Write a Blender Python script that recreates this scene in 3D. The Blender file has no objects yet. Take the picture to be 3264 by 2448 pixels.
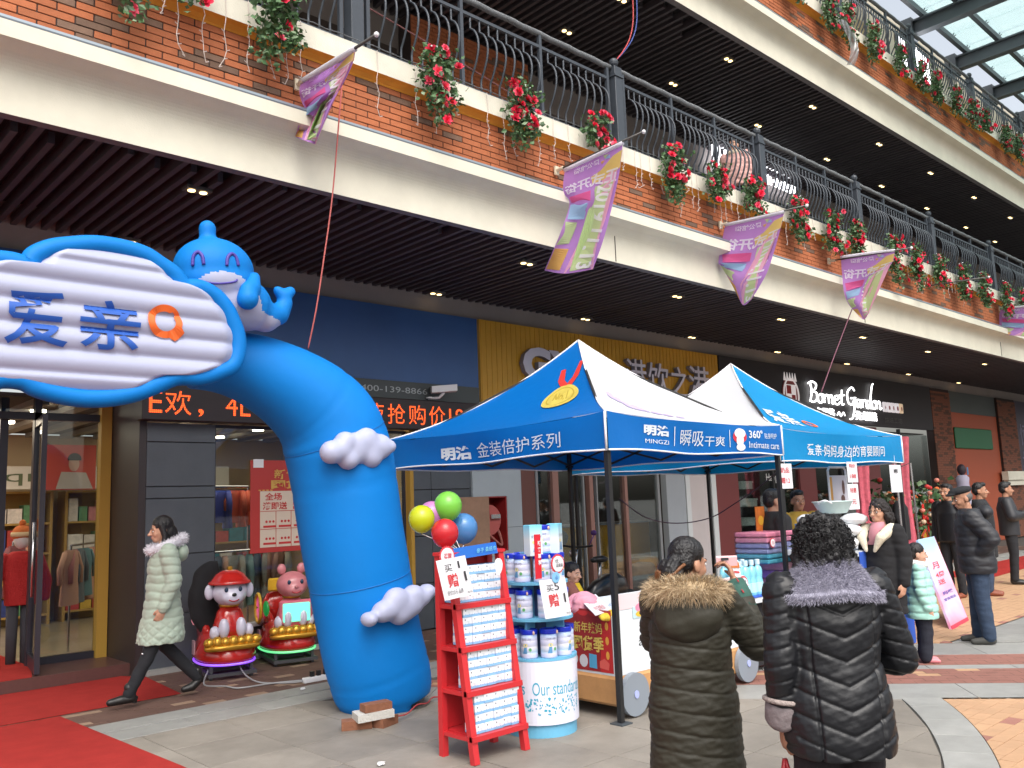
import bpy, bmesh, math, random
import numpy as np
from math import sin, cos, pi, radians, sqrt, atan2
from mathutils import Vector, Matrix, noise
random.seed(7); np.random.seed(7)
scene = bpy.context.scene
col = scene.collection

# ---------------------------------------------------------------- camera, sky, sun, exposure
F = 2780.0; CX = 1632.0; CY = 1224.0; EYE = 1.65
RW = np.array([[0.732848, 0.064806, 0.677299], [-0.679352, 0.12474, 0.723133], [-0.037623, -0.990071, 0.135442]])
cam_data = bpy.data.cameras.new('camera')
cam_data.sensor_width = 36.0
cam_data.lens = F / 3264.0 * 36.0
cam_data.clip_end = 3000.0
cam_data.clip_start = 0.05
camera = bpy.data.objects.new('camera', cam_data)
col.objects.link(camera)
M = Matrix.Identity(4)
for i in range(3):
 M[i][0] = RW[i][0]; M[i][1] = -RW[i][1]; M[i][2] = -RW[i][2]
M[2][3] = EYE
camera.matrix_world = M
scene.camera = camera

world = bpy.data.worlds.new('World')
scene.world = world
world.use_nodes = True
wn = world.node_tree.nodes; wl = world.node_tree.links
wn.clear()
w_out = wn.new('ShaderNodeOutputWorld'); w_bg = wn.new('ShaderNodeBackground')
w_sky = wn.new('ShaderNodeTexSky'); w_sky.sky_type = 'NISHITA'; w_sky.sun_disc = False
SUN_EL, SUN_ROT = radians(52), radians(208)
w_sky.sun_elevation = SUN_EL; w_sky.sun_rotation = SUN_ROT
w_sky.air_density = 1.4; w_sky.dust_density = 6.0; w_sky.ozone_density = 1.0
w_hsv = wn.new('ShaderNodeHueSaturation'); w_hsv.inputs['Saturation'].default_value = 0.38
wl.new(w_sky.outputs[0], w_hsv.inputs['Color'])
wl.new(w_hsv.outputs[0], w_bg.inputs['Color'])
w_bg.inputs['Strength'].default_value = 0.15
wl.new(w_bg.outputs[0], w_out.inputs[0])

sun_data = bpy.data.lights.new('sun', 'SUN'); sun_data.energy = 0.5; sun_data.angle = radians(50); sun_data.color = (1, .98, .95)
sun = bpy.data.objects.new('sun', sun_data); col.objects.link(sun)
sun.rotation_euler = (pi/2 - SUN_EL, 0, pi - SUN_ROT)
scene.view_settings.view_transform = 'Standard'
scene.view_settings.look = 'None'
scene.view_settings.exposure = 0.9
scene.view_settings.gamma = 1.0
scene.view_settings.use_curve_mapping = False
scene.cycles.max_bounces = 6
scene.cycles.transparent_max_bounces = 16

# ---------------------------------------------------------------- measuring: a point of the photograph at a known depth plane
def P(u, v, X=None, Y=None, Z=None, D=None):
 d = RW @ np.array([(u - CX) / F, (v - CY) / F, 1.0])
 if D is not None: t = D
 elif X is not None: t = X / d[0]
 elif Y is not None: t = Y / d[1]
 else: t = (Z - EYE) / d[2]
 p = d * t
 return Vector((p[0], p[1], p[2] + EYE))
def PD(u, v, **k): return P(u * 1.47559, v * 1.47559, **k)
def depth_of(p):
 c = RW.T @ np.array([p[0], p[1], p[2] - EYE]); return c[2]
def row_of(p):
 c = RW.T @ np.array([p[0], p[1], p[2] - EYE]); return CY + F * c[1] / c[2]
def zat(X, Y, v):
 lo, hi = -2., 20.
 for _ in range(50):
  m = (lo + hi) / 2
  if row_of((X, Y, m)) > v: lo = m
  else: hi = m
 return lo

# ---------------------------------------------------------------- materials
MATS = {}
def mat(name, c, rough=.6, metal=0., spec=.5, var=0., scale=6., bump=0., bscale=60., emit=None, es=1., objvar=0., alpha=None, sheen=0., coat=0., stain=0.):
 """procedural principled material; var = colour variation by noise, objvar = variation from object to object, bump = fine relief"""
 if name in MATS: return MATS[name]
 m = bpy.data.materials.new(name); m.use_nodes = True
 nt = m.node_tree; n = nt.nodes; l = nt.links
 b = n['Principled BSDF']
 b.inputs['Roughness'].default_value = rough; b.inputs['Metallic'].default_value = metal
 b.inputs['Specular IOR Level'].default_value = spec
 if sheen: b.inputs['Sheen Weight'].default_value = sheen
 if coat: b.inputs['Coat Weight'].default_value = coat; b.inputs['Coat Roughness'].default_value = .08
 c4 = (c[0], c[1], c[2], 1)
 b.inputs['Base Color'].default_value = c4
 last = None
 tc = None
 if var or bump or stain:
  tc = n.new('ShaderNodeTexCoord')
 if var:
  nz = n.new('ShaderNodeTexNoise'); nz.inputs['Scale'].default_value = scale; nz.inputs['Detail'].default_value = 6
  nz.inputs['Roughness'].default_value = .65
  l.new(tc.outputs['Object'], nz.inputs['Vector'])
  mr = n.new('ShaderNodeMapRange'); mr.inputs['From Min'].default_value = .3; mr.inputs['From Max'].default_value = .7
  mr.inputs['To Min'].default_value = 1 - var; mr.inputs['To Max'].default_value = 1 + var
  l.new(nz.outputs['Fac'], mr.inputs['Value'])
  mx = n.new('ShaderNodeVectorMath'); mx.operation = 'SCALE'
  mx.inputs[0].default_value = c[:3]
  l.new(mr.outputs[0], mx.inputs['Scale']); last = mx.outputs[0]
 if stain:
  n2 = n.new('ShaderNodeTexNoise'); n2.inputs['Scale'].default_value = 1.1; n2.inputs['Detail'].default_value = 8
  l.new(tc.outputs['Object'], n2.inputs['Vector'])
  m2 = n.new('ShaderNodeMapRange'); m2.inputs['From Min'].default_value = .38; m2.inputs['From Max'].default_value = .62
  m2.inputs['To Min'].default_value = 1 - stain; m2.inputs['To Max'].default_value = 1 + stain * .4
  l.new(n2.outputs['Fac'], m2.inputs['Value'])
  mx2 = n.new('ShaderNodeVectorMath'); mx2.operation = 'SCALE'
  if last is None: mx2.inputs[0].default_value = c[:3]
  else: l.new(last, mx2.inputs[0])
  l.new(m2.outputs[0], mx2.inputs['Scale']); last = mx2.outputs[0]
 if objvar:
  oi = n.new('ShaderNodeObjectInfo')
  m3 = n.new('ShaderNodeMapRange'); m3.inputs['To Min'].default_value = 1 - objvar; m3.inputs['To Max'].default_value = 1 + objvar
  l.new(oi.outputs['Random'], m3.inputs['Value'])
  mx3 = n.new('ShaderNodeVectorMath'); mx3.operation = 'SCALE'
  if last is None: mx3.inputs[0].default_value = c[:3]
  else: l.new(last, mx3.inputs[0])
  l.new(m3.outputs[0], mx3.inputs['Scale']); last = mx3.outputs[0]
 if last is not None: l.new(last, b.inputs['Base Color'])
 if bump:
  nb = n.new('ShaderNodeTexNoise'); nb.inputs['Scale'].default_value = bscale; nb.inputs['Detail'].default_value = 4
  l.new(tc.outputs['Object'], nb.inputs['Vector'])
  bp = n.new('ShaderNodeBump'); bp.inputs['Strength'].default_value = bump; bp.inputs['Distance'].default_value = .02
  l.new(nb.outputs['Fac'], bp.inputs['Height']); l.new(bp.outputs[0], b.inputs['Normal'])
 if emit is not None:
  b.inputs['Emission Color'].default_value = (*emit, 1); b.inputs['Emission Strength'].default_value = es
 MATS[name] = m
 return m
def glass_mat(name, tint=(.9, .95, .95), gloss=.12, diffuse=0., dcol=(.8, .85, .85), rough=.02):
 if name in MATS: return MATS[name]
 m = bpy.data.materials.new(name); m.use_nodes = True
 nt = m.node_tree; n = nt.nodes; l = nt.links; n.clear()
 o = n.new('ShaderNodeOutputMaterial'); t = n.new('ShaderNodeBsdfTransparent'); g = n.new('ShaderNodeBsdfGlossy')
 t.inputs[0].default_value = (*tint, 1); g.inputs['Roughness'].default_value = rough
 fr = n.new('ShaderNodeFresnel'); fr.inputs[0].default_value = 1.5
 ad = n.new('ShaderNodeMath'); ad.operation = 'MULTIPLY_ADD'; ad.inputs[1].default_value = .4; ad.inputs[2].default_value = gloss * .3
 ad.use_clamp = True
 l.new(fr.outputs[0], ad.inputs[0])
 mx = n.new('ShaderNodeMixShader'); l.new(ad.outputs[0], mx.inputs[0]); l.new(t.outputs[0], mx.inputs[1]); l.new(g.outputs[0], mx.inputs[2])
 out = mx.outputs[0]
 if diffuse:
  d = n.new('ShaderNodeBsdfTranslucent'); d.inputs[0].default_value = (*dcol, 1)
  m2 = n.new('ShaderNodeMixShader'); m2.inputs[0].default_value = diffuse
  l.new(out, m2.inputs[1]); l.new(d.outputs[0], m2.inputs[2]); out = m2.outputs[0]
 l.new(out, o.inputs[0]); MATS[name] = m
 return m
def cloth_mat(name, c, trans=.25, rough=.6, bump=.15, bscale=25., spec=.3, var=0.):
 """thin fabric: principled mixed with some light passing through"""
 if name in MATS: return MATS[name]
 m = mat(name, c, rough=rough, spec=spec, bump=bump, bscale=bscale, var=var)
 nt = m.node_tree; n = nt.nodes; l = nt.links
 o = n['Material Output']; b = n['Principled BSDF']
 t = n.new('ShaderNodeBsdfTranslucent'); t.inputs[0].default_value = (*c[:3], 1)
 mx = n.new('ShaderNodeMixShader'); mx.inputs[0].default_value = trans
 l.new(b.outputs[0], mx.inputs[1]); l.new(t.outputs[0], mx.inputs[2]); l.new(mx.outputs[0], o.inputs[0])
 return m

# ---------------------------------------------------------------- mesh builder
class MB:
 def __init__(self): self.v = []; self.f = []; self.mi = []; self.cur = 0; self.sm = []; self.smooth = False
 def add(self, vs, fs):
  b = len(self.v); self.v.extend([tuple(x) for x in vs])
  for f in fs:
   self.f.append(tuple(i + b for i in f)); self.mi.append(self.cur); self.sm.append(self.smooth)
  return self
 def box(self, x0, x1, y0, y1, z0, z1, ch=0.):
  if ch <= 0:
   vs = [(x, y, z) for z in (z0, z1) for y in (y0, y1) for x in (x0, x1)]
   return self.add(vs, [(0, 2, 3, 1), (4, 5, 7, 6), (0, 1, 5, 4), (2, 6, 7, 3), (0, 4, 6, 2), (1, 3, 7, 5)])
  # chamfered box
  c = ch; vs = []; idx = {}
  X = (x0, x1); Y = (y0, y1); Z = (z0, z1)
  for i in (0, 1):
   for j in (0, 1):
    for k in (0, 1):
     sx = c if i == 0 else -c; sy = c if j == 0 else -c; sz = c if k == 0 else -c
     for a, p in enumerate(((X[i], Y[j] + sy, Z[k] + sz), (X[i] + sx, Y[j], Z[k] + sz), (X[i] + sx, Y[j] + sy, Z[k]))):
      idx[(i, j, k, a)] = len(vs); vs.append(p)
  g = lambda *a: idx[a]
  fs = []
  for i in (0, 1):
   q = [g(i, 0, 0, 0), g(i, 1, 0, 0), g(i, 1, 1, 0), g(i, 0, 1, 0)]; fs.append(q if i else q[::-1])
   q = [g(0, i, 0, 1), g(1, i, 0, 1), g(1, i, 1, 1), g(0, i, 1, 1)]; fs.append(q[::-1] if i else q)
   q = [g(0, 0, i, 2), g(1, 0, i, 2), g(1, 1, i, 2), g(0, 1, i, 2)]; fs.append(q if i else q[::-1])
  for i in (0, 1):
   for j in (0, 1):
    fs.append([g(i, j, 0, 0), g(i, j, 1, 0), g(i, j, 1, 1), g(i, j, 0, 1)])
    fs.append([g(i, 0, j, 0), g(i, 1, j, 0), g(i, 1, j, 2), g(i, 0, j, 2)])
    fs.append([g(0, i, j, 1), g(1, i, j, 1), g(1, i, j, 2), g(0, i, j, 2)])
    for k in (0, 1): fs.append([g(i, j, k, 0), g(i, j, k, 1), g(i, j, k, 2)])
  return self.add(vs, fs)
 def obox(self, c, ax, ay, az):
  """oriented box: centre and three half-axis vectors"""
  c = Vector(c); ax = Vector(ax); ay = Vector(ay); az = Vector(az)
  vs = [c + ax * i + ay * j + az * k for k in (-1, 1) for j in (-1, 1) for i in (-1, 1)]
  return self.add(vs, [(0, 2, 3, 1), (4, 5, 7, 6), (0, 1, 5, 4), (2, 6, 7, 3), (0, 4, 6, 2), (1, 3, 7, 5)])
 def bar(self, a, b, w, h=None, up=(0, 0, 1)):
  a = Vector(a); b = Vector(b); d = b - a; L = d.length; d.normalize(); up = Vector(up)
  if abs(d.dot(up)) > .98: up = Vector((0, 1, 0))
  s = d.cross(up).normalized(); t = s.cross(d).normalized(); h = h or w
  return self.obox((a + b) / 2, d * L / 2, s * w / 2, t * h / 2)
 def tube(self, pts, r, n=8, caps=True, closed=False, ry=None):
  pts = [Vector(p) for p in pts]; m = len(pts)
  rs = r if isinstance(r, (list, tuple)) else [r] * m
  t0 = (pts[1] - pts[0]).normalized()
  up = Vector((0, 0, 1)) if abs(t0.z) < .9 else Vector((1, 0, 0))
  nrm = (up - t0 * up.dot(t0)).normalized()
  vs = []; prev = t0
  for i in range(m):
   if closed: t = (pts[(i + 1) % m] - pts[i - 1]).normalized()
   else:
    a = pts[max(i - 1, 0)]; b = pts[min(i + 1, m - 1)]; t = (b - a)
    t = t.normalized() if t.length > 1e-9 else prev
   ax = prev.cross(t)
   if ax.length > 1e-7: nrm = Matrix.Rotation(prev.angle(t), 3, ax.normalized()) @ nrm
   nrm = (nrm - t * nrm.dot(t)).normalized(); bn = t.cross(nrm); prev = t
   for k in range(n):
    a = 2 * pi * k / n
    vs.append(pts[i] + nrm * cos(a) * rs[i] + bn * sin(a) * rs[i] * (ry or 1))
  fs = []
  for i in range(m if closed else m - 1):
   j = (i + 1) % m
   for k in range(n):
    k2 = (k + 1) % n
    fs.append((i * n + k, i * n + k2, j * n + k2, j * n + k))
  if caps and not closed:
   fs.append(tuple(range(n - 1, -1, -1))); fs.append(tuple((m - 1) * n + k for k in range(n)))
  return self.add(vs, fs)
 def lathe(self, prof, c=(0, 0, 0), n=24, caps=True, sx=1, sy=1):
  vs = []; m = len(prof)
  for r, z in prof:
   for k in range(n):
    a = 2 * pi * k / n; vs.append((c[0] + r * cos(a) * sx, c[1] + r * sin(a) * sy, c[2] + z))
  fs = [(i * n + k, i * n + (k + 1) % n, (i + 1) * n + (k + 1) % n, (i + 1) * n + k) for i in range(m - 1) for k in range(n)]
  if caps: fs.append(tuple(range(n - 1, -1, -1))); fs.append(tuple((m - 1) * n + k for k in range(n)))
  return self.add(vs, fs)
 def ell(self, c, rx, ry=None, rz=None, n=14, m=9, R=None):
  ry = ry or rx; rz = rz or rx; vs = []
  c = Vector(c)
  def tr(x, y, z):
   p = Vector((x, y, z)); return c + (R @ p if R is not None else p)
  vs.append(tr(0, 0, -rz))
  for i in range(1, m):
   ph = -pi / 2 + pi * i / m
   for k in range(n):
    a = 2 * pi * k / n; vs.append(tr(rx * cos(ph) * cos(a), ry * cos(ph) * sin(a), rz * sin(ph)))
  vs.append(tr(0, 0, rz)); fs = []
  for k in range(n): fs.append((0, 1 + (k + 1) % n, 1 + k))
  for i in range(m - 2):
   for k in range(n):
    a = 1 + i * n; fs.append((a + k, a + (k + 1) % n, a + n + (k + 1) % n, a + n + k))
  a = 1 + (m - 2) * n
  for k in range(n): fs.append((a + k, a + (k + 1) % n, len(vs) - 1))
  return self.add(vs, fs)
 def cap(self, pts, rs, n=12):
  """chain of round-ended tapered limbs, for merging"""
  for i in range(len(pts)): self.ell(pts[i], rs[i], n=n, m=8)
  for i in range(len(pts) - 1):
   if (Vector(pts[i]) - Vector(pts[i + 1])).length > 1e-4:
    self.tube([pts[i], pts[i + 1]], [rs[i], rs[i + 1]], n=n)
  return self
 def loft(self, rings, n=28):
  """closed stack of ellipses (z, cx, cy, rx, ry)"""
  vs = []
  for z, cx, cy, rx, ry in rings:
   for k in range(n):
    a = 2 * pi * k / n; e = 2.4
    ca, sa = cos(a), sin(a)
    rr = (abs(ca) ** e + abs(sa) ** e) ** (-1 / e)
    vs.append((cx + rx * ca * rr, cy + ry * sa * rr, z))
  m = len(rings)
  fs = [(i * n + k, i * n + (k + 1) % n, (i + 1) * n + (k + 1) % n, (i + 1) * n + k) for i in range(m - 1) for k in range(n)]
  fs.append(tuple(range(n - 1, -1, -1))); fs.append(tuple((m - 1) * n + k for k in range(n)))
  if rings[0][0] > rings[-1][0]: fs = [f[::-1] for f in fs]
  return self.add(vs, fs)
 def grid(self, fn, nu, nv, flip=False):
  vs = [fn(i / nu, j / nv) for j in range(nv + 1) for i in range(nu + 1)]
  w = nu + 1
  fs = [(j * w + i, j * w + i + 1, (j + 1) * w + i + 1, (j + 1) * w + i) for j in range(nv) for i in range(nu)]
  if flip: fs = [f[::-1] for f in fs]
  return self.add(vs, fs)
 def poly(self, pts, d=None):
  """flat polygon; with d, a prism along vector d"""
  pts = [Vector(p) for p in pts]; n = len(pts)
  if d is None: return self.add(pts, [tuple(range(n))])
  d = Vector(d)
  fs = [tuple(range(n - 1, -1, -1)), tuple(range(n, 2 * n))] + [(i, (i + 1) % n, n + (i + 1) % n, n + i) for i in range(n)]
  return self.add(pts + [p + d for p in pts], fs)
 def mesh(self, name, mats, off=None):
  me = bpy.data.meshes.new(name)
  v = self.v
  if off is not None: v = [(p[0] - off[0], p[1] - off[1], p[2] - off[2]) for p in v]
  me.from_pydata(v, [], self.f)
  if not isinstance(mats, (list, tuple)): mats = [mats]
  for m in mats: me.materials.append(m)
  if len(mats) > 1: me.polygons.foreach_set('material_index', self.mi)
  if any(self.sm): me.polygons.foreach_set('use_smooth', self.sm)
  me.validate(); me.update()
  return me

def origin_of(o):
 v = Vector((0, 0, 0))
 while o is not None: v += o.location; o = o.parent
 return v
def link(name, data, parent=None):
 o = bpy.data.objects.new(name, data); col.objects.link(o)
 if parent is not None: o.parent = parent
 return o
def part(name, mb, mats, parent=None, local=False, smooth=None):
 """one mesh object; mb in world coordinates unless local"""
 if smooth: mb.sm = [True] * len(mb.f)
 off = None if (local or parent is None) else origin_of(parent)
 return link(name, mb.mesh(name, mats, off), parent)
def tag(o, label, cat, group=None):
 o['label'] = label; o['category'] = cat
 if group: o['group'] = group
 return o
def thing(name, label, cat, loc=(0, 0, 0), rotz=0., group=None):
 o = bpy.data.objects.new(name, None); col.objects.link(o); o.location = loc; o.rotation_euler = (0, 0, rotz)
 o.empty_display_size = .1
 return tag(o, label, cat, group)
def solo(name, mb, mats, label, cat, loc=(0, 0, 0), group=None, smooth=None):
 """a thing that is a single mesh, origin at loc"""
 if smooth: mb.sm = [True] * len(mb.f)
 o = link(name, mb.mesh(name, mats, loc)); o.location = loc
 return tag(o, label, cat, group)
def struct(name, mb=None, mats=None, smooth=None):
 if mb is None: o = bpy.data.objects.new(name, None); col.objects.link(o)
 else:
  if smooth: mb.sm = [True] * len(mb.f)
  o = link(name, mb.mesh(name, mats))
 o['kind'] = 'structure'
 return o
def pieces(name, base_mesh_of, items, parent, limit=300, key=None):
 """alike pieces: the first `limit` are objects of their own sharing meshes, the rest one joined part"""
 if key: items = sorted(items, key=key)
 off = origin_of(parent)
 for it in items[:limit]:
  me, p = base_mesh_of(it)
  o = link(name, me, parent); o.location = Vector(p) - off
 return items[limit:]

# ---------------------------------------------------------------- lettering
_txt = {}
def text_data(s, bold=0., spacing=1.):
 k = (s, bold, spacing)
 if k in _txt: return _txt[k]
 c = bpy.data.curves.new('lettering', 'FONT'); c.body = s; c.offset = bold; c.resolution_u = 3; c.space_character = spacing
 o = bpy.data.objects.new('lettering', c)
 me = o.to_mesh()
 v = np.array([x.co[:] for x in me.vertices]); f = [tuple(p.vertices) for p in me.polygons]
 o.to_mesh_clear(); bpy.data.objects.remove(o); bpy.data.curves.remove(c)
 lo = v.min(0); hi = v.max(0); w = (v - lo) / np.maximum(hi - lo, 1e-9)
 _txt[k] = (w[:, 0], w[:, 1], f, (hi - lo)[0] / max((hi - lo)[1], 1e-9))
 return _txt[k]
def text_mb(mb, s, fn, bold=0., thick=0., spacing=1., flip=False):
 """lettering laid through fn(u, v, w) -> point, u v in 0..1 of its bounding box; thick > 0 gives it depth"""
 U, V, f, asp = text_data(s, bold, spacing)
 n = len(U)
 vs = [fn(U[i], V[i], thick) for i in range(n)]
 if flip: f = [x[::-1] for x in f]
 if thick <= 0: mb.add(vs, f); return asp
 back = [fn(U[i], V[i], 0.) for i in range(n)]
 cnt = {}
 for x in f:
  for i in range(len(x)):
   e = (x[i], x[(i + 1) % len(x)]); cnt[e] = cnt.get(e, 0) + 1
 side = [(a, n + a, n + b, b) for (a, b) in cnt if (b, a) not in cnt]
 mb.add(vs + back, list(f) + side)
 return asp
def text_flat(mb, s, O, U, V, bold=0., thick=0., spacing=1.):
 O = Vector(O); U = Vector(U); V = Vector(V); N = U.cross(V).normalized()
 return text_mb(mb, s, lambda u, v, w: O + U * u + V * v + N * (w + .0025), bold, thick, spacing)

# ---------------------------------------------------------------- merged soft bodies (evaluated together at the end)
BLOBS = []; MATFN = {}
def blob(name, mb, m, parent, voxel=.01, smooth=4, post=None, local=True, world=False):
 off = origin_of(parent) if world else None
 o = link(name, mb.mesh(name, m, off), parent)
 r = o.modifiers.new('merge', 'REMESH'); r.mode = 'VOXEL'; r.voxel_size = voxel; r.use_smooth_shade = True
 if smooth:
  s = o.modifiers.new('soften', 'SMOOTH'); s.iterations = smooth; s.factor = .5
 BLOBS.append((o, m, post))
 return o
def finish_blobs():
 bpy.context.view_layer.update()
 dg = bpy.context.evaluated_depsgraph_get()
 for o, m, post in BLOBS:
  me = bpy.data.meshes.new_from_object(o.evaluated_get(dg))
  if post is not None:
   n = len(me.vertices); co = np.empty(n * 3); no = np.empty(n * 3)
   me.vertices.foreach_get('co', co); me.vertices.foreach_get('normal', no)
   co = post(co.reshape(-1, 3), no.reshape(-1, 3))
   me.vertices.foreach_set('co', co.reshape(-1)); me.update()
  o.modifiers.clear()
  me.materials.clear()
  for x in (m if isinstance(m, (list, tuple)) else [m]): me.materials.append(x)
  me.polygons.foreach_set('use_smooth', [True] * len(me.polygons))
  if o.name in MATFN:
   for p_ in me.polygons: p_.material_index = MATFN[o.name](p_.center, p_.normal)
  o.data = me
def vnoise(co, s, seed=0.):
 """cheap smooth noise for arrays of points"""
 x, y, z = (co * s + seed).T
 return (np.sin(x + 1.7 * np.sin(y * 1.3 + .5 * z)) + np.sin(y * 1.1 + 1.9 * np.sin(z * 1.2 + .7 * x) + 2.) + np.sin(z * .9 + 1.6 * np.sin(x * 1.4 + .6 * y) + 4.)) / 3
def smoothstep(a, b, x):
 t = np.clip((x - a) / (b - a), 0, 1); return t * t * (3 - 2 * t)
def catmull(pts, n=8, closed=False):
 pts = [Vector(p) for p in pts]; m = len(pts); out = []
 rng = range(m) if closed else range(m - 1)
 for i in rng:
  if closed: a, b, c, d = pts[i - 1], pts[i], pts[(i + 1) % m], pts[(i + 2) % m]
  else: a, b, c, d = pts[max(i - 1, 0)], pts[i], pts[i + 1], pts[min(i + 2, m - 1)]
  for k in range(n):
   t = k / n
   out.append(.5 * ((2 * b) + (c - a) * t + (2 * a - 5 * b + 4 * c - d) * t * t + (3 * b - a - 3 * c + d) * t ** 3))
 if not closed: out.append(pts[-1])
 return out
def inst(me, name, parent, loc, rot=None, scale=None):
 o = link(name, me, parent); o.location = loc
 if rot is not None: o.rotation_euler = rot
 if scale is not None: o.scale = scale if hasattr(scale, '__len__') else (scale,) * 3
 return o
def copy_tree(o, parent=None):
 c = o.copy(); col.objects.link(c); c.parent = parent
 for ch in list(o.children): copy_tree(ch, c)
 return c
ORD = ['first', 'second', 'third', 'fourth', 'fifth', 'sixth', 'seventh', 'eighth', 'ninth', 'tenth', 'eleventh', 'twelfth', 'thirteenth', 'fourteenth', 'fifteenth', 'sixteenth', 'seventeenth', 'eighteenth', 'nineteenth', 'twentieth', 'twenty-first', 'twenty-second', 'twenty-third', 'twenty-fourth', 'twenty-fifth', 'twenty-sixth', 'twenty-seventh', 'twenty-eighth', 'twenty-ninth', 'thirtieth']
# ---------------------------------------------------------------- colours
m_cream = mat('cream_render', (.68, .65, .54), rough=.85, var=.05, scale=3, bump=.12, bscale=90, stain=.05)
m_cream2 = mat('cream_coping', (.67, .64, .54), rough=.85, var=.08, scale=2.2, bump=.15, bscale=70, stain=.10)
m_orange = mat('orange_paint', (.70, .30, .03), rough=.7, var=.08, scale=5)
m_mortar = mat('dark_mortar', (.045, .032, .03), rough=.95, bump=.3, bscale=120)
m_brick = mat('red_brick', (.41, .13, .053), rough=.85, var=.10, scale=9, objvar=.14, bump=.25, bscale=110)
m_brick_d = mat('brown_brick', (.16, .095, .065), rough=.85, var=.15, scale=9, objvar=.2, bump=.25, bscale=110)
m_slat = mat('dark_slat', (.066, .060, .068), rough=.55, var=.1, scale=4, objvar=.12)
m_void = mat('ceiling_void', (.022, .02, .024), rough=.9)
m_taupe = mat('taupe_panel', (.27, .235, .22), rough=.75, var=.06, scale=2, stain=.06)
m_iron = mat('painted_iron', (.045, .054, .068), rough=.5, var=.1, scale=20)
m_wire = mat('dusty_wire_wrap', (.16, .17, .18), rough=.9, var=.3, scale=60, bump=.6, bscale=200)
m_alu = mat('aluminium_strip', (.33, .38, .42), rough=.35, metal=.6)
m_black = mat('black_plastic', (.012, .012, .013), rough=.45)
m_white = mat('white_plastic', (.75, .75, .77), rough=.4)
m_steel = mat('dark_steel', (.055, .065, .075), rough=.5, var=.08, scale=3)
m_chrome = mat('bright_steel', (.6, .6, .62), rough=.25, metal=1)
m_lamp = mat('warm_lamp', (.9, .85, .7), emit=(1, .70, .30), es=2.4)
m_lampf = mat('lamp_frame', (.10, .095, .09), rough=.5)

# ---------------------------------------------------------------- ground
gb = MB(); gb.box(-400, 600, -500, 400, -.5, -.035)
ground = struct('ground', gb, mat('bedding_sand', (.20, .19, .175), rough=.95, var=.12, scale=1.5))
m_stone = mat('grey_paving_stone', (.235, .212, .182), rough=.6, var=.14, scale=4, bump=.12, bscale=80, objvar=.07, stain=.14, spec=.35)
m_stone2 = mat('grey_kerb_stone', (.30, .30, .285), rough=.5, var=.12, scale=5, bump=.12, bscale=80, objvar=.08, stain=.12, spec=.4)
m_paver = mat('brown_paver', (.125, .068, .052), rough=.75, var=.12, scale=8, bump=.2, bscale=90, objvar=.1)
m_paver_l = mat('tan_paver', (.30, .20, .14), rough=.75, var=.15, scale=8, bump=.2, bscale=90, objvar=.15)
m_redpav = mat('red_paver', (.29, .13, .10), rough=.7, var=.12, scale=8, bump=.2, bscale=90, objvar=.14)
m_orpav = mat('orange_paver', (.47, .285, .165), rough=.7, var=.08, scale=8, bump=.15, bscale=90, objvar=.06)
m_grout = mat('dark_joint', (.085, .078, .07), rough=.95, var=.2, scale=30)
m_orgrout = mat('sandy_joint', (.34, .20, .12), rough=.95, var=.12, scale=30)
bedding = MB(); bedding.box(-6, 60, -20, 9.66, -.034, -.012)
paving = struct('pavement', bedding, m_grout)

def nring(x, y): return x * .78 + y * .62
CC = Vector((2.72, 8.86)); R_IN = 7.15; R_OUT = 7.455
def inside(x, y): return (x - CC.x) ** 2 + (y - CC.y) ** 2 < R_IN ** 2
def clip_circle(poly, keep_in, R):
 """clip polygon to the inside or outside of the circle, edges walked in small steps"""
 out = []
 n = len(poly)
 f = lambda p: ((p[0] - CC.x) ** 2 + (p[1] - CC.y) ** 2 - R * R) * (1 if keep_in else -1)
 for i in range(n):
  a, b = poly[i], poly[(i + 1) % n]; fa, fb = f(a), f(b)
  if fa <= 0: out.append(a)
  if fa * fb < 0:
   lo, hi = 0., 1.
   for _ in range(30):
    m = (lo + hi) / 2; p = (a[0] + (b[0] - a[0]) * m, a[1] + (b[1] - a[1]) * m)
    if (f(p) <= 0) == (fa <= 0): lo = m
    else: hi = m
   out.append((a[0] + (b[0] - a[0]) * lo, a[1] + (b[1] - a[1]) * lo))
 return out
def clip_half(poly, nx, ny, d, keep_le=True):
 out = []; n = len(poly); f = lambda p: (p[0] * nx + p[1] * ny - d) * (1 if keep_le else -1)
 for i in range(n):
  a, b = poly[i], poly[(i + 1) % n]; fa, fb = f(a), f(b)
  if fa <= 0: out.append(a)
  if fa * fb < 0:
   t = fa / (fa - fb); out.append((a[0] + (b[0] - a[0]) * t, a[1] + (b[1] - a[1]) * t))
 return out
def slab(poly, z0, z1, ch=.0015):
 mb = MB(); n = len(poly)
 cx = sum(p[0] for p in poly) / n; cy = sum(p[1] for p in poly) / n
 area = sum(poly[i][0] * poly[(i + 1) % n][1] - poly[(i + 1) % n][0] * poly[i][1] for i in range(n))
 if area < 0: poly = poly[::-1]
 k = lambda p: (p[0] + (cx - p[0]) * ch * 3, p[1] + (cy - p[1]) * ch * 3)
 v = [(p[0], p[1], z0) for p in poly] + [(p[0], p[1], z1 - ch) for p in poly] + [(*k(p), z1) for p in poly]
 f = [tuple(range(2 * n, 3 * n))]
 for i in range(n):
  j = (i + 1) % n; f.append((i, j, n + j, n + i)); f.append((n + i, n + j, 2 * n + j, 2 * n + i))
 return mb.add(v, f)
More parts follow.
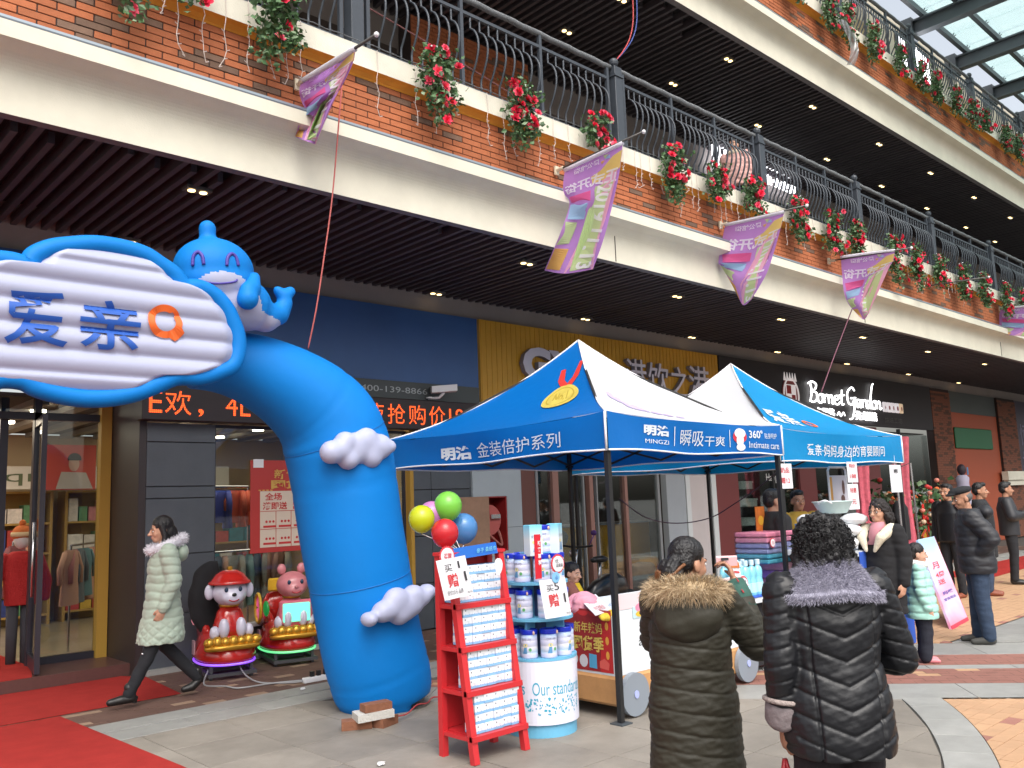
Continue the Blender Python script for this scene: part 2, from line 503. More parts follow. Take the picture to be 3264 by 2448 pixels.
def rect(x0, x1, y0, y1, g=.0):
 pts = []
 for a, b in (((x0 + g, y0 + g), (x1 - g, y0 + g)), ((x1 - g, y0 + g), (x1 - g, y1 - g)), ((x1 - g, y1 - g), (x0 + g, y1 - g)), ((x0 + g, y1 - g), (x0 + g, y0 + g))):
  for t in (0, .5): pts.append((a[0] + (b[0] - a[0]) * t, a[1] + (b[1] - a[1]) * t))
 return pts
# large stones of the inner circle, .63 m grid
rest = MB(); cnt = 0
T = .63
cells = []
for i in range(-4, 18):
 for j in range(-6, 11):
  x0 = .08 + i * T; y0 = .16 + j * T
  y1 = min(y0 + T, 7.05)
  if y0 > 7.0: continue
  pl = clip_circle(rect(x0, x0 + T, y0, y1, .003), True, R_IN - .006)
  pl = clip_half(pl, .78, .62, 7.56) if pl else pl
  if len(pl) >= 3: cells.append((pl, (x0 + .3) ** 2 + (y0 + .3 - 3) ** 2))
for pl, k in cells:
 o = link('paving_stone', slab(pl, -.03, random.uniform(-.001, .001)).mesh('paving_stone', m_stone), paving)
# kerb arc stones
R0, R1 = R_IN + .004, R_OUT - .004
ang0 = atan2(-8.9, .2);
for k in range(60):
 a0 = radians(-97 + k * 3.3); a1 = a0 + radians(3.3) - .0008
 pl = [(CC.x + R0 * cos(a0 + (a1 - a0) * t / 4), CC.y + R0 * sin(a0 + (a1 - a0) * t / 4)) for t in range(5)]
 pl += [(CC.x + R1 * cos(a1 + (a0 - a1) * t / 4), CC.y + R1 * sin(a1 + (a0 - a1) * t / 4)) for t in range(5)]
 pl = clip_half(pl, .78, .62, 7.56)
 if len(pl) >= 3: link('kerb_stone', slab(pl, -.03, .002).mesh('kerb_stone', m_stone2), paving)
# straight drain kerbs
for (y0, y1) in ((7.06, 7.365), (7.405, 7.70)):
 x = -3.;
 while x < 24:
  L = random.choice((.8, .8, .62)); pl = rect(x, x + L, y0, y1, .002)
  link('drain_kerb', slab(pl, -.03, .003).mesh('drain_kerb', m_stone2), paving)
  x += L
# paver fields: bricks 200 x 100 in running bond; the nearest ones one by one
def paver_field(keep, x0, x1, y0, y1, m_of, limit, name, eye=(0, 0), clip=None):
 items = []
 j = 0; y = y0
 while y < y1:
  x = x0 - (.1 if j % 2 else 0); i = 0
  while x < x1:
   ks = [keep(x + dx, y + dy) for dx in (.003, .197) for dy in (.003, .097)]
   if any(ks): items.append((x, y, i, j, all(ks)))
   x += .2; i += 1
  y += .1; j += 1
 items.sort(key=lambda t: (t[0] - eye[0]) ** 2 + (t[1] - eye[1]) ** 2)
 cache = {}
 restm = MB(); mats = []
 for n_, (x, y, i, j, full) in enumerate(items):
  m = m_of(i, j)
  if not full:
   pl = clip_circle(rect(x, x + .2, y, y + .1, .002), False, R_OUT + .003)
   pl = clip_half(pl, .78, .62, 7.565 if nring(x, y) < 9 else 10.195, nring(x, y) < 9) if len(pl) >= 3 else pl
   if len(pl) >= 3: link(name, slab(pl, -.03, 0.).mesh(name, m), paving)
   continue
  if n_ < limit:
   if m.name not in cache: cache[m.name] = slab([(.0018, .0018), (.1982, .0018), (.1982, .0982), (.0018, .0982)], -.03, 0., .002).mesh(name, m)
   inst(cache[m.name], name, paving, (x, y, random.uniform(-.0015, .0015)))
  else:
   if m not in mats: mats.append(m)
   restm.cur = mats.index(m)
   z = random.uniform(-.0015, .0015)
   restm.add([(x + .002, y + .002, z), (x + .198, y + .002, z), (x + .198, y + .098, z), (x + .002, y + .098, z)], [(0, 1, 2, 3)])
 if restm.f:
  o = part(name, restm, mats, paving); o['kind'] = 'stuff'
rnd = random.Random(3)
paver_field(lambda x, y: True, -1, 26, 7.71, 9.65, lambda i, j: m_paver_l if rnd.random() < .10 else m_paver, 150, 'brown_paver', (3.4, 7.9))
def or_mat(i, j): return m_redpav if (j % 4 == 1 and (i * 2 + (j // 4 % 2) * 3) % 6 == 0) else m_orpav
def zone_or(x, y):
 n = nring(x, y); r = sqrt((x - CC.x) ** 2 + (y - CC.y) ** 2)
 return (n < 7.56 and r > R_OUT) or (n > 10.2 and y > 3.95)
paver_field(zone_or, 4.5, 26, .6, 6.95, or_mat, 300, 'orange_paver', (6.6, 2.2))
bed = MB()
for i in range(110):
 for j in range(33):
  x, y = 4.5 + i * .2, .5 + j * .2
  if all(zone_or(x + a, y + b) for a in (0, .2) for b in (0, .2)): bed.add([(x, y, -.007), (x + .2, y, -.007), (x + .2, y + .2, -.007), (x, y + .2, -.007)], [(0, 1, 2, 3)])
part('paver_bed', bed, m_orgrout, paving)
# diagonal bands of red pavers between grey stone
def band(d0, d1, kind):
 ax = Vector((.62, -.78)); nx = Vector((.78, .62))
 if kind == 'stone':
  s = -8.
  while s < 11:
   L = .75; c0 = nx * d0 + ax * s
   q = [nx * (d0 + .003) + ax * (s + .003), nx * (d1 - .003) + ax * (s + .003), nx * (d1 - .003) + ax * (s + L - .003), nx * (d0 + .003) + ax * (s + L - .003)]
   if all(-1 < p.y < 7.2 for p in q): link('band_stone', slab([tuple(p) for p in q], -.03, 0.).mesh('band_stone', m_stone2), paving)
   s += L
 else:
  mb = MB(); nrow = max(1, round((d1 - d0) / .1)); w = (d1 - d0) / nrow
  for r in range(nrow):
   s = -9. + (.1 if r % 2 else 0)
   while s < 9:
    q = [nx * (d0 + r * w + .002) + ax * (s + .002), nx * (d0 + r * w + w - .002) + ax * (s + .002), nx * (d0 + r * w + w - .002) + ax * (s + .198), nx * (d0 + r * w + .002) + ax * (s + .198)]
    if all(-1 < p.y < 7.05 for p in q):
     mb.cur = 1 if rnd.random() < .10 else 0
     z = random.uniform(-.001, .001)
     mb.add([(p.x, p.y, z) for p in q], [(0, 3, 2, 1)])
    s += .2
  o = part('red_paver_band', mb, [m_redpav, m_orpav], paving); o['kind'] = 'stuff'
band(7.57, 8.16, 'stone'); band(8.16, 8.80, 'brick'); band(8.80, 8.98, 'stone'); band(8.98, 9.52, 'brick'); band(9.52, 10.19, 'stone')
fs = MB()
for k in range(14): fs.add(*(lambda q: (q.v, q.f))(slab(rect(10.3 + k * 1.0, 11.3 + k * 1.0, 2.6, 3.93, .003), -.03, 0.)))
# only the part outside the diagonal bands
o = None
for k in range(16):
 pl = clip_half(rect(8.6 + k * 1.0, 9.6 + k * 1.0, 2.2, 3.93, .003), .78, .62, 10.2, False)
 if len(pl) >= 3: link('band_stone', slab(pl, -.03, .0).mesh('band_stone', m_stone2), paving)

# ---------------------------------------------------------------- balconies
m_bz = {}
def cove_profile(dz):
 pr = [(6.62, 4.50), (6.62, 4.80)]
 for k in range(1, 8):
  a = k / 7 * pi / 2; pr.append((6.62 - .10 * (1 - cos(a)), 4.80 + .14 * sin(a)))
 pr += [(6.40, 4.965), (6.40, 5.085), (6.57, 5.086)]
 return [(y, z + dz) for y, z in pr]
def extrude_x(mb, prof, x0, x1, thick_y=None):
 n = len(prof); vs = [(x0, y, z) for y, z in prof] + [(x1, y, z) for y, z in prof]
 return mb.add(vs, [(i, i + 1, n + i + 1, n + i) for i in range(n - 1)])
def brick_mesh(m): return MB().box(0, .247, 0, .03, 0, .055, .003).mesh('brick', m)
bm_red = brick_mesh(m_brick); bm_brown = brick_mesh(m_brick_d)
XL, XR = -2., 44.
def parapet(dz, xa, label):
 t = thing('balcony_parapet', label, 'parapet', (xa, 6.6, 4.5 + dz))
 mb = MB(); extrude_x(mb, cove_profile(dz), XL if dz == 0 else 2, XR);
 # joints of the fascia
 part('cornice', mb, m_cream, t)
 mb = MB().box(XL, XR, 6.625, 6.72, 4.502 + dz, 4.62 + dz); part('soffit_edge', mb, mat('grey_edge', (.16, .155, .165), rough=.7), t)
 if dz == 0:
  for x in (8.0, 14.6, 21.3):
   part('panel_joint', MB().box(x, x + .008, 6.612, 6.6195, 4.51, 4.83), m_mortar, t)
 mb = MB().box(XL, XR, 6.412, 6.44, 5.088 + dz, 5.125 + dz); part('light_strip', mb, m_alu, t)
 part('strip_lens', MB().box(XL, XR, 6.404, 6.411, 5.088 + dz, 5.102 + dz), mat('strip_dark', (.10, .12, .14), rough=.3), t)
 part('wall_core', MB().box(XL, XR, 6.559, 6.76, 5.09 + dz, 5.70 + dz), m_mortar, t)
 items = []
 for r in range(9):
  x = (-.13 if r % 2 else 0) + (xa - 20 * .257)
  z = 5.112 + dz + r * .0625
  while x < XR - 8:
   if x > xa - .3: items.append((x, z))
   x += .257
 items.sort(key=lambda t: t[0])
 rr = random.Random(11 + int(dz)); restm = MB()
 for k, (x, z) in enumerate(items):
  brown = rr.random() < .13
  if k < 300:
   inst(bm_brown if brown else bm_red, 'brick', t, Vector((x, 6.55 + rr.uniform(-.002, .002), z)) - t.location)
  else:
   restm.cur = 1 if brown else 0
   restm.box(x, x + .247, 6.551, 6.58, z, z + .055)
 o = part('brick', restm, [m_brick, m_brick_d], t); o['kind'] = 'stuff'
 mb = MB(); x0 = XL if dz == 0 else 4
 extrude_x(mb, [(6.555, 5.672 + dz), (6.545, 5.69 + dz), (6.50, 5.712 + dz), (6.44, 5.72 + dz)], XL, XR)
 part('orange_moulding', mb, m_orange, t)
 mb = MB(); extrude_x(mb, [(6.44, 5.7215 + dz), (6.44, 5.925 + dz), (6.45, 5.935 + dz), (6.78, 5.935 + dz), (6.78, 5.6 + dz)], XL, XR)
 part('coping', mb, m_cream2, t)
 return t
par1 = parapet(0, 1.2, 'cream and red brick parapet of the lower balcony with orange moulding')
par2 = parapet(4.05, 11.6, 'cream and red brick parapet of the upper balcony under the glass roof')

# railings
def baluster_mesh():
 pts = []
 for k in range(19):
  s = k / 18; z = .82 * (1 - s)
  b = 0.
  if .17 < s < .84:
   q = (s - .17) / .67; b = (sin(pi * min(1, q ** .8)) ** .85) * .125
  pts.append((0, -b, z))
 mb = MB().tube(pts, .0125, 6); mb.sm = [True] * len(mb.f)
 return mb.mesh('baluster', m_iron)
bal_me = baluster_mesh()
post_me = MB().box(-.02, .02, -.02, .02, 0, 1.12).mesh('post', m_iron)
def big_post():
 mb = MB().box(-.07, .07, -.07, .07, 0, 1.10, .006).box(-.085, .085, -.085, .085, .96, .985)
 mb.lathe([(.045, 1.10), (.03, 1.12), (.055, 1.15), (.062, 1.18), (.05, 1.215), (.02, 1.235), (.004, 1.24)], n=12)
 return mb.mesh('main_post', m_iron)
bigpost_me = big_post()
def railing(xs, dz, row):
 z0 = 5.94 + dz; Y = 6.60
 for k in range(len(xs) - 1):
  a, b = xs[k], xs[k + 1]
  t = thing('balcony_railing', f'dark iron railing bay with bowed bars, {ORD[k]} from the left on the {row} balcony', 'railing', (a, Y, z0), group=f'railing bays of the {row} balcony')
  inst(bigpost_me, 'main_post', t, (0, 0, 0))
  np_ = max(2, round((b - a - .3) / 1.1)); ps = [.15 + (b - a - .3) * i / np_ for i in range(np_ + 1)]
  for p in ps: inst(post_me, 'post', t, (p, 0, 0))
  L = b - a
  part('bottom_rail', MB().box(a + .15, b - .15, Y - .018, Y + .018, z0 + .06, z0 + .095), m_iron, t)
  part('middle_rail', MB().box(a + .15, b - .15, Y - .018, Y + .018, z0 + .905, z0 + .94), m_iron, t)
  pts = [(a + .08 + (L - .16) * i / 24, Y, z0 + 1.09 + .006 * sin(i * 2.1)) for i in range(25)]
  hb = MB().tube(pts, .034, 8); part('handrail', hb, m_wire, t, smooth=True)
  for i in range(np_):
   w = ps[i + 1] - ps[i]
   for q in range(8):
    inst(bal_me, 'baluster', t, (ps[i] + w * (q + 1) / 9, 0, .09))
railing([.95, 4.30, 8.15, 11.48, 14.65, 17.86, 21.2, 24.5, 27.8, 31.1], 0, 'lower')
railing([11.5, 14.65, 17.86, 21.2, 24.5, 27.8, 31.1, 34.4], 4.05, 'upper')

# slatted ceilings
def soffit(dz, x0, x1, yb, name_lights, lights, depth_label):
 s = MB().box(XL, XR, 6.73, yb, 4.86 + dz, 4.90 + dz)
 sof = struct('ceiling', s, m_void)
 long_me = MB().box(-.026, .026, 6.724, yb, 4.62 + dz, 4.72 + dz).mesh('slat', m_slat)
 k = 0; x = x0; rr = random.Random(5)
 while x < x1:
  if k % 2 == 0: inst(long_me, 'slat', sof, (x, 0, 0))
  else:
   ys = 6.95 + rr.random() * .35
   if k < 40: link('slat', MB().box(x - .026, x + .026, ys, yb, 4.625 + dz, 4.72 + dz).mesh('slat', m_slat), sof)
   else: inst(long_me, 'slat', sof, (x, 0, .005))
  x += .14; k += 1
 fr = MB().box(-.12, .12, -.065, .065, 0, .03).mesh('frame', m_lampf)
 lp = MB().lathe([(.034, -.004), (.034, .012)], n=16).mesh('lamp', m_lamp)
 for i, (x, y) in enumerate(lights):
  t = thing('downlight', f'twin warm downlight in the dark slatted {name_lights} ceiling, {ORD[i]} from the left', 'ceiling light', (x, y, 4.60 + dz), group=f'downlights of the {name_lights} ceiling')
  inst(fr, 'frame', t, (0, 0, 0)); inst(lp, 'lamp', t, (-.055, 0, -.004)); inst(lp, 'lamp', t, (.055, 0, -.004))
 return sof
lx = [3.2, 7.4, 10.5, 13.45, 16.5, 19.6, 23.0, 26.4]
sof1 = soffit(0, .35, 38, 9.62, 'lower', sorted([(x, 7.55) for x in lx] + [(x + .03, 9.42) for x in lx]), '')
l2 = sorted([(x, 7.2) for x in (9.15, 11.83, 14.57, 17.3, 19.88, 22.5, 25.06)] + [(x, 8.28) for x in (9.16, 11.8, 14.48, 17.19, 19.8, 22.37, 24.97, 27.19)])
sof2 = soffit(4.05, 5.2, 38, 9.62, 'upper', l2, '')

# ---------------------------------------------------------------- building walls of the three floors
wall0 = MB().box(XL, XR, 9.60, 9.66, 4.36, 4.95);
building = thing('mall_building', 'dark mall building behind the balconies, taupe lintels above the shops', 'building', (8, 9.6, 0))
part('lintel', wall0, m_taupe, building)
part('lintel', MB().box(XL, XR, 9.60, 9.66, 8.12, 9.0), m_taupe, building)
part('floor_slab', MB().box(XL, XR, 6.78, 9.62, 5.60, 5.88), m_taupe, building)
part('floor_slab', MB().box(XL, XR, 6.78, 9.62, 9.65, 9.93), m_taupe, building)
part('upper_wall', MB().box(2, XR, 9.7, 9.8, 5.88, 8.6), mat('dark_glazed_wall', (.018, .017, .02), rough=.7, spec=.1, var=.3, scale=.8), building)
# upper floor, brick pier and shop boards behind the railing
def joined_bricks(mb, x0, x1, y, z0, z1, n_=(0, -1), dark=.12, rr=random.Random(4)):
 z = z0; r = 0
 while z < z1 - .05:
  x = x0 - (.128 if r % 2 else 0)
  while x < x1 - .03:
   a = max(x, x0); b = min(x + .247, x1)
   mb.cur = 1 if rr.random() < dark else 0
   if b - a > .02: mb.box(a, b, y - .02, y, z, z + .055)
   x += .257
  z += .0625; r += 1
 return mb
bp = thing('brick_pier', 'red brick pier of the upper floor behind the iron railing', 'pillar', (7.9, 9.6, 5.88))
part('core', MB().box(7.0, 9.3, 9.30, 9.59, 5.88, 8.62), m_mortar, bp)
o = part('brick', joined_bricks(MB(), 7.0, 9.3, 9.30, 5.90, 8.62), [m_brick, m_brick_d], bp); o['kind'] = 'stuff'
part('dark_jamb', MB().box(5.4, 6.9, 9.5, 9.69, 5.88, 8.12), mat('dark_brown_panel', (.05, .035, .03), rough=.5), building)
part('shop_glazing', MB().box(9.0, 12.6, 9.60, 9.69, 5.9, 7.6), mat('black_glass', (.012, .013, .016), rough=.06), building)
for x in (9.6, 10.6, 11.6): part('mullion', MB().box(x, x + .05, 9.55, 9.60, 5.9, 7.6), m_black, building)
m_litw = mat('lit_letters_white', (.9, .9, .95), emit=(.93, .95, 1.), es=1.7)
sg = thing('shop_sign', 'dark green upstairs fascia with lit white letters behind the railing', 'sign', (16.5, 9.5, 6.6))
part('board', MB().box(12.9, 20.5, 9.42, 9.58, 5.95, 8.0), mat('dark_green_board', (.006, .035, .02), rough=.4), sg)
mb = MB(); p0 = P(2280, 560, Y=9.35); p1 = P(2385, 440, Y=9.35)
text_flat(mb, '苗米', (p0.x - .05, 9.41, p0.z + .12), (p1.x - p0.x, 0, 0), (0, 0, p1.z - p0.z - .1), bold=.01, thick=.03)
p0 = P(2445, 590, Y=9.35); p1 = P(2520, 500, Y=9.35)
text_flat(mb, 'bobou', (p0.x, 9.41, p0.z + .42), (p1.x - p0.x, 0, 0), (0, 0, .30), bold=.0, thick=.03)
text_flat(mb, '亲食空间', (p0.x, 9.41, p0.z + .06), (p1.x - p0.x + .2, 0, 0), (0, 0, .22), bold=.0, thick=.03)
part('letters', mb, m_litw, sg)
# third floor wall, roof slab
part('top_wall', MB().box(8, XR, 7.72, 7.9, 9.93, 12.62), mat('cream_wall', (.60, .55, .44), rough=.9, var=.05, scale=1.5, stain=.05), building)
for x in (14.2, 17.5, 20.4, 24.0, 27.0):
 part('window_opening', MB().box(x, x + 1.1, 7.68, 7.725, 10.3, 11.9), mat('amber_shade', (.42, .30, .16), rough=.6), building)
ls = thing('lit_shop_window', 'bright white lit shop window seen through the upper railing', 'window', (19.6, 7.66, 10.5))
q0 = P(2885, 260, Y=7.6); q1 = P(2960, 180, Y=7.6)
part('lit_panel', MB().box(q0.x, q1.x, 7.62, 7.66, q0.z, q1.z), mat('lit_panel', (.9, .9, .95), emit=(.95, .95, 1), es=3), ls)
part('frame', MB().box(q0.x - .08, q1.x + .08, 7.64, 7.70, q0.z - .08, q1.z + .08), m_steel, ls)

# ---------------------------------------------------------------- steel and glass roof over the street
m_roofglass = glass_mat('roof_glass', tint=(.86, .97, .955), gloss=.05, diffuse=.2, dcol=(.85, .97, .95))
roof = thing('glass_roof', 'steel framed glass roof over the shopping street at the upper right', 'roof', (22, 4, 12.5))
bx = [15.2 + 2.67 * i for i in range(11)]
for x in bx:
 mb = MB().box(x - .11, x + .11, -1, 7.70, 12.30, 12.34).box(x - .02, x + .02, -1, 7.70, 12.34, 12.62).box(x - .11, x + .11, -1, 7.70, 12.62, 12.66)
 mb.box(x - .16, x + .16, 7.45, 7.72, 12.20, 12.72)
 part('main_beam', mb, m_steel, roof)
for y in (7.22, 6.46, 4.9, 3.3, 1.7, .1):
 part('purlin', MB().box(bx[0] - .3, bx[-1] + .3, y - .05, y + .05, 12.664, 12.80), m_steel, roof)
pane = {}
ys = [(6.51, 7.17), (4.95, 6.41), (3.35, 4.85), (1.75, 3.25), (.15, 1.65), (-1, .05)]
nn = 0
for i in range(len(bx) - 1):
 for j, (a, b) in enumerate(ys):
  for k in range(3):
   x0 = bx[i] + .02 + k * .88; key = (round(b - a, 3))
   if key not in pane: pane[key] = MB().box(0, .865, 0, b - a + .09, 0, .018).mesh('glass_pane', m_roofglass)
   inst(pane[key], 'glass_pane', roof, Vector((x0, a - .045, 12.86)) - roof.location)
   if j < 2:
    cl = MB()
    for sx, sy in ((-1, -1), (1, -1), (-1, 1), (1, 1)): cl.tube([(0, 0, 0), (sx * .07, sy * .07, .05)], .012, 5)
    if 'clamp' not in pane: pane['clamp'] = cl.mesh('glass_clamp', m_steel)
    inst(pane['clamp'], 'glass_clamp', roof, Vector((x0 - .008, b + .05, 12.80)) - roof.location)

# ---------------------------------------------------------------- ground floor: the baby shop on the left
m_blueboard = mat('blue_sign_board', (.03, .095, .27), rough=.35, var=.15, scale=.7)
m_greystrip = mat('dark_grey_band', (.065, .075, .078), rough=.5)
m_led = mat('led_black', (.018, .006, .008), rough=.4)
m_tile = mat('slate_wall_tile', (.075, .085, .10), rough=.42, var=.1, scale=3, objvar=.1, bump=.04, bscale=30)
m_umber = mat('dark_umber_jamb', (.035, .025, .025), rough=.45)
m_yellow = mat('ochre_panel', (.42, .24, .035), rough=.6)
m_glass = glass_mat('shop_glass', tint=(.80, .84, .84), gloss=.10)
m_darkframe = mat('dark_door_frame', (.025, .024, .035), rough=.35)
m_shopfloor = mat('beige_floor', (.36, .30, .22), rough=.25, var=.1, scale=3)
m_shopwall = mat('cream_shop_wall', (.55, .43, .28), rough=.8)
m_shopceil = mat('shop_ceiling', (.35, .32, .28), rough=.8)
m_grey_letters = mat('grey_letters', (.42, .45, .46), rough=.5)
shop = thing('baby_shop', 'baby shop front with dark blue fascia, slate tiles and glazed entrance', 'shop', (4, 9.6, 0))
part('sign_board', MB().box(-1, 8.25, 9.52, 9.594, 3.335, 4.355), m_blueboard, shop)
part('phone_band', MB().box(3.2, 8.24, 9.50, 9.594, 3.09, 3.33), m_greystrip, shop)
mb = MB(); text_flat(mb, '服务热线 :400-139-8866', (5.35, 9.498, 3.165), (1.94, 0, 0), (0, 0, .105))
part('phone_lettering', mb, m_grey_letters, shop)
part('sign_board', MB().box(-1, 3.2, 9.50, 9.594, 3.0, 3.33), m_umber, shop)
# LED ticker
led = thing('led_ticker', 'long LED ticker board with scrolling orange-red characters', 'sign', (5.8, 9.45, 2.68))
part('housing', MB().box(3.42, 8.19, 9.42, 9.58, 2.68, 3.085, .01), m_led, led)
m_ledtxt = bpy.data.materials.new('led_dots'); m_ledtxt.use_nodes = True
nt = m_ledtxt.node_tree; n = nt.nodes; l = nt.links
b = n['Principled BSDF']; b.inputs['Base Color'].default_value = (.2, .02, .01, 1)
tc = n.new('ShaderNodeTexCoord'); sp = n.new('ShaderNodeSeparateXYZ'); l.new(tc.outputs['Object'], sp.inputs[0])
def dotline(out):
 a = n.new('ShaderNodeMath'); a.operation = 'MULTIPLY'; a.inputs[1].default_value = 2 * pi / .0205; l.new(out, a.inputs[0])
 s = n.new('ShaderNodeMath'); s.operation = 'SINE'; l.new(a.outputs[0], s.inputs[0])
 m_ = n.new('ShaderNodeMapRange'); m_.inputs['From Min'].default_value = -1; m_.inputs['To Min'].default_value = .35; m_.inputs['To Max'].default_value = 1.; l.new(s.outputs[0], m_.inputs['Value'])
 return m_.outputs[0]
mm = n.new('ShaderNodeMath'); mm.operation = 'MULTIPLY'; l.new(dotline(sp.outputs[0]), mm.inputs[0]); l.new(dotline(sp.outputs[2]), mm.inputs[1])
m2 = n.new('ShaderNodeMath'); m2.operation = 'MULTIPLY'; m2.inputs[1].default_value = 2.1; l.new(mm.outputs[0], m2.inputs[0])
b.inputs['Emission Color'].default_value = (1, .10, .012, 1); l.new(m2.outputs[0], b.inputs['Emission Strength'])
mb = MB()
def ledt(s, x0, x1, z0=2.745, z1=3.01, bold=.0): x0 -= .11; x1 -= .11; text_flat(mb, s, (x0, 9.418, z0), (x1 - x0, 0, 0), (0, 0, z1 - z0), bold=bold)
ledt('E', 3.60, 3.74, 2.76, 3.0); ledt('欢', 3.77, 4.06); ledt(',', 4.14, 4.20, 2.735, 2.82); ledt('4L', 4.46, 4.76, 2.76, 2.99); ledt('衣', 4.92, 5.20)
ledt('洗', 5.28, 5.56); ledt('护', 5.63, 5.91); ledt('装', 5.98, 6.26); ledt('液', 6.34, 6.62); ledt('抢', 6.68, 6.96); ledt('购', 7.02, 7.30); ledt('价', 7.36, 7.64); ledt('19', 7.71, 7.97, 2.76, 2.99)
part('characters', mb, m_ledtxt, led)
# entrance recess and columns
part('recess_wall', MB().box(3.483, 3.56, 9.66, 10.56, 0, 3.08), m_umber, shop)
part('jamb', MB().box(3.36, 3.475, 10.50, 10.62, .12, 3.08), m_yellow, shop)
for z0, z1 in ((0.02, .60), (.605, 1.235), (1.24, 1.845), (1.85, 1.975), (1.98, 2.465), (2.47, 2.675)):
 part('wall_tile', MB().box(3.565, 4.335, 9.655, 9.70, z0, z1 - .004, .003), m_tile, shop)
part('tile_backing', MB().box(3.565, 4.33, 9.70, 9.76, 0, 2.68), m_umber, shop)
part('skirting_kerb', MB().box(3.57, 7.05, 9.56, 9.652, 0, .05), m_stone2, shop)
# entrance step with red carpet
part('step', MB().box(-1.5, 3.482, 9.80, 10.62, -.03, .125), mat('brown_granite', (.10, .045, .04), rough=.4, var=.1, scale=20), shop)
part('threshold', MB().box(2.72, 3.36, 10.56, 10.63, .125, .20), m_darkframe, shop)
# window bay
part('window_base', MB().box(4.34, 7.02, 9.66, 9.74, 0, .36), mat('slate_base', (.035, .038, .045), rough=.5), shop)
part('window_sill', MB().box(4.34, 7.02, 9.60, 9.74, .362, .40), mat('pale_sill', (.5, .5, .5), rough=.5), shop)
part('window_pane', MB().box(4.36, 7.0, 9.70, 9.712, .402, 2.64), m_glass, shop)
part('window_frame', MB().box(4.34, 7.05, 9.69, 9.74, 2.642, 2.68).box(4.338, 4.36, 9.69, 9.74, .402, 2.64).box(7.0, 7.03, 9.69, 9.74, .402, 2.64), m_darkframe, shop)
part('jamb', MB().box(7.06, 7.115, 9.62, 9.74, 0, 3.08), m_yellow, shop)
for z0, z1 in ((0.02, .62), (.625, 1.25), (1.255, 1.88), (1.885, 2.5), (2.505, 3.08)):
 part('wall_tile', MB().box(7.12, 7.44, 9.66, 9.70, z0, z1 - .004, .003), m_tile, shop)
 part('wall_tile', MB().box(7.446, 8.155, 9.655, 9.70, z0 + (.0), z1 - .004, .003), m_tile, shop)
part('tile_backing', MB().box(7.12, 8.155, 9.70, 9.76, 0, 3.08), m_umber, shop)
# interior
part('interior_floor', MB().box(-4, 8.2, 10.63, 15.2, .06, .122), m_shopfloor, shop)
part('interior_wall', MB().box(-4, 8.2, 15.2, 15.3, .1, 3.0).box(8.16, 8.24, 9.75, 15.2, 0, 3.0), m_shopwall, shop)
part('interior_ceiling', MB().box(-4, 8.2, 10.63, 15.2, 3.02, 3.06), mat('dark_interior_ceiling', (.10, .075, .06), rough=.8), shop)
for i in range(24): part('ceiling_slat', MB().box(-3.8 + i * .5, -3.64 + i * .5, 10.7, 15.1, 2.95, 3.015), m_shopceil, shop)
m_shoplamp = mat('shop_lamp', (1, .95, .85), emit=(1, .88, .66), es=10)
k = 0
for x in (-.2, 1.5, 2.9, 4.9, 6.4):
 for y in (11.3, 12.7, 14.1):
  t = tag(part('ceiling_lamp', MB().lathe([(.085, 0), (.085, .03)], (x, y, 2.925), n=14), m_shoplamp), f'round lit lamp in the baby shop ceiling, {ORD[k]} from the left wall inwards', 'ceiling light', 'lamps in the baby shop ceiling'); k += 1
for (x, y, e) in ((1.8, 12.2, 38), (5.6, 11.6, 34)):
 ld = bpy.data.lights.new('shop_ceiling_light', 'AREA'); ld.energy = e; ld.size = 2.6; ld.color = (1, .86, .66)
 lo = link('shop_ceiling_light', ld); lo.location = (x, y, 2.9)
# door leaves: one open outward, one fixed frame
def leaf(a, b, z0, z1, label):
 a = Vector((*a, 0)); b = Vector((*b, 0)); d = (b - a).normalized(); L = (b - a).length
 t = thing('glass_door', label, 'door', (a.x, a.y, z0))
 up = Vector((0, 0, 1)); nn = d.cross(up)
 def bx_(s0, s1, h0, h1, th): return MB().obox(a + d * (s0 + s1) / 2 + up * (h0 + h1) / 2, d * (s1 - s0) / 2, nn * th / 2, up * (h1 - h0) / 2)
 part('stile', bx_(0, .055, z0, z1, .05), m_darkframe, t); part('stile', bx_(L - .055, L, z0, z1, .05), m_darkframe, t)
 part('rail', bx_(.056, L - .056, z0, z0 + .13, .048), m_darkframe, t); part('rail', bx_(.056, L - .056, z1 - .08, z1, .048), m_darkframe, t)
 part('pane', bx_(.056, L - .056, z0 + .131, z1 - .081, .01), m_glass, t)
 h = MB().tube([a + d * (L - .10) + nn * .06 + up * (z0 + .75), a + d * (L - .10) + nn * .06 + up * (z0 + 1.5)], .013, 8)
 part('handle', h, m_chrome, t, smooth=True)
 return t
leaf((2.72, 10.62), (2.60, 9.86), .14, 2.75, 'tall glass door of the baby shop standing open towards the street')
part('entrance_frame', MB().box(2.68, 2.75, 10.56, 10.64, .125, 3.0).box(2.36, 2.44, 10.62, 10.68, .125, 3.0).box(-1, 3.36, 10.56, 10.64, 2.76, 2.84), m_darkframe, shop)
part('side_glazing', MB().box(2.75, 3.36, 10.59, 10.60, .20, 2.76), m_glass, shop)
part('transom_glazing', MB().box(-1, 3.36, 10.59, 10.60, 2.84, 3.02), m_glass, shop)
leaf((.95, 10.62), (.95, 9.9), .14, 2.75, 'glass door leaf of the baby shop near the left picture edge') if False else None
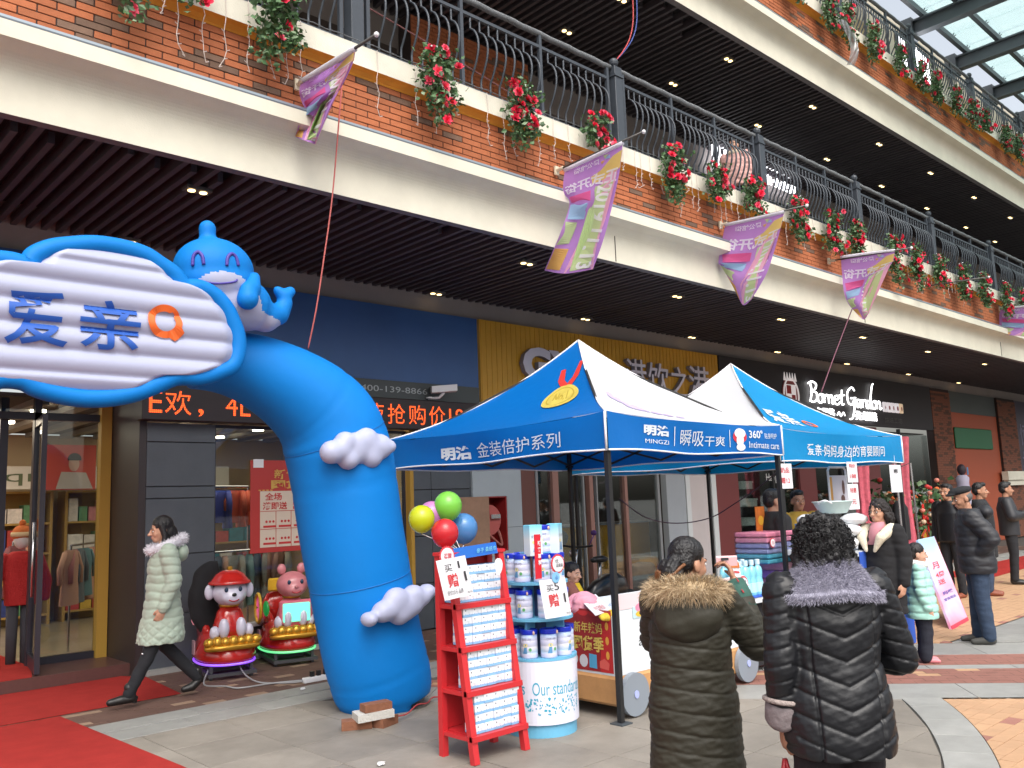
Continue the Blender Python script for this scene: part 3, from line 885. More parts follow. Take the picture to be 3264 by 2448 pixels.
# shelves, boxes, hanging clothes inside
cols = [(.02, .20, .28), (.45, .05, .04), (.55, .35, .05), (.6, .55, .5), (.10, .25, .12), (.5, .18, .2), (.03, .05, .2), (.7, .65, .6)]
goods = [mat(f'goods_colour_{i}', c, rough=.5, var=.25, scale=12) for i, c in enumerate(cols)]
rg = random.Random(14)
def shelf_unit(x0, x1, y, label):
 t = thing('shelf_unit', label, 'shelf', ((x0 + x1) / 2, y, .12))
 mb = MB().box(x0, x0 + .04, y, y + .4, .12, 2.1).box(x1 - .04, x1, y, y + .4, .12, 2.1).box(x0 + .041, x1 - .041, y + .36, y + .39, .12, 2.1)
 for z in (.25, .7, 1.15, 1.6, 2.07): mb.box(x0 + .041, x1 - .041, y, y + .358, z, z + .03)
 part('carcass', mb, mat('ochre_shelf', (.40, .24, .06), rough=.6), t)
 for z in (.281, .731, 1.181, 1.631):
  x = x0 + .06
  while x < x1 - .25:
   w = rg.uniform(.12, .26); h = rg.uniform(.18, .36)
   part('goods_box', MB().box(x, x + w, y + .04, y + .3, z, z + h), rg.choice(goods), t); x += w + .02
 return t
shelf_unit(2.95, 4.0, 14.6, 'ochre shelf with coloured boxes inside the shop behind the open door')
shelf_unit(4.2, 5.6, 14.7, 'ochre shelf with boxes at the back of the baby shop, seen through the window')
shelf_unit(5.8, 7.6, 14.5, 'ochre shelf at the right back of the baby shop')
def garment(x, y, z, w, h, m, parent):
 R_ = Matrix.Rotation(rg.uniform(-.4, .4) + pi / 2 * .6, 3, 'Z'); mb = MB(); c = Vector((x, y, z))
 prof = [(0, .30 * w), (.06, .42 * w), (.2, .5 * w), (.55, .46 * w), (1, .56 * w)]
 ring = []
 for s, r in prof:
  for k in range(10):
   a = 2 * pi * k / 10; ring.append(c + R_ @ Vector((cos(a) * r, sin(a) * r * .28 * (1 + .25 * sin(3 * a)), -s * h)))
 fs = [(i * 10 + k, i * 10 + (k + 1) % 10, (i + 1) * 10 + (k + 1) % 10, (i + 1) * 10 + k) for i in range(4) for k in range(10)]
 mb.add(ring, fs)
 for s in (-1, 1): mb.tube([c + R_ @ Vector((s * .34 * w, 0, -.05 * h)), c + R_ @ Vector((s * .62 * w, 0, -.35 * h)), c + R_ @ Vector((s * .62 * w, 0, -.62 * h))], [.09 * w, .10 * w, .08 * w], 7)
 return part('garment', mb, m, parent, smooth=True)
def rack(pts, z, label, pal, h=.55, w=.34):
 t = thing('clothes_rail', label, 'clothes rack', (pts[0][0], pts[0][1], .12))
 a = Vector((*pts[0], z)); b = Vector((*pts[1], z))
 part('rail', MB().tube([a, b], .014, 6).tube([a, (a.x, a.y, .12)], .014, 6).tube([b, (b.x, b.y, .12)], .014, 6), m_chrome, t)
 n_ = int((b - a).length / .11)
 for i in range(n_ + 1):
  p = a.lerp(b, i / n_); garment(p.x, p.y, z - .05, w, h * rg.uniform(.85, 1.1), rg.choice(pal), t)
 return t
gp1 = [mat('pink_garment', (.42, .16, .14), rough=.9), mat('grey_garment', (.12, .14, .16), rough=.9), mat('maroon_garment', (.16, .05, .06), rough=.9), mat('peach_garment', (.50, .27, .18), rough=.9), mat('teal_garment', (.10, .20, .22), rough=.9)]
gp2 = [mat('orange_garment', (.65, .09, .03), rough=.7), mat('blue_garment', (.04, .06, .35), rough=.7), mat('violet_garment', (.15, .12, .35), rough=.7), mat('orange_garment', (.65, .09, .03))]
ra_, rb_ = P(228, 1700, Y=11.3), P(318, 1700, Y=12.3)
rack(((ra_.x, 11.3), (rb_.x, 12.3)), 1.35, 'rail of pink and grey baby clothes just inside the shop door', gp1, .6)
rack(((3.0, 12.6), (3.5, 13.6)), 1.4, 'second rail of baby clothes deeper inside the shop', gp1, .6)
rack(((4.45, 10.6), (5.35, 10.9)), 2.0, 'rail of orange and blue children jackets hung high behind the shop window', gp2, .45, .34)
rack(((4.5, 10.2), (5.6, 10.3)), 1.2, 'rail of pale baby clothes low behind the shop window', [mat('pale_garment', (.4, .36, .28), rough=.9), mat('mint_garment', (.22, .34, .30), rough=.9), gp1[3], gp1[1]], .6)
lb = thing('wall_signboard', 'white board with mirrored lettering high on the back wall of the baby shop', 'sign', (3.6, 14.2, 2.1))
part('board', MB().box(2.9, 6.6, 14.15, 14.22, 2.12, 2.45), mat('lit_white_board', (.6, .58, .52), rough=.6), lb)
mb = MB(); text_flat(mb, 'iqniqi', (3.1, 14.147, 2.17), (1.2, 0, 0), (0, 0, .22)); part('lettering', mb, mat('olive_letters', (.10, .13, .07)), lb)
# hanging picture flags in the shop
for i, (x, y, z, w, h) in enumerate(((1.55, 11.4, 2.05, .62, .55), (3.35, 12.6, 2.05, .62, .6))):
 t = thing('picture_banner', ['orange banner with a person in a pale sweater hanging near the entrance', 'red and orange banner with a person hanging deeper in the shop'][i], 'banner', (x, y, z))
 part('cloth', MB().box(x, x + w, y, y + .01, z, z + h), mat(f'banner_{i}', ((.55, .20, .04), (.45, .06, .04))[i], rough=.7), t)
 mb = MB(); mb.poly([(x + w * .2, y - .004, z + h * .02), (x + w * .95, y - .004, z + h * .02), (x + w * .8, y - .004, z + h * .38), (x + w * .3, y - .004, z + h * .4)])
 part('printed_sweater', mb, mat('print_sweater', (.40, .36, .33)), t)
 mb = MB(); mb.poly([(x + w * (.55 + .11 * cos(a)), y - .005, z + h * (.58 + .17 * sin(a))) for a in np.linspace(0, 2 * pi, 16)[:-1]]); part('printed_face', mb, mat('print_skin', (.45, .28, .2)), t)
 mb = MB(); mb.poly([(x + w * (.56 + .14 * cos(a)), y - .0065, z + h * (.68 + .14 * sin(a))) for a in np.linspace(-.2, pi + .2, 12)]); part('printed_hair', mb, m_black, t)
# child mannequin
mq = thing('mannequin', 'child mannequin in red jacket and striped orange wool hat inside the entrance', 'mannequin', (1.95, 10.9, .12))
wx, wy = 1.95, 10.9
wz = P(75, 1600, Y=10.9)
wx = wz.x
mb = MB().loft([(.75, wx, wy, .15, .11), (1.0, wx, wy, .17, .12), (1.25, wx, wy, .17, .11), (1.33, wx, wy, .10, .08)]).cap([(wx - .17, wy, 1.26), (wx - .26, wy - .02, 1.0), (wx - .24, wy - .05, .82)], [.06, .055, .05]).cap([(wx + .17, wy, 1.26), (wx + .26, wy - .02, 1.0), (wx + .24, wy - .05, .82)], [.06, .055, .05])
blob('jacket', mb, mat('red_wool', (.42, .02, .02), rough=.9, bump=.5, bscale=60), mq, .012, 3, world=True)
part('head', MB().ell((wx, wy, 1.46), .085, .09, .11), mat('mannequin_white', (.6, .58, .55), rough=.4), mq, smooth=True)
part('hat', MB().ell((wx, wy + .01, 1.52), .105, .11, .10), mat('orange_wool', (.55, .14, .03), rough=.9, bump=.5, bscale=60), mq, smooth=True)
part('hat_band', MB().lathe([(.112, 0), (.116, .025), (.112, .05)], (wx, wy, 1.49), n=18), mat('cream_wool', (.6, .45, .25), rough=.9), mq, smooth=True)
part('pompom', MB().ell((wx, wy, 1.64), .035), mat('orange_wool', (.55, .14, .03)), mq, smooth=True)
part('legs', MB().tube([(wx - .07, wy, .75), (wx - .07, wy, .12)], [.065, .05], 10).tube([(wx + .07, wy, .75), (wx + .07, wy, .12)], [.065, .05], 10), mat('dark_trousers', (.05, .05, .06), rough=.9), mq, smooth=True)
ct = thing('white_display_box', 'low white display plinth with a wooden top just inside the entrance', 'plinth', (1.9, 11.3, .12))
part('carcass', MB().box(1.4, 2.35, 11.1, 11.7, .2, .55), mat('white_laminate', (.6, .58, .55), rough=.5), ct); part('top', MB().box(1.38, 2.37, 11.08, 11.72, .552, .60), mat('light_wood', (.45, .28, .13), rough=.5), ct)
# window poster
wp = thing('window_poster', 'large red new-year sale poster on the baby shop window', 'poster', (5.2, 9.69, 1.2))
a0 = P(797, 1765, Y=9.68);
px0, pz0 = a0.x, a0.z; px1, pz1 = px0 + 1.25, 2.27
part('sheet', MB().box(px0, px1, 9.672, 9.684, pz0, pz1), mat('poster_red', (.42, .035, .03), rough=.5), wp)
mb = MB()
def pr(x0, x1, z0, z1, y=9.668): mb.box(px0 + x0, px0 + x1, y, y + .003, pz0 + z0, pz0 + z1)
pr(.12, 1.15, .06, .72)
part('white_area', mb, mat('poster_cream', (.62, .52, .42), rough=.6), wp)
mb = MB()
for i in range(5):
 for j in range(2):
  x = .15 + i * .2; z = .09 + j * .2
  for q in range(3): mb.poly([(px0 + x + .05 + q * .045 + .016 * cos(a), 9.6655, pz0 + z + .07 + .016 * sin(a)) for a in np.linspace(0, 2 * pi, 9)[:-1]])
  mb.box(px0 + x + .01, px0 + x + .17, 9.665, 9.667, pz0 + z, pz0 + z + .025)
for i in range(6): mb.box(px0 + .12, px0 + 1.15, 9.664, 9.6665, pz0 + .27 + (0 if i < 1 else 10), pz0 + .276 + (0 if i < 1 else 10)) if i < 1 else None
mb.box(px0 + .12, px0 + 1.15, 9.664, 9.6665, pz0 + .48, pz0 + .486)
for i in range(1, 5): mb.box(px0 + .12 + i * .2, px0 + .126 + i * .2, 9.664, 9.6665, pz0 + .06, pz0 + .48)
for i in range(4): mb.box(px0 + .55, px0 + .78, 9.665, 9.667, pz0 + .5 + i * .05, pz0 + .535 + i * .05)
text_flat(mb, '全场', (px0 + .18, 9.666, pz0 + .61), (.22, 0, 0), (0, 0, .09), bold=.02); text_flat(mb, '满即送', (px0 + .15, 9.666, pz0 + .50), (.32, 0, 0), (0, 0, .09), bold=.02)
part('red_print', mb, mat('print_red', (.5, .03, .03), rough=.6), wp)
mb = MB(); text_flat(mb, '新年辣妈', (px0 + .30, 9.668, pz0 + .86), (.62, 0, 0), (0, 0, .12), bold=.02); text_flat(mb, '囤货季', (px0 + .26, 9.668, pz0 + .745), (.62, 0, 0), (0, 0, .11), bold=.04)
for i in range(4): mb.box(px0 + .10 + i * .05, px0 + .13 + i * .05, 9.668, 9.671, pz0 + .725, pz0 + .738)
part('gold_print', mb, mat('print_gold', (.60, .36, .08), rough=.5), wp)
part('price_tag', MB().box(px0 + .03, px0 + .16, 9.662, 9.666, pz0 + 1.0, pz0 + 1.10), m_white, wp)
# security camera on the band
cc = thing('security_camera', 'white bullet security camera on the band under the blue fascia', 'camera', (7.45, 9.4, 3.2))
q = P(1415, 1240, Y=9.3);
part('housing', MB().obox(q, (.15, -.09, .012), (.035, .06, 0), (0, 0, .045)), m_white, cc)
part('lens', MB().obox(q + Vector((-.16, .095, -.012)), (.012, -.007, 0), (.028, .05, 0), (0, 0, .038)), m_black, cc)
part('bracket', MB().tube([q + Vector((0, 0, -.05)), q + Vector((-.02, .08, -.11)), (q.x - .12, 9.5, q.z - .12)], .02, 8).lathe([(.05, 0), (.05, .02)], (q.x - .12, 9.47, q.z - .12), n=10), m_white, cc, smooth=True)

# ---------------------------------------------------------------- fire hose wall and the drinks shop with the yellow fascia
drink = thing('drinks_shop', 'drinks shop front with ochre fascia and glazed doors', 'shop', (11, 9.6, 0))
part('fascia', MB().box(8.28, 14.39, 9.50, 9.594, 3.13, 4.355), mat('ochre_fascia', (.56, .29, .025), rough=.45, var=.12, scale=1.2), drink)
for i in range(60): part('fascia_rib', MB().box(8.30 + i * .1015, 8.335 + i * .1015, 9.493, 9.4995, 3.135, 4.35), mat('ochre_fascia', (0, 0, 0)), drink)
m_lav = mat('lavender_letters', (.60, .58, .70), rough=.4); m_lavs = mat('letter_sides', (.26, .25, .31), rough=.5)
for s, x0, x1, z0, z1, bo in (('G', 9.05, 9.66, 3.50, 4.02, .055), ('Y', 9.62, 10.28, 3.50, 4.0, .055), ('港', 11.48, 12.04, 3.44, 4.04, .006), ('饮', 12.08, 12.68, 3.44, 4.02, .006), ('之', 12.72, 13.24, 3.44, 4.0, .006), ('港', 13.28, 13.94, 3.44, 4.06, .006)):
 mb = MB(); text_flat(mb, s, (x0, 9.40, z0), (x1 - x0, 0, 0), (0, 0, z1 - z0), bold=bo, thick=.0);
 fr = part('fascia_letter', mb, m_lav, drink)
 mb = MB(); text_flat(mb, s, (x0, 9.485, z0), (x1 - x0, 0, 0), (0, 0, z1 - z0), bold=bo, thick=.08); part('letter_return', mb, m_lavs, drink)
part('white_pier', MB().box(8.16, 8.22, 9.62, 9.75, 0, 3.125).box(8.82, 9.12, 9.62, 9.75, 0, 3.125).box(8.2201, 8.8199, 9.62, 9.75, 1.762, 3.125).box(8.2201, 8.8199, 9.62, 9.75, 0, .965), mat('pale_grey_panel', (.36, .41, .45), rough=.5, var=.05, scale=2), drink)
part('panel_joint', MB().box(8.822, 9.118, 9.617, 9.6195, 1.30, 1.305), m_greystrip, drink)
hose = thing('fire_hose_cabinet', 'open red fire hose cabinet with reel and wooden door in the pale wall', 'fire hose cabinet', (8.5, 9.7, .97))
m_firered = mat('fire_red', (.33, .02, .02), rough=.5)
part('box', MB().box(8.22, 8.82, 9.90, 9.92, .965, 1.762).box(8.222, 8.24, 9.63, 9.90, .967, 1.76).box(8.80, 8.818, 9.63, 9.90, .967, 1.76).box(8.241, 8.799, 9.63, 9.90, .967, .985).box(8.241, 8.799, 9.63, 9.90, 1.742, 1.76), m_firered, hose)
rl = MB();
for yy, r in ((9.66, .22), (9.84, .22)):
 rl.add([(8.50 + r * cos(a), yy + d, 1.42 + r * sin(a)) for d in (0, .015) for a in np.linspace(0, 2 * pi, 25)[:-1]], [tuple(range(24)), tuple(range(47, 23, -1))] + [(k, (k + 1) % 24, 24 + (k + 1) % 24, 24 + k) for k in range(24)])
part('reel', rl, mat('reel_red', (.45, .10, .09), rough=.5), hose)
part('coiled_hose', MB().tube([(8.50 + (.13 + .002 * k) * cos(k * .55), 9.69 + (k % 40) * .0035, 1.42 + (.13 + .002 * k) * sin(k * .55)) for k in range(36)], .02, 6).tube(catmull([(8.45, 9.68, 1.25), (8.60, 9.66, 1.12), (8.72, 9.66, 1.05), (8.70, 9.68, 1.22), (8.62, 9.7, 1.36)], 6), .02, 6), mat('hose_red', (.40, .13, .11), rough=.8), hose, smooth=True)
part('nozzle', MB().box(8.50, 8.68, 9.62, 9.65, 1.44, 1.50), m_chrome, hose)
part('valve', MB().tube([(8.28, 9.72, 1.02), (8.42, 9.72, 1.02)], .035, 8), m_chrome, hose)
part('cabinet_door', MB().obox((8.06, 9.50, 1.36), (.18, -.13, 0), (.01, .014, 0), (0, 0, .40)), mat('wood_laminate', (.26, .15, .095), rough=.5, var=.2, scale=4), hose)
m_pinkmull = mat('dusty_pink_frame', (.27, .14, .115), rough=.5); m_greyfr = mat('grey_frame', (.22, .23, .24), rough=.4)
part('side_panel', MB().box(9.125, 9.45, 9.66, 9.74, 0, 3.125), mat('maroon_panel', (.13, .05, .04), rough=.5), drink)
for x0, x1 in ((9.80, 9.93), (10.65, 10.74), (11.54, 11.61)): part('mullion', MB().box(x0, x1, 9.62, 9.72, 0, 3.125), m_pinkmull, drink)
for x0, x1 in ((9.455, 9.50), (10.52, 10.55), (10.84, 10.87), (12.46, 12.52)): part('mullion', MB().box(x0, x1, 9.64, 9.70, 0, 3.125), m_greyfr, drink)
for x0, x1 in ((9.505, 9.795), (9.935, 10.515), (10.88, 11.535), (11.615, 12.455)): part('pane', MB().box(x0, x1, 9.67, 9.68, .04, 3.12), m_glass, drink)
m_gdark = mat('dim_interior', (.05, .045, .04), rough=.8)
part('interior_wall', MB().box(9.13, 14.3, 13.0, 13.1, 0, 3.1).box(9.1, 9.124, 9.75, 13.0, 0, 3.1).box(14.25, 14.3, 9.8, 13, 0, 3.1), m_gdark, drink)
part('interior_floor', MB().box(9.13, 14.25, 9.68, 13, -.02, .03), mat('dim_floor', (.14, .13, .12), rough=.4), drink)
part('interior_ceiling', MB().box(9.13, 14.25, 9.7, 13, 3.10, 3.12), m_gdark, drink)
part('bar_counter', MB().box(10.6, 11.4, 10.6, 11.0, .03, 1.2).box(11.9, 13.3, 10.55, 11.0, .03, 1.2), mat('yellow_counter', (.52, .27, .02), rough=.5), drink)
part('counter_stool', MB().box(12.4, 12.9, 10.1, 10.4, .03, .6), mat('yellow_counter', (0, 0, 0)), drink)
part('counter_top', MB().box(10.55, 11.45, 10.55, 11.05, 1.202, 1.24).box(11.85, 13.35, 10.5, 11.05, 1.202, 1.24), mat('grey_top', (.2, .2, .2), rough=.4), drink)
for i, (x, w, c) in enumerate(((12.69, .55, (.29, .32, .35)), (13.38, .64, (.47, .43, .43)))): part('pier_panel', MB().box(x, x + w, 9.62, 9.74, 0, 3.125), mat(f'pier_panel_{i}', c, rough=.5, var=.06, scale=1), drink)
part('pier_edge', MB().box(13.25, 13.375, 9.60, 9.74, 0, 3.125).box(14.06, 14.21, 9.60, 9.74, 0, 3.125), mat('pier_edge', (.52, .55, .56), rough=.5), drink)
ld = bpy.data.lights.new('drinks_shop_light', 'AREA'); ld.energy = 14; ld.size = 1.6; ld.color = (1, .9, .75)
lo = link('drinks_shop_light', ld); lo.location = (11.6, 11.3, 3.05)
tag(part('ceiling_lamp', MB().lathe([(.10, 0), (.10, .03)], (11.6, 11.3, 3.062), n=14), m_shoplamp), 'single lit lamp in the ceiling of the drinks shop behind the tent', 'ceiling light')

# ---------------------------------------------------------------- bakery with the lit script sign
bak = thing('bakery', 'bakery front with black fascia and dark red walls behind the far tent', 'shop', (18, 9.6, 0))
part('fascia', MB().box(14.405, 24.45, 9.48, 9.594, 3.18, 4.355), mat('black_fascia', (.022, .019, .023), rough=.6), bak)
part('red_wall', MB().box(14.22, 15.0, 9.62, 9.74, 0, 3.17), mat('oxblood_wall', (.14, .03, .03), rough=.5), bak)
for x in (17.4, 20.6): part('red_wall', MB().box(x, x + .7, 9.62, 9.74, 0, 3.17), mat('oxblood_wall', (0, 0, 0)), bak)
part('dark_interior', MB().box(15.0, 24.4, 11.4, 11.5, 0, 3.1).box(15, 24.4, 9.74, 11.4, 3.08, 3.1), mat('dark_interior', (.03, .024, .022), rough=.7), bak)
for x0, x1 in ((15.005, 17.395), (18.205, 20.595), (21.205, 24.4)): part('pane', MB().box(x0, x1, 9.66, 9.67, .1, 3.05), m_glass, bak)
part('mullion', MB().box(16.3, 16.36, 9.62, 9.7, 0, 3.17).box(19.3, 19.36, 9.62, 9.7, 0, 3.17).box(22.6, 22.66, 9.62, 9.7, 0, 3.17), m_black, bak)
m_cake = mat('cake_box', (.5, .56, .5), rough=.6)
for i, z in enumerate((.55, 1.12, 1.65)):
 q = P((2370, 2375, 2360)[i], (1665, 1605, 1550)[i], Y=9.95)
 t = thing('cake_box', f'pale round cake box on a glass shelf in the bakery window, {["lowest", "middle", "topmost"][i]} of three', 'cake box', (q.x, 9.95, q.z), group='cake boxes in the bakery window')
 part('box', MB().lathe([(.24, 0), (.24, .12)], (q.x, 9.95, q.z - .06), n=20), m_cake, t); part('lid', MB().lathe([(.26, .122), (.26, .155), (.1, .16)], (q.x, 9.95, q.z - .06), n=20), m_cake, t)
 part('shelf', MB().box(q.x - .5, q.x + .5, 9.7, 10.2, q.z - .08, q.z - .065), m_gdark, bak)
# lit sign, script strokes
sc = thing('bakery_sign', 'lit white script bakery sign with crest and small icons', 'sign', (19.3, 9.45, 3.4))
STROKES = {
 'B': [[(.12, .95), (.2, .5), (.1, .0)], [(.0, .88), (.25, 1.0), (.5, .88), (.42, .62), (.2, .52), (.5, .45), (.52, .15), (.3, -.02), (.08, .05)]],
 'o': [[(.25, .42), (.05, .3), (.08, .02), (.28, .0), (.36, .25), (.25, .42), (.42, .38)]],
 'r': [[(.05, .42), (.08, .0)], [(.08, .2), (.2, .4), (.34, .38)]],
 'n': [[(.05, .42), (.06, .0)], [(.06, .2), (.2, .42), (.3, .3), (.3, .0), (.42, .06)]],
 'e': [[(.05, .2), (.3, .26), (.26, .42), (.08, .36), (.06, .05), (.25, -.02), (.4, .1)]],
 't': [[(.2, .75), (.16, .05), (.3, .02)], [(.0, .45), (.36, .5)]],
 'G': [[(.55, .85), (.35, 1.0), (.05, .7), (.08, .2), (.35, .1), (.52, .4), (.55, .45), (.5, -.1), (.35, -.6), (.15, -.68)], [(.28, .42), (.62, .47)]],
 'a': [[(.3, .38), (.1, .36), (.05, .08), (.2, .0), (.32, .3), (.34, .0), (.44, .06)]],
 'd': [[(.3, .38), (.1, .36), (.05, .05), (.22, .02), (.36, .5), (.52, 1.2), (.62, 1.35)], [(.42, .8), (.34, .05), (.44, .04)]],
}
mb = MB()
def script(word, x, z, size, adv):
 for ch in word:
  for st in STROKES[ch]:
   pts = catmull([(x + p[0] * .70 + p[1] * size * .08, 9.43, z + p[1] * size) for p in st], 5)
   mb.tube(pts, .018, 7, ry=1)
  x += adv[ch] * .70
 return x
adv = {'B': .55, 'o': .37, 'r': .32, 'n': .40, 'e': .37, 't': .36, 'G': .62, 'a': .42, 'd': .42}
script('Bornet', 17.70, 3.62, .45, adv); script('Gardon', 19.48, 3.60, .45, adv); sc.location.x -= .62
sc_o = part('script_letters', mb, mat('lit_script', (.9, .9, .9), emit=(1, 1, .98), es=2.2), sc, smooth=True)
mb = MB(); text_flat(mb, '布雷格', (17.95, 9.43, 3.30), (.85, 0, 0), (0, 0, .2), bold=.0, thick=.03); text_flat(mb, '英式烘焙', (19.82, 9.43, 3.29), (1.1, 0, 0), (0, 0, .21), bold=.0, thick=.03)
mb.tube(catmull([(18.95, 9.43, 3.36), (19.05, 9.43, 3.44), (19.12, 9.43, 3.34), (19.25, 9.43, 3.44), (19.32, 9.43, 3.36)], 5), .015, 5)
part('small_letters', mb, mat('lit_small', (.85, .85, .85), emit=(1, 1, 1), es=1.3), sc)
for i in range(5):
 x = 21.42 + i * .235
 part('icon_tile', MB().box(x, x + .20, 9.44, 9.478, 3.55, 3.80, .015), mat('icon_white', (.72, .70, .72), emit=(.9, .85, .9), es=.25) if i < 4 else mat('icon_cream', (.75, .55, .35), emit=(.9, .7, .5), es=.2), sc)
 part('icon_print', MB().poly([(x + .1 + .05 * cos(a) * (1 if i % 2 else .7), 9.438, 3.66 + .06 * sin(a)) for a in np.linspace(0, 2 * pi, 3 + i * 2 + 1)[:-1]]), m_firered, sc)
crest = MB(); c0 = (17.0, 9.46, 3.72)
crest.poly([(c0[0] + .33 * cos(a), 9.455, c0[2] + .38 * sin(a)) for a in np.linspace(0, 2 * pi, 25)[:-1]], (0, .02, 0)); part('crest_oval', crest, mat('crest_red', (.25, .06, .06)), sc)
crest = MB(); crest.poly([(c0[0] - .2, 9.44, c0[2] + .22), (c0[0] - .2, 9.44, c0[2] - .1), (c0[0], 9.44, c0[2] - .3), (c0[0] + .2, 9.44, c0[2] - .1), (c0[0] + .2, 9.44, c0[2] + .22)], (0, .012, 0))
for k in range(5): crest.poly([(c0[0] - .22 + .11 * k - .05, 9.44, c0[2] + .30), (c0[0] - .22 + .11 * k + .05, 9.44, c0[2] + .30), (c0[0] - .22 + .11 * k, 9.44, c0[2] + .48)], (0, .012, 0))
crest.tube([(c0[0] + .30 * cos(a), 9.44, c0[2] + .35 * sin(a)) for a in np.linspace(0, 2 * pi, 33)[:-1]], .018, 5, closed=True)
part('crest_shield', crest, mat('crest_white', (.7, .66, .66), emit=(.9, .85, .85), es=.2), sc)
part('crest_quarter', MB().box(c0[0] - .18, c0[0] - .01, 9.43, 9.439, c0[2] + .02, c0[2] + .2).box(c0[0] + .01, c0[0] + .15, 9.43, 9.439, c0[2] - .12, c0[2]), m_firered, sc)
mb = MB(); text_flat(mb, '烘焙工坊', (21.45, 9.455, 3.28), (1.0, 0, 0), (0, 0, .14)); part('dim_letters', mb, mat('dim_letters', (.09, .09, .09)), sc)
mb = MB()
q = P(2470, 1540, Y=9.64)
text_flat(mb, 'Happy', (q.x - .3, 9.655, q.z), (.55, 0, 0), (0, 0, .2));
for i in range(4): mb.tube([(q.x - .05 + .10 * cos(a), 9.65, q.z - .5 - i * .1 + .035 * sin(a)) for a in np.linspace(0, 2 * pi, 17)[:-1]], .014, 4, closed=True)
part('window_print', mb, mat('window_white', (.6, .6, .6)), bak)

# ---------------------------------------------------------------- far right: brick piers, orange board, purple shop
far = thing('brick_shopfront', 'far right shop front of brick piers with an orange panel and green board', 'shop', (27, 9.6, 0))
part('pier_core', MB().box(24.52, 25.8, 9.5, 9.7, 0, 4.355), m_mortar, far); part('pier_core', MB().box(29.62, 31.2, 9.5, 9.7, 0, 4.355), m_mortar, far)
mb = joined_bricks(MB(), 24.5, 25.8, 9.5, .03, 4.33, dark=.3); joined_bricks(mb, 29.6, 31.2, 9.5, .03, 4.33, dark=.3)
o = part('brick', mb, [mat('far_brick', (.20, .075, .045), rough=.9), mat('far_brick_dark', (.10, .05, .035), rough=.9)], far); o['kind'] = 'stuff'
part('orange_panel', MB().box(25.81, 29.59, 9.56, 9.70, 0, 3.75), mat('vermilion_panel', (.36, .075, .03), rough=.6), far)
part('grey_panel', MB().box(25.81, 29.59, 9.56, 9.70, 3.755, 4.355), mat('slate_panel', (.07, .085, .085), rough=.6), far)
part('green_board', MB().box(26.02, 28.9, 9.50, 9.555, 2.72, 3.32, .02), mat('green_board', (.015, .13, .05), rough=.5), far)
part('capital', MB().box(29.4, 31.0, 9.36, 9.478, 1.62, 1.78).box(29.3, 31.1, 9.3, 9.478, 1.785, 2.05), m_cream, far)
part('purple_shop', MB().box(31.21, 40, 9.56, 9.7, 0, 4.355), mat('purple_shop', (.03, .02, .05), rough=.4), far)
mb = MB(); text_flat(mb, '折', (31.6, 9.55, 1.9), (.9, 0, 0), (0, 0, .8)); text_flat(mb, '恒', (31.6, 9.55, 2.9), (.8, 0, 0), (0, 0, .7)); part('pale_characters', mb, mat('pale_violet', (.25, .23, .33)), far)
# ---------------------------------------------------------------- red carpet
m_carpet = mat('red_carpet', (.33, .03, .026), rough=1, spec=.1, var=.12, scale=5, bump=.35, bscale=300)
def carpet(poly, z, label, name='red_carpet'):
 mb = slab(poly, z, z + .006, .002); return solo(name, mb, m_carpet, label, 'carpet', (poly[0][0], poly[0][1], z))
carpet([(-2, 8.32), (3.44, 8.36), (3.55, 9.55), (3.40, 9.79), (-2, 9.79)], .004, 'red carpet strip lying along the step of the baby shop entrance')
carpet([(-2, 2.5), (2.52, 2.5), (2.48, 6.0), (2.38, 8.30), (-2, 8.30)], .0045, 'bright red carpet running from the entrance into the street')
carpet([(-2, 9.815), (2.55, 9.815), (2.72, 10.55), (2.7, 11.9), (-2, 11.9)], .126, 'red carpet on top of the step inside the entrance')
carpet([(17, 5.9), (26, 6.3), (26, 7.1), (17, 6.9)], .004, 'distant red carpet strip on the orange paving')

# ---------------------------------------------------------------- inflatable arch
YA = 6.42
m_infl = mat('inflatable_blue', (.0, .17, .54), rough=.6, spec=.25, var=.04, scale=2, bump=.10, bscale=14)
m_inflw = mat('inflatable_white', (.36, .385, .53), rough=.5, bump=.10, bscale=12)
st = [(832, 1528, 84), (830, 1500, 102), (822, 1460, 108), (806, 1400, 109), (792, 1330, 109), (776, 1240, 110), (760, 1150, 111), (747, 1060, 112), (734, 985, 113), (712, 922, 110), (676, 876, 101), (622, 836, 90), (562, 805, 80), (510, 788, 72), (460, 780, 66), (415, 778, 62)]
pts = []; rs = []
for u, v, r in st:
 p = PD(u, v, Y=YA); pts.append(p); rs.append(r * 1.4756 / F * depth_of(p))
cp = catmull([Vector((p.x, p.y, r)) for p, r in zip([Vector((p.x, p.z, 0)) for p in pts], rs)], 7)
cl = [Vector((c.x, YA, c.y)) for c in cp]; cr = [c.z for c in cp]
cl = [c if c.z > .05 else Vector((c.x, c.y, .05)) for c in cl]
for k in (16, 34, 50, 60, 70): cr[k] *= .988
arch = thing('inflatable_arch', 'blue inflatable arch with a cloud signboard and a round smiling whale figure', 'inflatable arch', (pts[2].x, YA, 0))
mb = MB().tube(cl, cr, 40)
base_c = pts[1]
tube_o = part('leg_tube', mb, m_infl, arch, smooth=True)
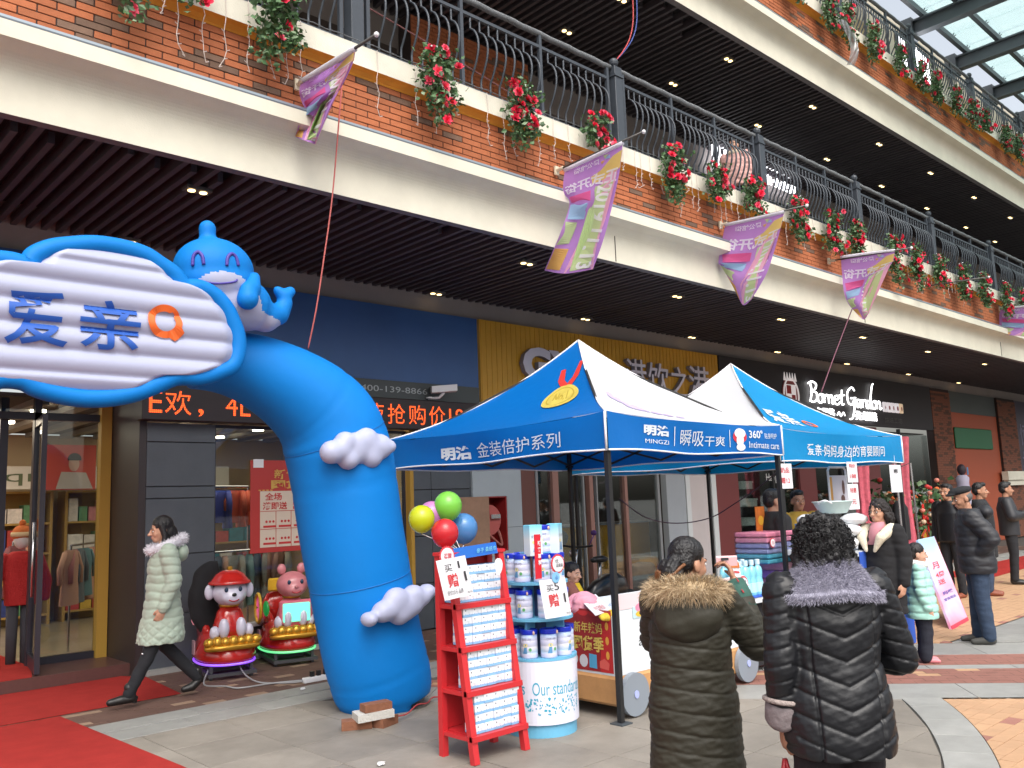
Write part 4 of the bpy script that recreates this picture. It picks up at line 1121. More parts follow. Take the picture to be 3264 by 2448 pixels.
# seams
for k in (34, 60):
 t = (cl[k + 1] - cl[k - 1]).normalized(); n0 = Vector((0, 1, 0)); b0 = t.cross(n0)
 part('seam', MB().tube([cl[k] + n0 * cos(a) * cr[k] * 1.004 + b0 * sin(a) * cr[k] * 1.001 for a in np.linspace(0, 2 * pi, 49)[:-1]], .0045, 5, closed=True), mat('seam_blue', (.0, .12, .40), rough=.6), arch, smooth=True)
part('inlet_knot', MB().ell(cl[58] + Vector((.12, -cr[58] * .98, .0)), .03, .02, .03), mat('seam_blue', (0, 0, 0)), arch, smooth=True)
# cloud board
YC = 5.95
half = [(150, 531), (205, 528), (262, 536), (310, 550), (345, 572), (374, 592), (397, 619), (430, 622), (464, 640), (488, 668), (500, 692), (511, 722), (513, 757), (502, 788), (472, 803), (430, 815), (382, 814), (340, 830), (292, 848), (240, 858), (185, 860), (130, 852)]
CXC = 140.
mir = [(2 * CXC - u, v + (0 if i else 0)) for i, (u, v) in enumerate(half)]
out = [PD(u, v, Y=YC) for u, v in half]
# the far side mirrors the near one about the middle of the board, in world space
xm = PD(100, 700, Y=YC).x
# left lobes as seen: a notch near the picture edge at upper left
leftpts = [PD(u, v, Y=YC) for u, v in ((80, 838), (48, 822), (0, 818), (-45, 830), (-110, 815), (-160, 780), (-175, 720), (-150, 660), (-110, 625), (-80, 585), (-35, 562), (20, 564), (58, 572), (75, 552), (110, 537))]
poly = out + leftpts
ring = catmull(poly, 5, closed=True)
rim_r = 21 * 1.4756 / F * depth_of(out[0])
rim = MB().tube([p + Vector((0, 0, 0)) for p in ring], rim_r, 12, closed=True)
def cloud_post(co, no):
 return co
o = part('cloud_rim', rim, m_infl, arch, smooth=True)
rx = np.array([p.x for p in ring]); rz = np.array([p.z for p in ring])
def span_at(z):
 xs = []
 for i in range(len(rx)):
  j = (i + 1) % len(rx)
  if (rz[i] - z) * (rz[j] - z) < 0: xs.append(rx[i] + (rx[j] - rx[i]) * (z - rz[i]) / (rz[j] - rz[i]))
 return (min(xs), max(xs)) if len(xs) >= 2 else None
zlo, zhi = rz.min(), rz.max()
NR = 7
def cloud_y(x, z, side=-1):
 s = span_at(z)
 if s is None: e = 0
 else: e = min(x - s[0], s[1] - x, z - zlo, zhi - z)
 e = max(0, min(1, e / .12))
 ribs = abs(sin(pi * (z - zlo) / (zhi - zlo) * NR))
 return YC + side * (.05 * e + .034 * (ribs ** .8) * e)
for side in (-1, 1):
 vs = []; fs = []; NX, NZ = 60, 84
 zz = np.linspace(zlo + .004, zhi - .004, NZ)
 for z in zz:
  a, b = span_at(z)
  for i in range(NX + 1):
   x = a + (b - a) * i / NX; vs.append((x, cloud_y(x, z, side), z))
 w = NX + 1
 for j in range(NZ - 1):
  for i in range(NX):
   q = (j * w + i, j * w + i + 1, (j + 1) * w + i + 1, (j + 1) * w + i); fs.append(q if side < 0 else q[::-1])
 mb = MB().add(vs, fs); part('cloud_panel', mb, m_inflw, arch, smooth=True)
m_navy = mat('print_blue', (.012, .085, .40), rough=.5); m_orprint = mat('print_orange', (.75, .13, .02), rough=.5)
def subdiv_text(s, x0, x1, z0, z1, slope, bold):
 mb = MB()
 def fn(u, v, w):
  x = x0 + (x1 - x0) * u; z = z0 + (z1 - z0) * v
  return (x, cloud_y(x, z) - .015, z)
 U, V, f, asp = text_data(s, bold)
 me = bpy.data.meshes.new('tmp'); me.from_pydata([(U[i], V[i], 0) for i in range(len(U))], [], f)
 bm = bmesh.new(); bm.from_mesh(me); bmesh.ops.triangulate(bm, faces=bm.faces[:])
 for _ in range(5):
  long_ = [e for e in bm.edges if e.calc_length() > .035]
  if not long_: break
  bmesh.ops.subdivide_edges(bm, edges=long_, cuts=1); bmesh.ops.triangulate(bm, faces=[f_ for f_ in bm.faces if len(f_.verts) > 3])
 bm.verts.index_update()
 mb.add([fn(v.co.x, v.co.y, 0) for v in bm.verts], [tuple(v.index for v in f_.verts) for f_ in bm.faces]); bm.free(); bpy.data.meshes.remove(me)
 return mb
a = PD(5, 745, Y=YC); b = PD(142, 643, Y=YC); part('cloud_lettering', subdiv_text('爱', PD(2, 700, Y=YC).x, PD(138, 700, Y=YC).x, a.z, PD(60, 632, Y=YC).z, 0, .014), m_navy, arch)
part('cloud_lettering', subdiv_text('亲', PD(163, 700, Y=YC).x, PD(293, 710, Y=YC).x, PD(220, 760, Y=YC).z, PD(225, 655, Y=YC).z, 0, .014), m_navy, arch)
c = PD(346, 699, Y=YC); R1_ = .115
pl = MB(); NN = 40
oi = []
for k in range(NN):
 a = 2 * pi * k / NN; e = 3.
 ro = R1_ * (1.0 + (.28 if -1.1 < (a - 2 * pi if a > pi else a) < -.45 else 0)); ri = R1_ * .60 * (1 + (.25 if .6 < a < 1.0 else 0))
 for r in (ro, ri):
  x = c.x + r * cos(a) * 1.02; z = c.z + r * sin(a); oi.append((x, cloud_y(x, z) - .016, z))
pl.add(oi, [(2 * k, 2 * ((k + 1) % NN), 2 * ((k + 1) % NN) + 1, 2 * k + 1) for k in range(NN)])
part('cloud_logo', pl, m_orprint, arch)
# whale figure on the shoulder of the cloud
YW = 6.15
def W(u, v, dy=0.): p = PD(u, v, Y=YW); return Vector((p.x, p.y + dy, p.z))
S = 1.4756 / F * depth_of(W(460, 600))
mb = MB()
W0 = W(462, 590); WE = [(0, 6, 86, 74, 70), (4, -22, 88, 76, 58), (34, -62, 92, 66, 62)]
def pix(p):
 c_ = RW.T @ np.array([p[0], p[1], p[2] - EYE]); return (CX + F * c_[0] / c_[2]) / 1.47559, (CY + F * c_[1] / c_[2]) / 1.47559
def on_front(u, v, dy=0):
 q = YW
 for _ in range(5):
  p = PD(u, v, Y=q); a_, b_ = (p.x - W0.x) / S, (p.z - W0.z) / S; best = 0
  for e0, e1, ex, ey, ez in WE:
   t_ = 1 - ((a_ - e0) / ex) ** 2 - ((b_ - e1) / ez) ** 2
   if t_ > 0: best = min(best, -ey * sqrt(t_))
  q = YW + best * S * .985
 return PD(u, v, Y=q - .004)
def WF(u, v, dy): return PD(u, v, Y=YW + dy * S)
for e0, e1, ex, ey, ez in WE: mb.ell(W0 + Vector((e0, 0, e1)) * S, ex * S, ey * S, ez * S, 28, 18)
mb.cap([W(530, 660), W(572, 684), W(602, 680), W(616, 655)], [58 * S, 36 * S, 24 * S, 18 * S])
mb.cap([W(612, 640), W(600, 628)], [17 * S, 12 * S]); mb.cap([W(614, 640), W(627, 630)], [17 * S, 13 * S]); mb.cap([W(448, 515), W(448, 494)], [17 * S, 19 * S])
wb = blob('whale_body', mb, [m_infl, m_inflw], arch, .016, 7, world=True)
AO = arch.location.copy()
def whale_mat(c, n_):
 u, v = pix(c + AO)
 return 1 if n_.y < .2 and ((((u - 480) / 86) ** 2 + ((v - 668) / 82) ** 2 < 1 and u - v < -75) or (545 < u < 606 and v > 660 + (u - 545) * .55)) else 0
MATFN[wb.name] = whale_mat
mb = MB(); mb.cap([WF(536, 628, -70), WF(535, 646, -74)], [20 * S, 24 * S]); mb.cap([WF(549, 600, -50), WF(542, 625, -64)], [14 * S, 22 * S]); blob('whale_flipper', mb, m_infl, arch, .02, 4, world=True)
m_purple = mat('print_violet', (.06, .04, .30), rough=.5)
part('whale_eye', MB().tube(catmull([on_front(416, 574, -70), on_front(418, 553, -72), on_front(428, 544, -74), on_front(437, 553, -76), on_front(440, 571, -78)], 5), .013, 6), m_purple, arch, smooth=True)
part('whale_eye', MB().tube(catmull([on_front(490, 574, -76), on_front(492, 556, -74), on_front(501, 548, -73), on_front(510, 556, -70), on_front(515, 574, -67)], 5), .013, 6), m_purple, arch, smooth=True)
part('whale_mouth', MB().tube(catmull([on_front(434, 606, -84), on_front(455, 611, -91), on_front(480, 612, -92), on_front(505, 609, -88), on_front(513, 604, -83)], 5), .007, 6), m_purple, arch, smooth=True)
# small white clouds stuck on the leg
def puff(lobes, y, label_i):
 mb = MB()
 for u, v, r in lobes:
  p = PD(u, v, Y=y); s = 1.4756 / F * depth_of(p); mb.ell(p, r * s, .10, r * s)
 return blob('small_cloud', mb, m_inflw, arch, .014, 22, world=True)
puff([(716, 977, 27), (745, 956, 25), (790, 953, 31), (820, 965, 29), (800, 985, 28), (752, 992, 24), (770, 970, 34), (838, 965, 16), (735, 972, 26), (800, 968, 32), (770, 958, 26)], YA - .42, 0)
puff([(797, 1338, 17), (826, 1322, 24), (856, 1302, 34), (893, 1289, 27), (922, 1277, 17), (862, 1325, 26), (890, 1305, 26), (938, 1278, 8), (840, 1318, 24), (875, 1312, 30), (910, 1290, 20)], YA - .46, 1)

# ballast under the arch
m_clay = mat('clay_brick', (.21, .085, .045), rough=.9, var=.2, scale=15, bump=.3, bscale=60)
solo('ballast_brick', MB().obox((3.80, 5.93, .032), (.10, -.055, 0), (.03, .05, 0), (0, 0, .032)), m_clay, 'brown clay brick at the left of the pile holding the arch', 'brick', (3.80, 5.93, 0), 'bricks weighing down the arch')
solo('ballast_brick', MB().obox((3.99, 5.84, .032), (.09, .03, 0), (-.02, .06, 0), (0, 0, .032)), m_clay, 'brown clay brick at the right of the pile holding the arch', 'brick', (3.99, 5.84, 0), 'bricks weighing down the arch')
solo('ballast_slab', MB().obox((3.91, 5.87, .092), (.14, -.035, .004), (.03, .09, 0), (0, 0, .027)), mat('pale_block', (.50, .49, .46), rough=.9, bump=.6, bscale=50), 'rough white slab lying across the two lower bricks', 'slab', (3.91, 5.87, .065))
solo('ballast_brick', MB().obox((3.93, 5.86, .148), (.11, -.018, 0), (.01, .055, 0), (0, 0, .028)), m_clay, 'brown clay brick topmost on the white slab beside the arch', 'brick', (3.93, 5.86, .12), 'bricks weighing down the arch')
m_cord = mat('red_cord', (.40, .05, .05), rough=.8)
solo('tie_cord', MB().tube(catmull([(3.99, 6.12, .10), (3.95, 6.02, .06), (3.92, 5.95, .12)], 5), .006, 5), m_cord, 'thin red cord tying the left of the arch foot to the bricks', 'cord', (3.95, 6.0, 0), smooth=True)
solo('tie_cord', MB().tube(catmull([(4.03, 5.86, .05), (4.22, 5.88, .03), (4.42, 6.0, .05), (4.6, 6.1, .02), (4.75, 6.2, .03), (4.85, 6.1, .01)], 6), .006, 5), m_cord, 'thin red cord trailing right from the arch foot over the paving', 'cord', (4.3, 5.9, 0), smooth=True)
for u, v, l in ((965, 2201, 'crumpled white paper on the drain kerb near the power strip'), (1215, 2442, 'white scrap at the bottom edge below the arch')):
 p = P(u, v, Z=.0); mb = MB().ell((p.x, p.y, .018), .026, .018, .011, 7, 5); mb.v = [(x + random.uniform(-.008, .008), y + random.uniform(-.008, .008), z) for x, y, z in mb.v]
 solo('paper_scrap', mb, m_white, l, 'litter', (p.x, p.y, 0))
ps = thing('power_strip', 'white power strip with black plugs on the brown pavers', 'power strip', (4.55, 7.85, 0))
part('body', MB().box(4.42, 4.72, 7.80, 7.86, 0, .05, .006), m_white, ps)
for x in (4.5, 4.57, 4.65): part('plug', MB().box(x, x + .035, 7.815, 7.85, .051, .10), m_black, ps)
solo('power_cable', MB().tube(catmull([(4.42, 7.83, .02), (4.3, 7.95, .012), (4.15, 8.2, .012), (4.15, 8.5, .05), (4.2, 8.75, .12)], 6), .008, 6).tube(catmull([(4.42, 7.84, .03), (4.2, 8.05, .012), (3.9, 8.1, .012), (3.85, 8.3, .012), (3.75, 8.55, .012), (3.9, 8.8, .1)], 6), .008, 6), mat('grey_cable', (.3, .3, .31), rough=.6), 'grey power cables running from the strip to the rides', 'cable', (4.2, 8.1, 0), smooth=True)

# ---------------------------------------------------------------- market tents
def tent(name, A, B, C, D_, zb, zt, zp, peak, cols, label, roofprint):
 """A near left, B far left, C far right, D near right corner"""
 cor = [Vector((*c, 0)) for c in (A, B, C, D_)]
 t = thing('market_tent', label, 'tent', tuple(cor[0]))
 pk = Vector((*peak, zp))
 def roof_fn(i):
  a, b = cor[i], cor[(i + 1) % 4]
  def f(u, v, off=0.):
   e = a.lerp(b, u); v2 = v
   p = e.lerp(Vector((pk.x, pk.y, 0)), v2)
   h = .42 * v + .58 * v ** 2.0
   edge = 1 - abs(2 * u - 1) ** 2
   sag = -.05 * edge * sin(pi * min(1, v * 1.15)) - .035 * edge * (1 - v)
   p.z = zt + (zp - zt) * h + sag
   if off:
    n_ = Vector((b.y - a.y, -(b.x - a.x), 0)).normalized()
    if n_.dot(e - Vector((pk.x, pk.y, 0))) < 0: n_ = -n_
    p += (n_ * .5 + Vector((0, 0, .86))) * off
   return p
  return f
 fns = [roof_fn(i) for i in range(4)]
 def val_fn(i):
  a, b = cor[i], cor[(i + 1) % 4]; n_ = Vector((b.y - a.y, -(b.x - a.x), 0)).normalized()
  ctr = sum(cor, Vector()) / 4
  if n_.dot((a + b) / 2 - ctr) < 0: n_ = -n_
  ph = i * 2.
  def f(u, v, off=0.):
   p = a.lerp(b, u); edge = 1 - abs(2 * u - 1) ** 4
   z = zt - (zt - zb) * v - .035 * edge * (1 - v) + .012 * sin(u * 9 + ph) * v * edge
   w = (.025 * sin(u * 8 + ph) + .012 * sin(u * 21 + ph * 2)) * v * edge + .01 + .012 * sin(v * 3 + u * 4) * edge
   q = p + n_ * (w + off); q.z = z; return q
  return f
 vns = [val_fn(i) for i in range(4)]
 for i in range(4):
  mb = MB().grid(lambda u, v: fns[i](u, v), 22, 16); part('roof_panel', mb, cols['roof'][i], t, smooth=True)
  mb = MB().grid(lambda u, v: vns[i](u, v), 26, 5); part('valance', mb, cols['val'][i], t, smooth=True)
  part('hem', MB().tube([vns[i](u, 1.0) for u in np.linspace(0, 1, 27)], .008, 5), cols['trim'], t, smooth=True)
  c = cor[i]
  part('ridge_piping', MB().tube([fns[i](0, v) for v in np.linspace(0, 1, 15)], .010, 5).tube([vns[i](0, v, .004) for v in (0, .5, 1)], .010, 5), cols['trim'], t, smooth=True)
  ctr = sum(cor, Vector()) / 4; d = (ctr - c).normalized() * .05; q = c + d
  part('leg', MB().box(q.x - .02, q.x + .02, q.y - .02, q.y + .02, .012, zt - .05), m_black, t)
  part('foot_plate', MB().box(q.x - .06, q.x + .06, q.y - .06, q.y + .06, 0, .01), m_steel, t)
  # scissor truss
  a = cor[i]; b = cor[(i + 1) % 4]; ins = (ctr - (a + b) / 2).normalized() * .06
  tr = MB()
  z1, z0 = zt - .06, zb - .10 + .14
  for s in range(4):
   p0 = a.lerp(b, s / 4) + ins; p1 = a.lerp(b, (s + 1) / 4) + ins
   za, zb_ = (z1, z0) if s % 2 == 0 else (z0, z1)
   tr.bar((p0.x, p0.y, za), (p1.x, p1.y, zb_), .018, .022); tr.bar((p0.x, p0.y, zb_ + (0)), (p1.x, p1.y, za), .018, .022)
  part('truss', tr, m_black, t)
  part('roof_strut', MB().bar((q.x, q.y, zt - .1), (pk.x, pk.y, zp - .12), .02), m_black, t)
 return t, fns, vns
m_tb = cloth_mat('tent_blue', (.0, .165, .57), trans=.32, rough=.45, bump=.25, bscale=7, spec=.45)
m_tw = cloth_mat('tent_white', (.78, .80, .84), trans=.30, rough=.5, bump=.2, bscale=7)
m_tc = cloth_mat('tent_cyan', (.0, .29, .66), trans=.30, rough=.45, bump=.25, bscale=7, spec=.45)
m_trim = mat('white_piping', (.75, .75, .78), rough=.6)
m_wprint = mat('white_print', (.62, .68, .74), rough=.6)
pk1 = (6.55, 5.97); zp1 = zat(*pk1, 1085)
t1, r1, v1 = tent('market_tent', (5.10, 4.40), (5.10, 7.33), (8.0, 7.55), (8.0, 4.60), 2.03, 2.33, zp1, pk1, dict(roof=[m_tb, m_tb, m_tw, m_tw], val=[m_tb] * 4, trim=m_trim), 'near market tent with deep blue side, white front roof and printed valance', None)
pk2 = (9.85, 6.30); zp2 = zat(*pk2, 1160)
t2, r2, v2 = tent('market_tent', (8.28, 4.78), (8.28, 7.78), (11.4, 7.85), (11.4, 4.85), 1.98, 2.33, zp2, pk2, dict(roof=[m_tw, m_tc, m_tw, m_tc], val=[m_tc] * 4, trim=m_trim), 'far market tent with white side, cyan front roof and cyan printed valance', None)
# faces: index 0 = left side (A..B), 3 = front (D..A)
def dense_text(s, bold):
 U, V, f, asp = text_data(s, bold)
 me = bpy.data.meshes.new('tmp'); me.from_pydata([(U[i], V[i], 0) for i in range(len(U))], [], f)
 bm = bmesh.new(); bm.from_mesh(me); bmesh.ops.triangulate(bm, faces=bm.faces[:])
 for _ in range(4):
  long_ = [e for e in bm.edges if Vector((e.verts[0].co.x - e.verts[1].co.x, (e.verts[0].co.y - e.verts[1].co.y) * .5)).length > .04]
  if not long_: break
  bmesh.ops.subdivide_edges(bm, edges=long_, cuts=1); bmesh.ops.triangulate(bm, faces=[f_ for f_ in bm.faces if len(f_.verts) > 3])
 bm.verts.index_update(); r = ([(v.co.x, v.co.y) for v in bm.verts], [tuple(v.index for v in f_.verts) for f_ in bm.faces]); bm.free(); bpy.data.meshes.remove(me)
 return r
def map_text(mb, s, f, u0, u1, v0, v1, bold=.02, off=.006):
 """u0..u1 along, v0 bottom .. v1 top in the cloth's own coordinates"""
 vs, fs = dense_text(s, bold)
 mb.add([f(u0 + (u1 - u0) * x, v0 + (v1 - v0) * y, off) for x, y in vs], fs)
def vt(t, s, f, *a):
 mb = MB(); map_text(mb, s, f, *a); part('valance_lettering', mb, m_wprint, t)
vt(t1, '明治', v1[0], .70, .555, .86, .40, .045); vt(t1, '金装倍护系列', v1[0], .53, .16, .84, .36, .0)
# front: u runs D (right) -> A (left)
vt(t1, '明治', v1[3], .83, .70, .54, .20, .045); vt(t1, 'MINGZI', v1[3], .825, .705, .78, .65, .0)
vt(t1, '瞬吸', v1[3], .64, .51, .76, .26, .0); vt(t1, '干爽', v1[3], .505, .40, .76, .42, .0)
vt(t1, '360°', v1[3], .245, .15, .46, .16, .02); vt(t1, '贴身呵护', v1[3], .14, .045, .46, .26, .0); vt(t1, 'Intimate care', v1[3], .245, .03, .82, .58, .0)
mb = MB()
for u in (.675, .37): mb.add([v1[3](u + a, b, .006) for a, b in ((.002, .2), (-.002, .2), (-.002, .8), (.002, .8))], [(0, 1, 2, 3)])
part('valance_rule', mb, m_wprint, t1)
mb = MB()   # diaper picture: white body, red wings
def blobprint(mb, f, cu, cv, ru, rv, off, n=20, sq=1.):
 mb.add([f(cu, cv, off)] + [f(cu + ru * cos(a), cv + rv * sin(a), off) for a in np.linspace(0, 2 * pi, n + 1)[:-1]], [(0, 1 + k, 1 + (k + 1) % n) for k in range(n)])
blobprint(mb, v1[3], .305, .42, .045, .24, .005); part('valance_print', mb, mat('print_red2', (.55, .03, .05)), t1)
mb = MB(); blobprint(mb, v1[3], .305, .30, .036, .18, .008); blobprint(mb, v1[3], .305, .55, .024, .25, .008); blobprint(mb, v1[3], .30, .80, .03, .13, .008); part('valance_print', mb, m_trim, t1)
# medal printed on the blue roof
mb = MB()
def strip(mb, f, pts, w, off):
 for (a, b), (c, d) in zip(pts, pts[1:]):
  mb.add([f(a - w, b, off), f(a + w, b, off), f(c + w, d, off), f(c - w, d, off)], [(0, 1, 2, 3)])
strip(mb, r1[0], [(.22, .58), (.14, .67), (.02, .80)], .04, .008); strip(mb, r1[0], [(.24, .58), (.33, .66), (.38, .76)], .045, .009)
part('roof_print', mb, mat('ribbon_red', (.55, .03, .025)), t1)
mb = MB(); blobprint(mb, r1[0], .25, .48, .15, .125, .010, 30); part('roof_print', mb, mat('medal_gold', (.62, .50, .10), rough=.35, var=.2, scale=8), t1)
mb = MB();
for k in range(40):
 a0, a1 = 2 * pi * k / 40, 2 * pi * (k + 1) / 40
 mb.add([r1[0](.25 + .115 * cos(a), .48 + .097 * sin(a), .012) for a in (a0, a1)] + [r1[0](.25 + .106 * cos(a), .48 + .089 * sin(a), .012) for a in (a1, a0)], [(0, 1, 2, 3)])
map_text(mb, 'No.1', r1[0], .31, .19, .43, .53, .02, .012)
part('roof_print', mb, mat('medal_dark', (.40, .29, .03), rough=.4), t1)
mb = MB()
for (cu, cv, ru, rv) in ((.84, .44, .03, .05), (.80, .40, .035, .04), (.76, .34, .03, .06), (.71, .31, .045, .05), (.66, .29, .02, .04), (.60, .26, .035, .035), (.54, .23, .03, .03), (.48, .20, .025, .025)): blobprint(mb, r1[3], cu, cv, ru, rv, .007)
part('roof_print', mb, mat('lilac_print', (.46, .38, .62)), t1)
vt(t2, '爱亲·妈妈身边的育婴顾问', v2[3], .81, .19, .80, .38, .008); vt(t2, '爱亲', r2[3], .90, .56, .26, .50, .02, .008)
mb = MB(); map_text(mb, '爱亲', r2[0], .72, .38, .26, .44, .015, .008); part('roof_print', mb, m_navy, t2)
mb = MB()
def ringprint(mb, f, cu, cv, ru, rv, w, off):
 for k in range(30):
  a0, a1 = 2 * pi * k / 30, 2 * pi * (k + 1) / 30
  mb.add([f(cu + ru * cos(a), cv + rv * sin(a), off) for a in (a0, a1)] + [f(cu + ru * w * cos(a), cv + rv * w * sin(a), off) for a in (a1, a0)], [(0, 1, 2, 3)])
ringprint(mb, r2[0], .24, .36, .07, .06, .62, .008); ringprint(mb, r2[3], .46, .33, .05, .06, .6, .008); part('roof_print', mb, m_orprint, t2)
# price cards hanging from the far tent
m_card = mat('white_card', (.72, .72, .76), rough=.5); m_redp = mat('red_marker', (.55, .04, .05), rough=.6); m_blk = mat('black_marker', (.03, .03, .035), rough=.6)
def card(u0, v0, u1, v1_, Y, label, rows):
 a = P(u0, v1_, Y=Y); b = P(u1, v0, Y=Y); w = b.x - a.x; h = b.z - a.z
 t = thing('price_card', label, 'sign', (a.x, Y, a.z))
 part('card', MB().box(a.x, b.x, Y, Y + .004, a.z, b.z), m_card, t)
 for txt, x0, x1, z0, z1, m in rows:
  mb = MB(); text_flat(mb, txt, (a.x + w * x0, Y - .001, a.z + h * z0), (w * (x1 - x0), 0, 0), (0, 0, h * (z1 - z0)), bold=.01); part('lettering', mb, m, t)
 part('string', MB().tube([(a.x + w / 2, Y, b.z), (a.x + w / 2, Y, b.z + .12)], .003, 4), m_trim, t)
 return t
card(2483, 1478, 2522, 1558, 4.66, 'white price card with red handwriting on the leg between the tents', [('奶品', .2, .8, .62, .85, m_redp), ('赠12', .2, .8, .2, .45, m_redp)])
card(2704, 1472, 2730, 1538, 4.80, 'upper of two narrow price cards hanging under the far tent', [('特价', .2, .8, .7, .9, m_redp), ('188', .2, .8, .2, .4, m_redp)])
card(2708, 1542, 2734, 1625, 4.80, 'lower of two narrow price cards hanging under the far tent', [('特惠', .2, .8, .65, .85, m_redp), ('元', .3, .7, .2, .4, m_redp)])
card(2843, 1482, 2870, 1570, 4.82, 'white price card hanging near the right leg of the far tent', [('惠', .3, .7, .7, .85, m_blk)])

# ---------------------------------------------------------------- red ladder shelf with tissue boxes
m_redwood = mat('red_lacquer', (.50, .022, .028), rough=.4, bump=.05, bscale=40)
rk = thing('ladder_shelf', 'red wooden ladder shelf full of small white and blue boxes', 'shelf', (3.98, 4.66, 0))
xl, xr = 3.745, 4.19
def yf(z): return 4.50 + .20 * z / 1.3
for x in (xl, xr):
 part('back_leg', MB().box(x, x + .045, 4.80, 4.845, 0, 1.31), m_redwood, rk)
 part('front_leg', MB().bar((x + .0225, yf(0), 0), (x + .0225, yf(1.31), 1.31), .045, .045), m_redwood, rk)
TZ = (.15, .425, .70, .975)
for z in TZ:
 y0 = yf(z) - .015
 part('shelf_board', MB().box(xl + .046, xr - .001, y0 + .02, 4.84, z, z + .018), m_redwood, rk)
 part('shelf_edge', MB().box(xl + .0, xr + .045, y0 - .022, y0 + .018, z - .012, z + .022), m_redwood, rk)
 part('side_rail', MB().box(xl + .005, xl + .035, y0 + .04, 4.80, z - .012, z + .012), m_redwood, rk)
 part('side_rail', MB().box(xr + .005, xr + .035, y0 + .04, 4.80, z - .012, z + .012), m_redwood, rk)
part('top_board', MB().box(xl - .01, xr + .055, yf(1.3) - .03, 4.85, 1.312, 1.335), m_redwood, rk)
part('back_panel', MB().box(xl + .046, xr - .001, 4.83, 4.842, .17, 1.30), m_redwood, rk)
part('top_sign', MB().obox((3.96, yf(1.3) - .035, 1.335), (.19, -.01, .012), (0, .004, 0), (0, .01, .038)), mat('blue_card', (.005, .10, .42), rough=.4), rk)
mb = MB(); text_flat(mb, '亲子 柔纸巾', (3.96, yf(1.3) - .052, 1.32), (.17, -.008, .011), (0, .0, .032)); part('top_sign_lettering', mb, mat('aqua_print', (.2, .55, .6)), rk)
m_tbox = mat('tissue_box_white', (.66, .69, .74), rough=.5, objvar=.05); m_tblue = mat('tissue_box_blue', (.22, .43, .68), rough=.5, objvar=.08)
def tissue_mesh(w, d, h):
 mb = MB(); mb.cur = 0; mb.box(0, w, 0, d, h * .24, h, .002); mb.cur = 1; mb.box(.0005, w - .0005, .0005, d - .0005, 0, h * .239);
 for k in range(5): mb.box(w * k / 5 + .001, w * (k + .6) / 5, -.0006, .001, h * .24, h * (.28 + .06 * (k % 2)))
 mb.box(.0006, w - .0006, d * .02, d * .98, h + .0002, h + .0012)
 mb.cur = 2; mb.box(w * .22, w * .31, -.0012, 0, h * .66, h * .82); mb.cur = 3; mb.box(w * .50, w * .74, -.0012, 0, h * .52, h * .555); mb.box(w * .56, w * .70, -.0012, 0, h * .42, h * .45)

 return mb.mesh('tissue_box', [m_tbox, m_tblue, mat('print_charcoal', (.10, .11, .14)), mat('print_grey', (.45, .47, .5))])
tb = tissue_mesh(.0785, .11, .0585)
ti = 0
TIER = ['lowest', 'second', 'third', 'top']; ROWN = ['bottom', 'second', 'third', 'top']
for k, z in enumerate(TZ):
 for r in range(4):
  for c in range(5):
   x = xl + .062 + c * .0795 + random.uniform(-.0006, .0006) + (.012 if (r % 2) else 0) * .3
   if c == 4 and r == 3 and k == 1: pass
   o = inst(tb, 'tissue_box', None, (x, yf(z) + .005 + random.uniform(0, .012) + (.01 if k else 0), z + .023 + r * .0605), (0, 0, random.uniform(-.015, .015)))
   tag(o, f'white and blue tissue box, {TIER[k]} shelf, {ROWN[r]} row, {ORD[c]} from the left', 'tissue box', 'tissue boxes on the red ladder shelf')
   if c == 0 or r == 3:
    pass
# second row behind, seen from the open left side
for k, z in enumerate(TZ[3:]):
 for r in range(2):
  o = inst(tb, 'tissue_box', None, (xl + .05, 4.71, z + .023 + r * .0605)); tag(o, f'tissue box at the back of the top shelf behind the price sign, {ROWN[r]} one', 'tissue box', 'tissue boxes on the red ladder shelf')
def price_sign(corners, label, rows, Yn=None):
 """paper held up at an angle: corners = lower-left, lower-right, upper-left in space"""
 O, A, B = [Vector(c) for c in corners]; U = A - O; V = B - O; N = U.cross(V).normalized()
 t = thing('price_sign', label, 'sign', tuple(O))
 part('sheet', MB().grid(lambda u, v: O + U * u + V * v + N * (.006 * sin(pi * u)), 8, 8), m_card, t, smooth=True)
 for txt, x0, x1, z0, z1, m, bo in rows:
  mb = MB(); text_mb(mb, txt, lambda u, v, w: O + U * (x0 + (x1 - x0) * u) + V * (z0 + (z1 - z0) * v) + N * (.009), bo); part('lettering', mb, m, t)
 return t
Yq = 4.52
c = [P(1418, 1915, Y=Yq), P(1510, 1893, Y=Yq), P(1389, 1788, Y=Yq)]
price_sign(c, 'white paper sign reading buy one get one on the red ladder shelf', [('买', .20, .45, .68, .86, m_blk, 0), ('1', .66, .72, .72, .90, m_blk, .03), ('赠', .22, .56, .28, .62, m_redp, .02), ('1', .80, .87, .38, .62, m_blk, .04), ('原价25元 品质', .12, .66, .10, .22, m_blk, 0), ('抢购', .78, .95, .06, .11, m_blk, 0)])
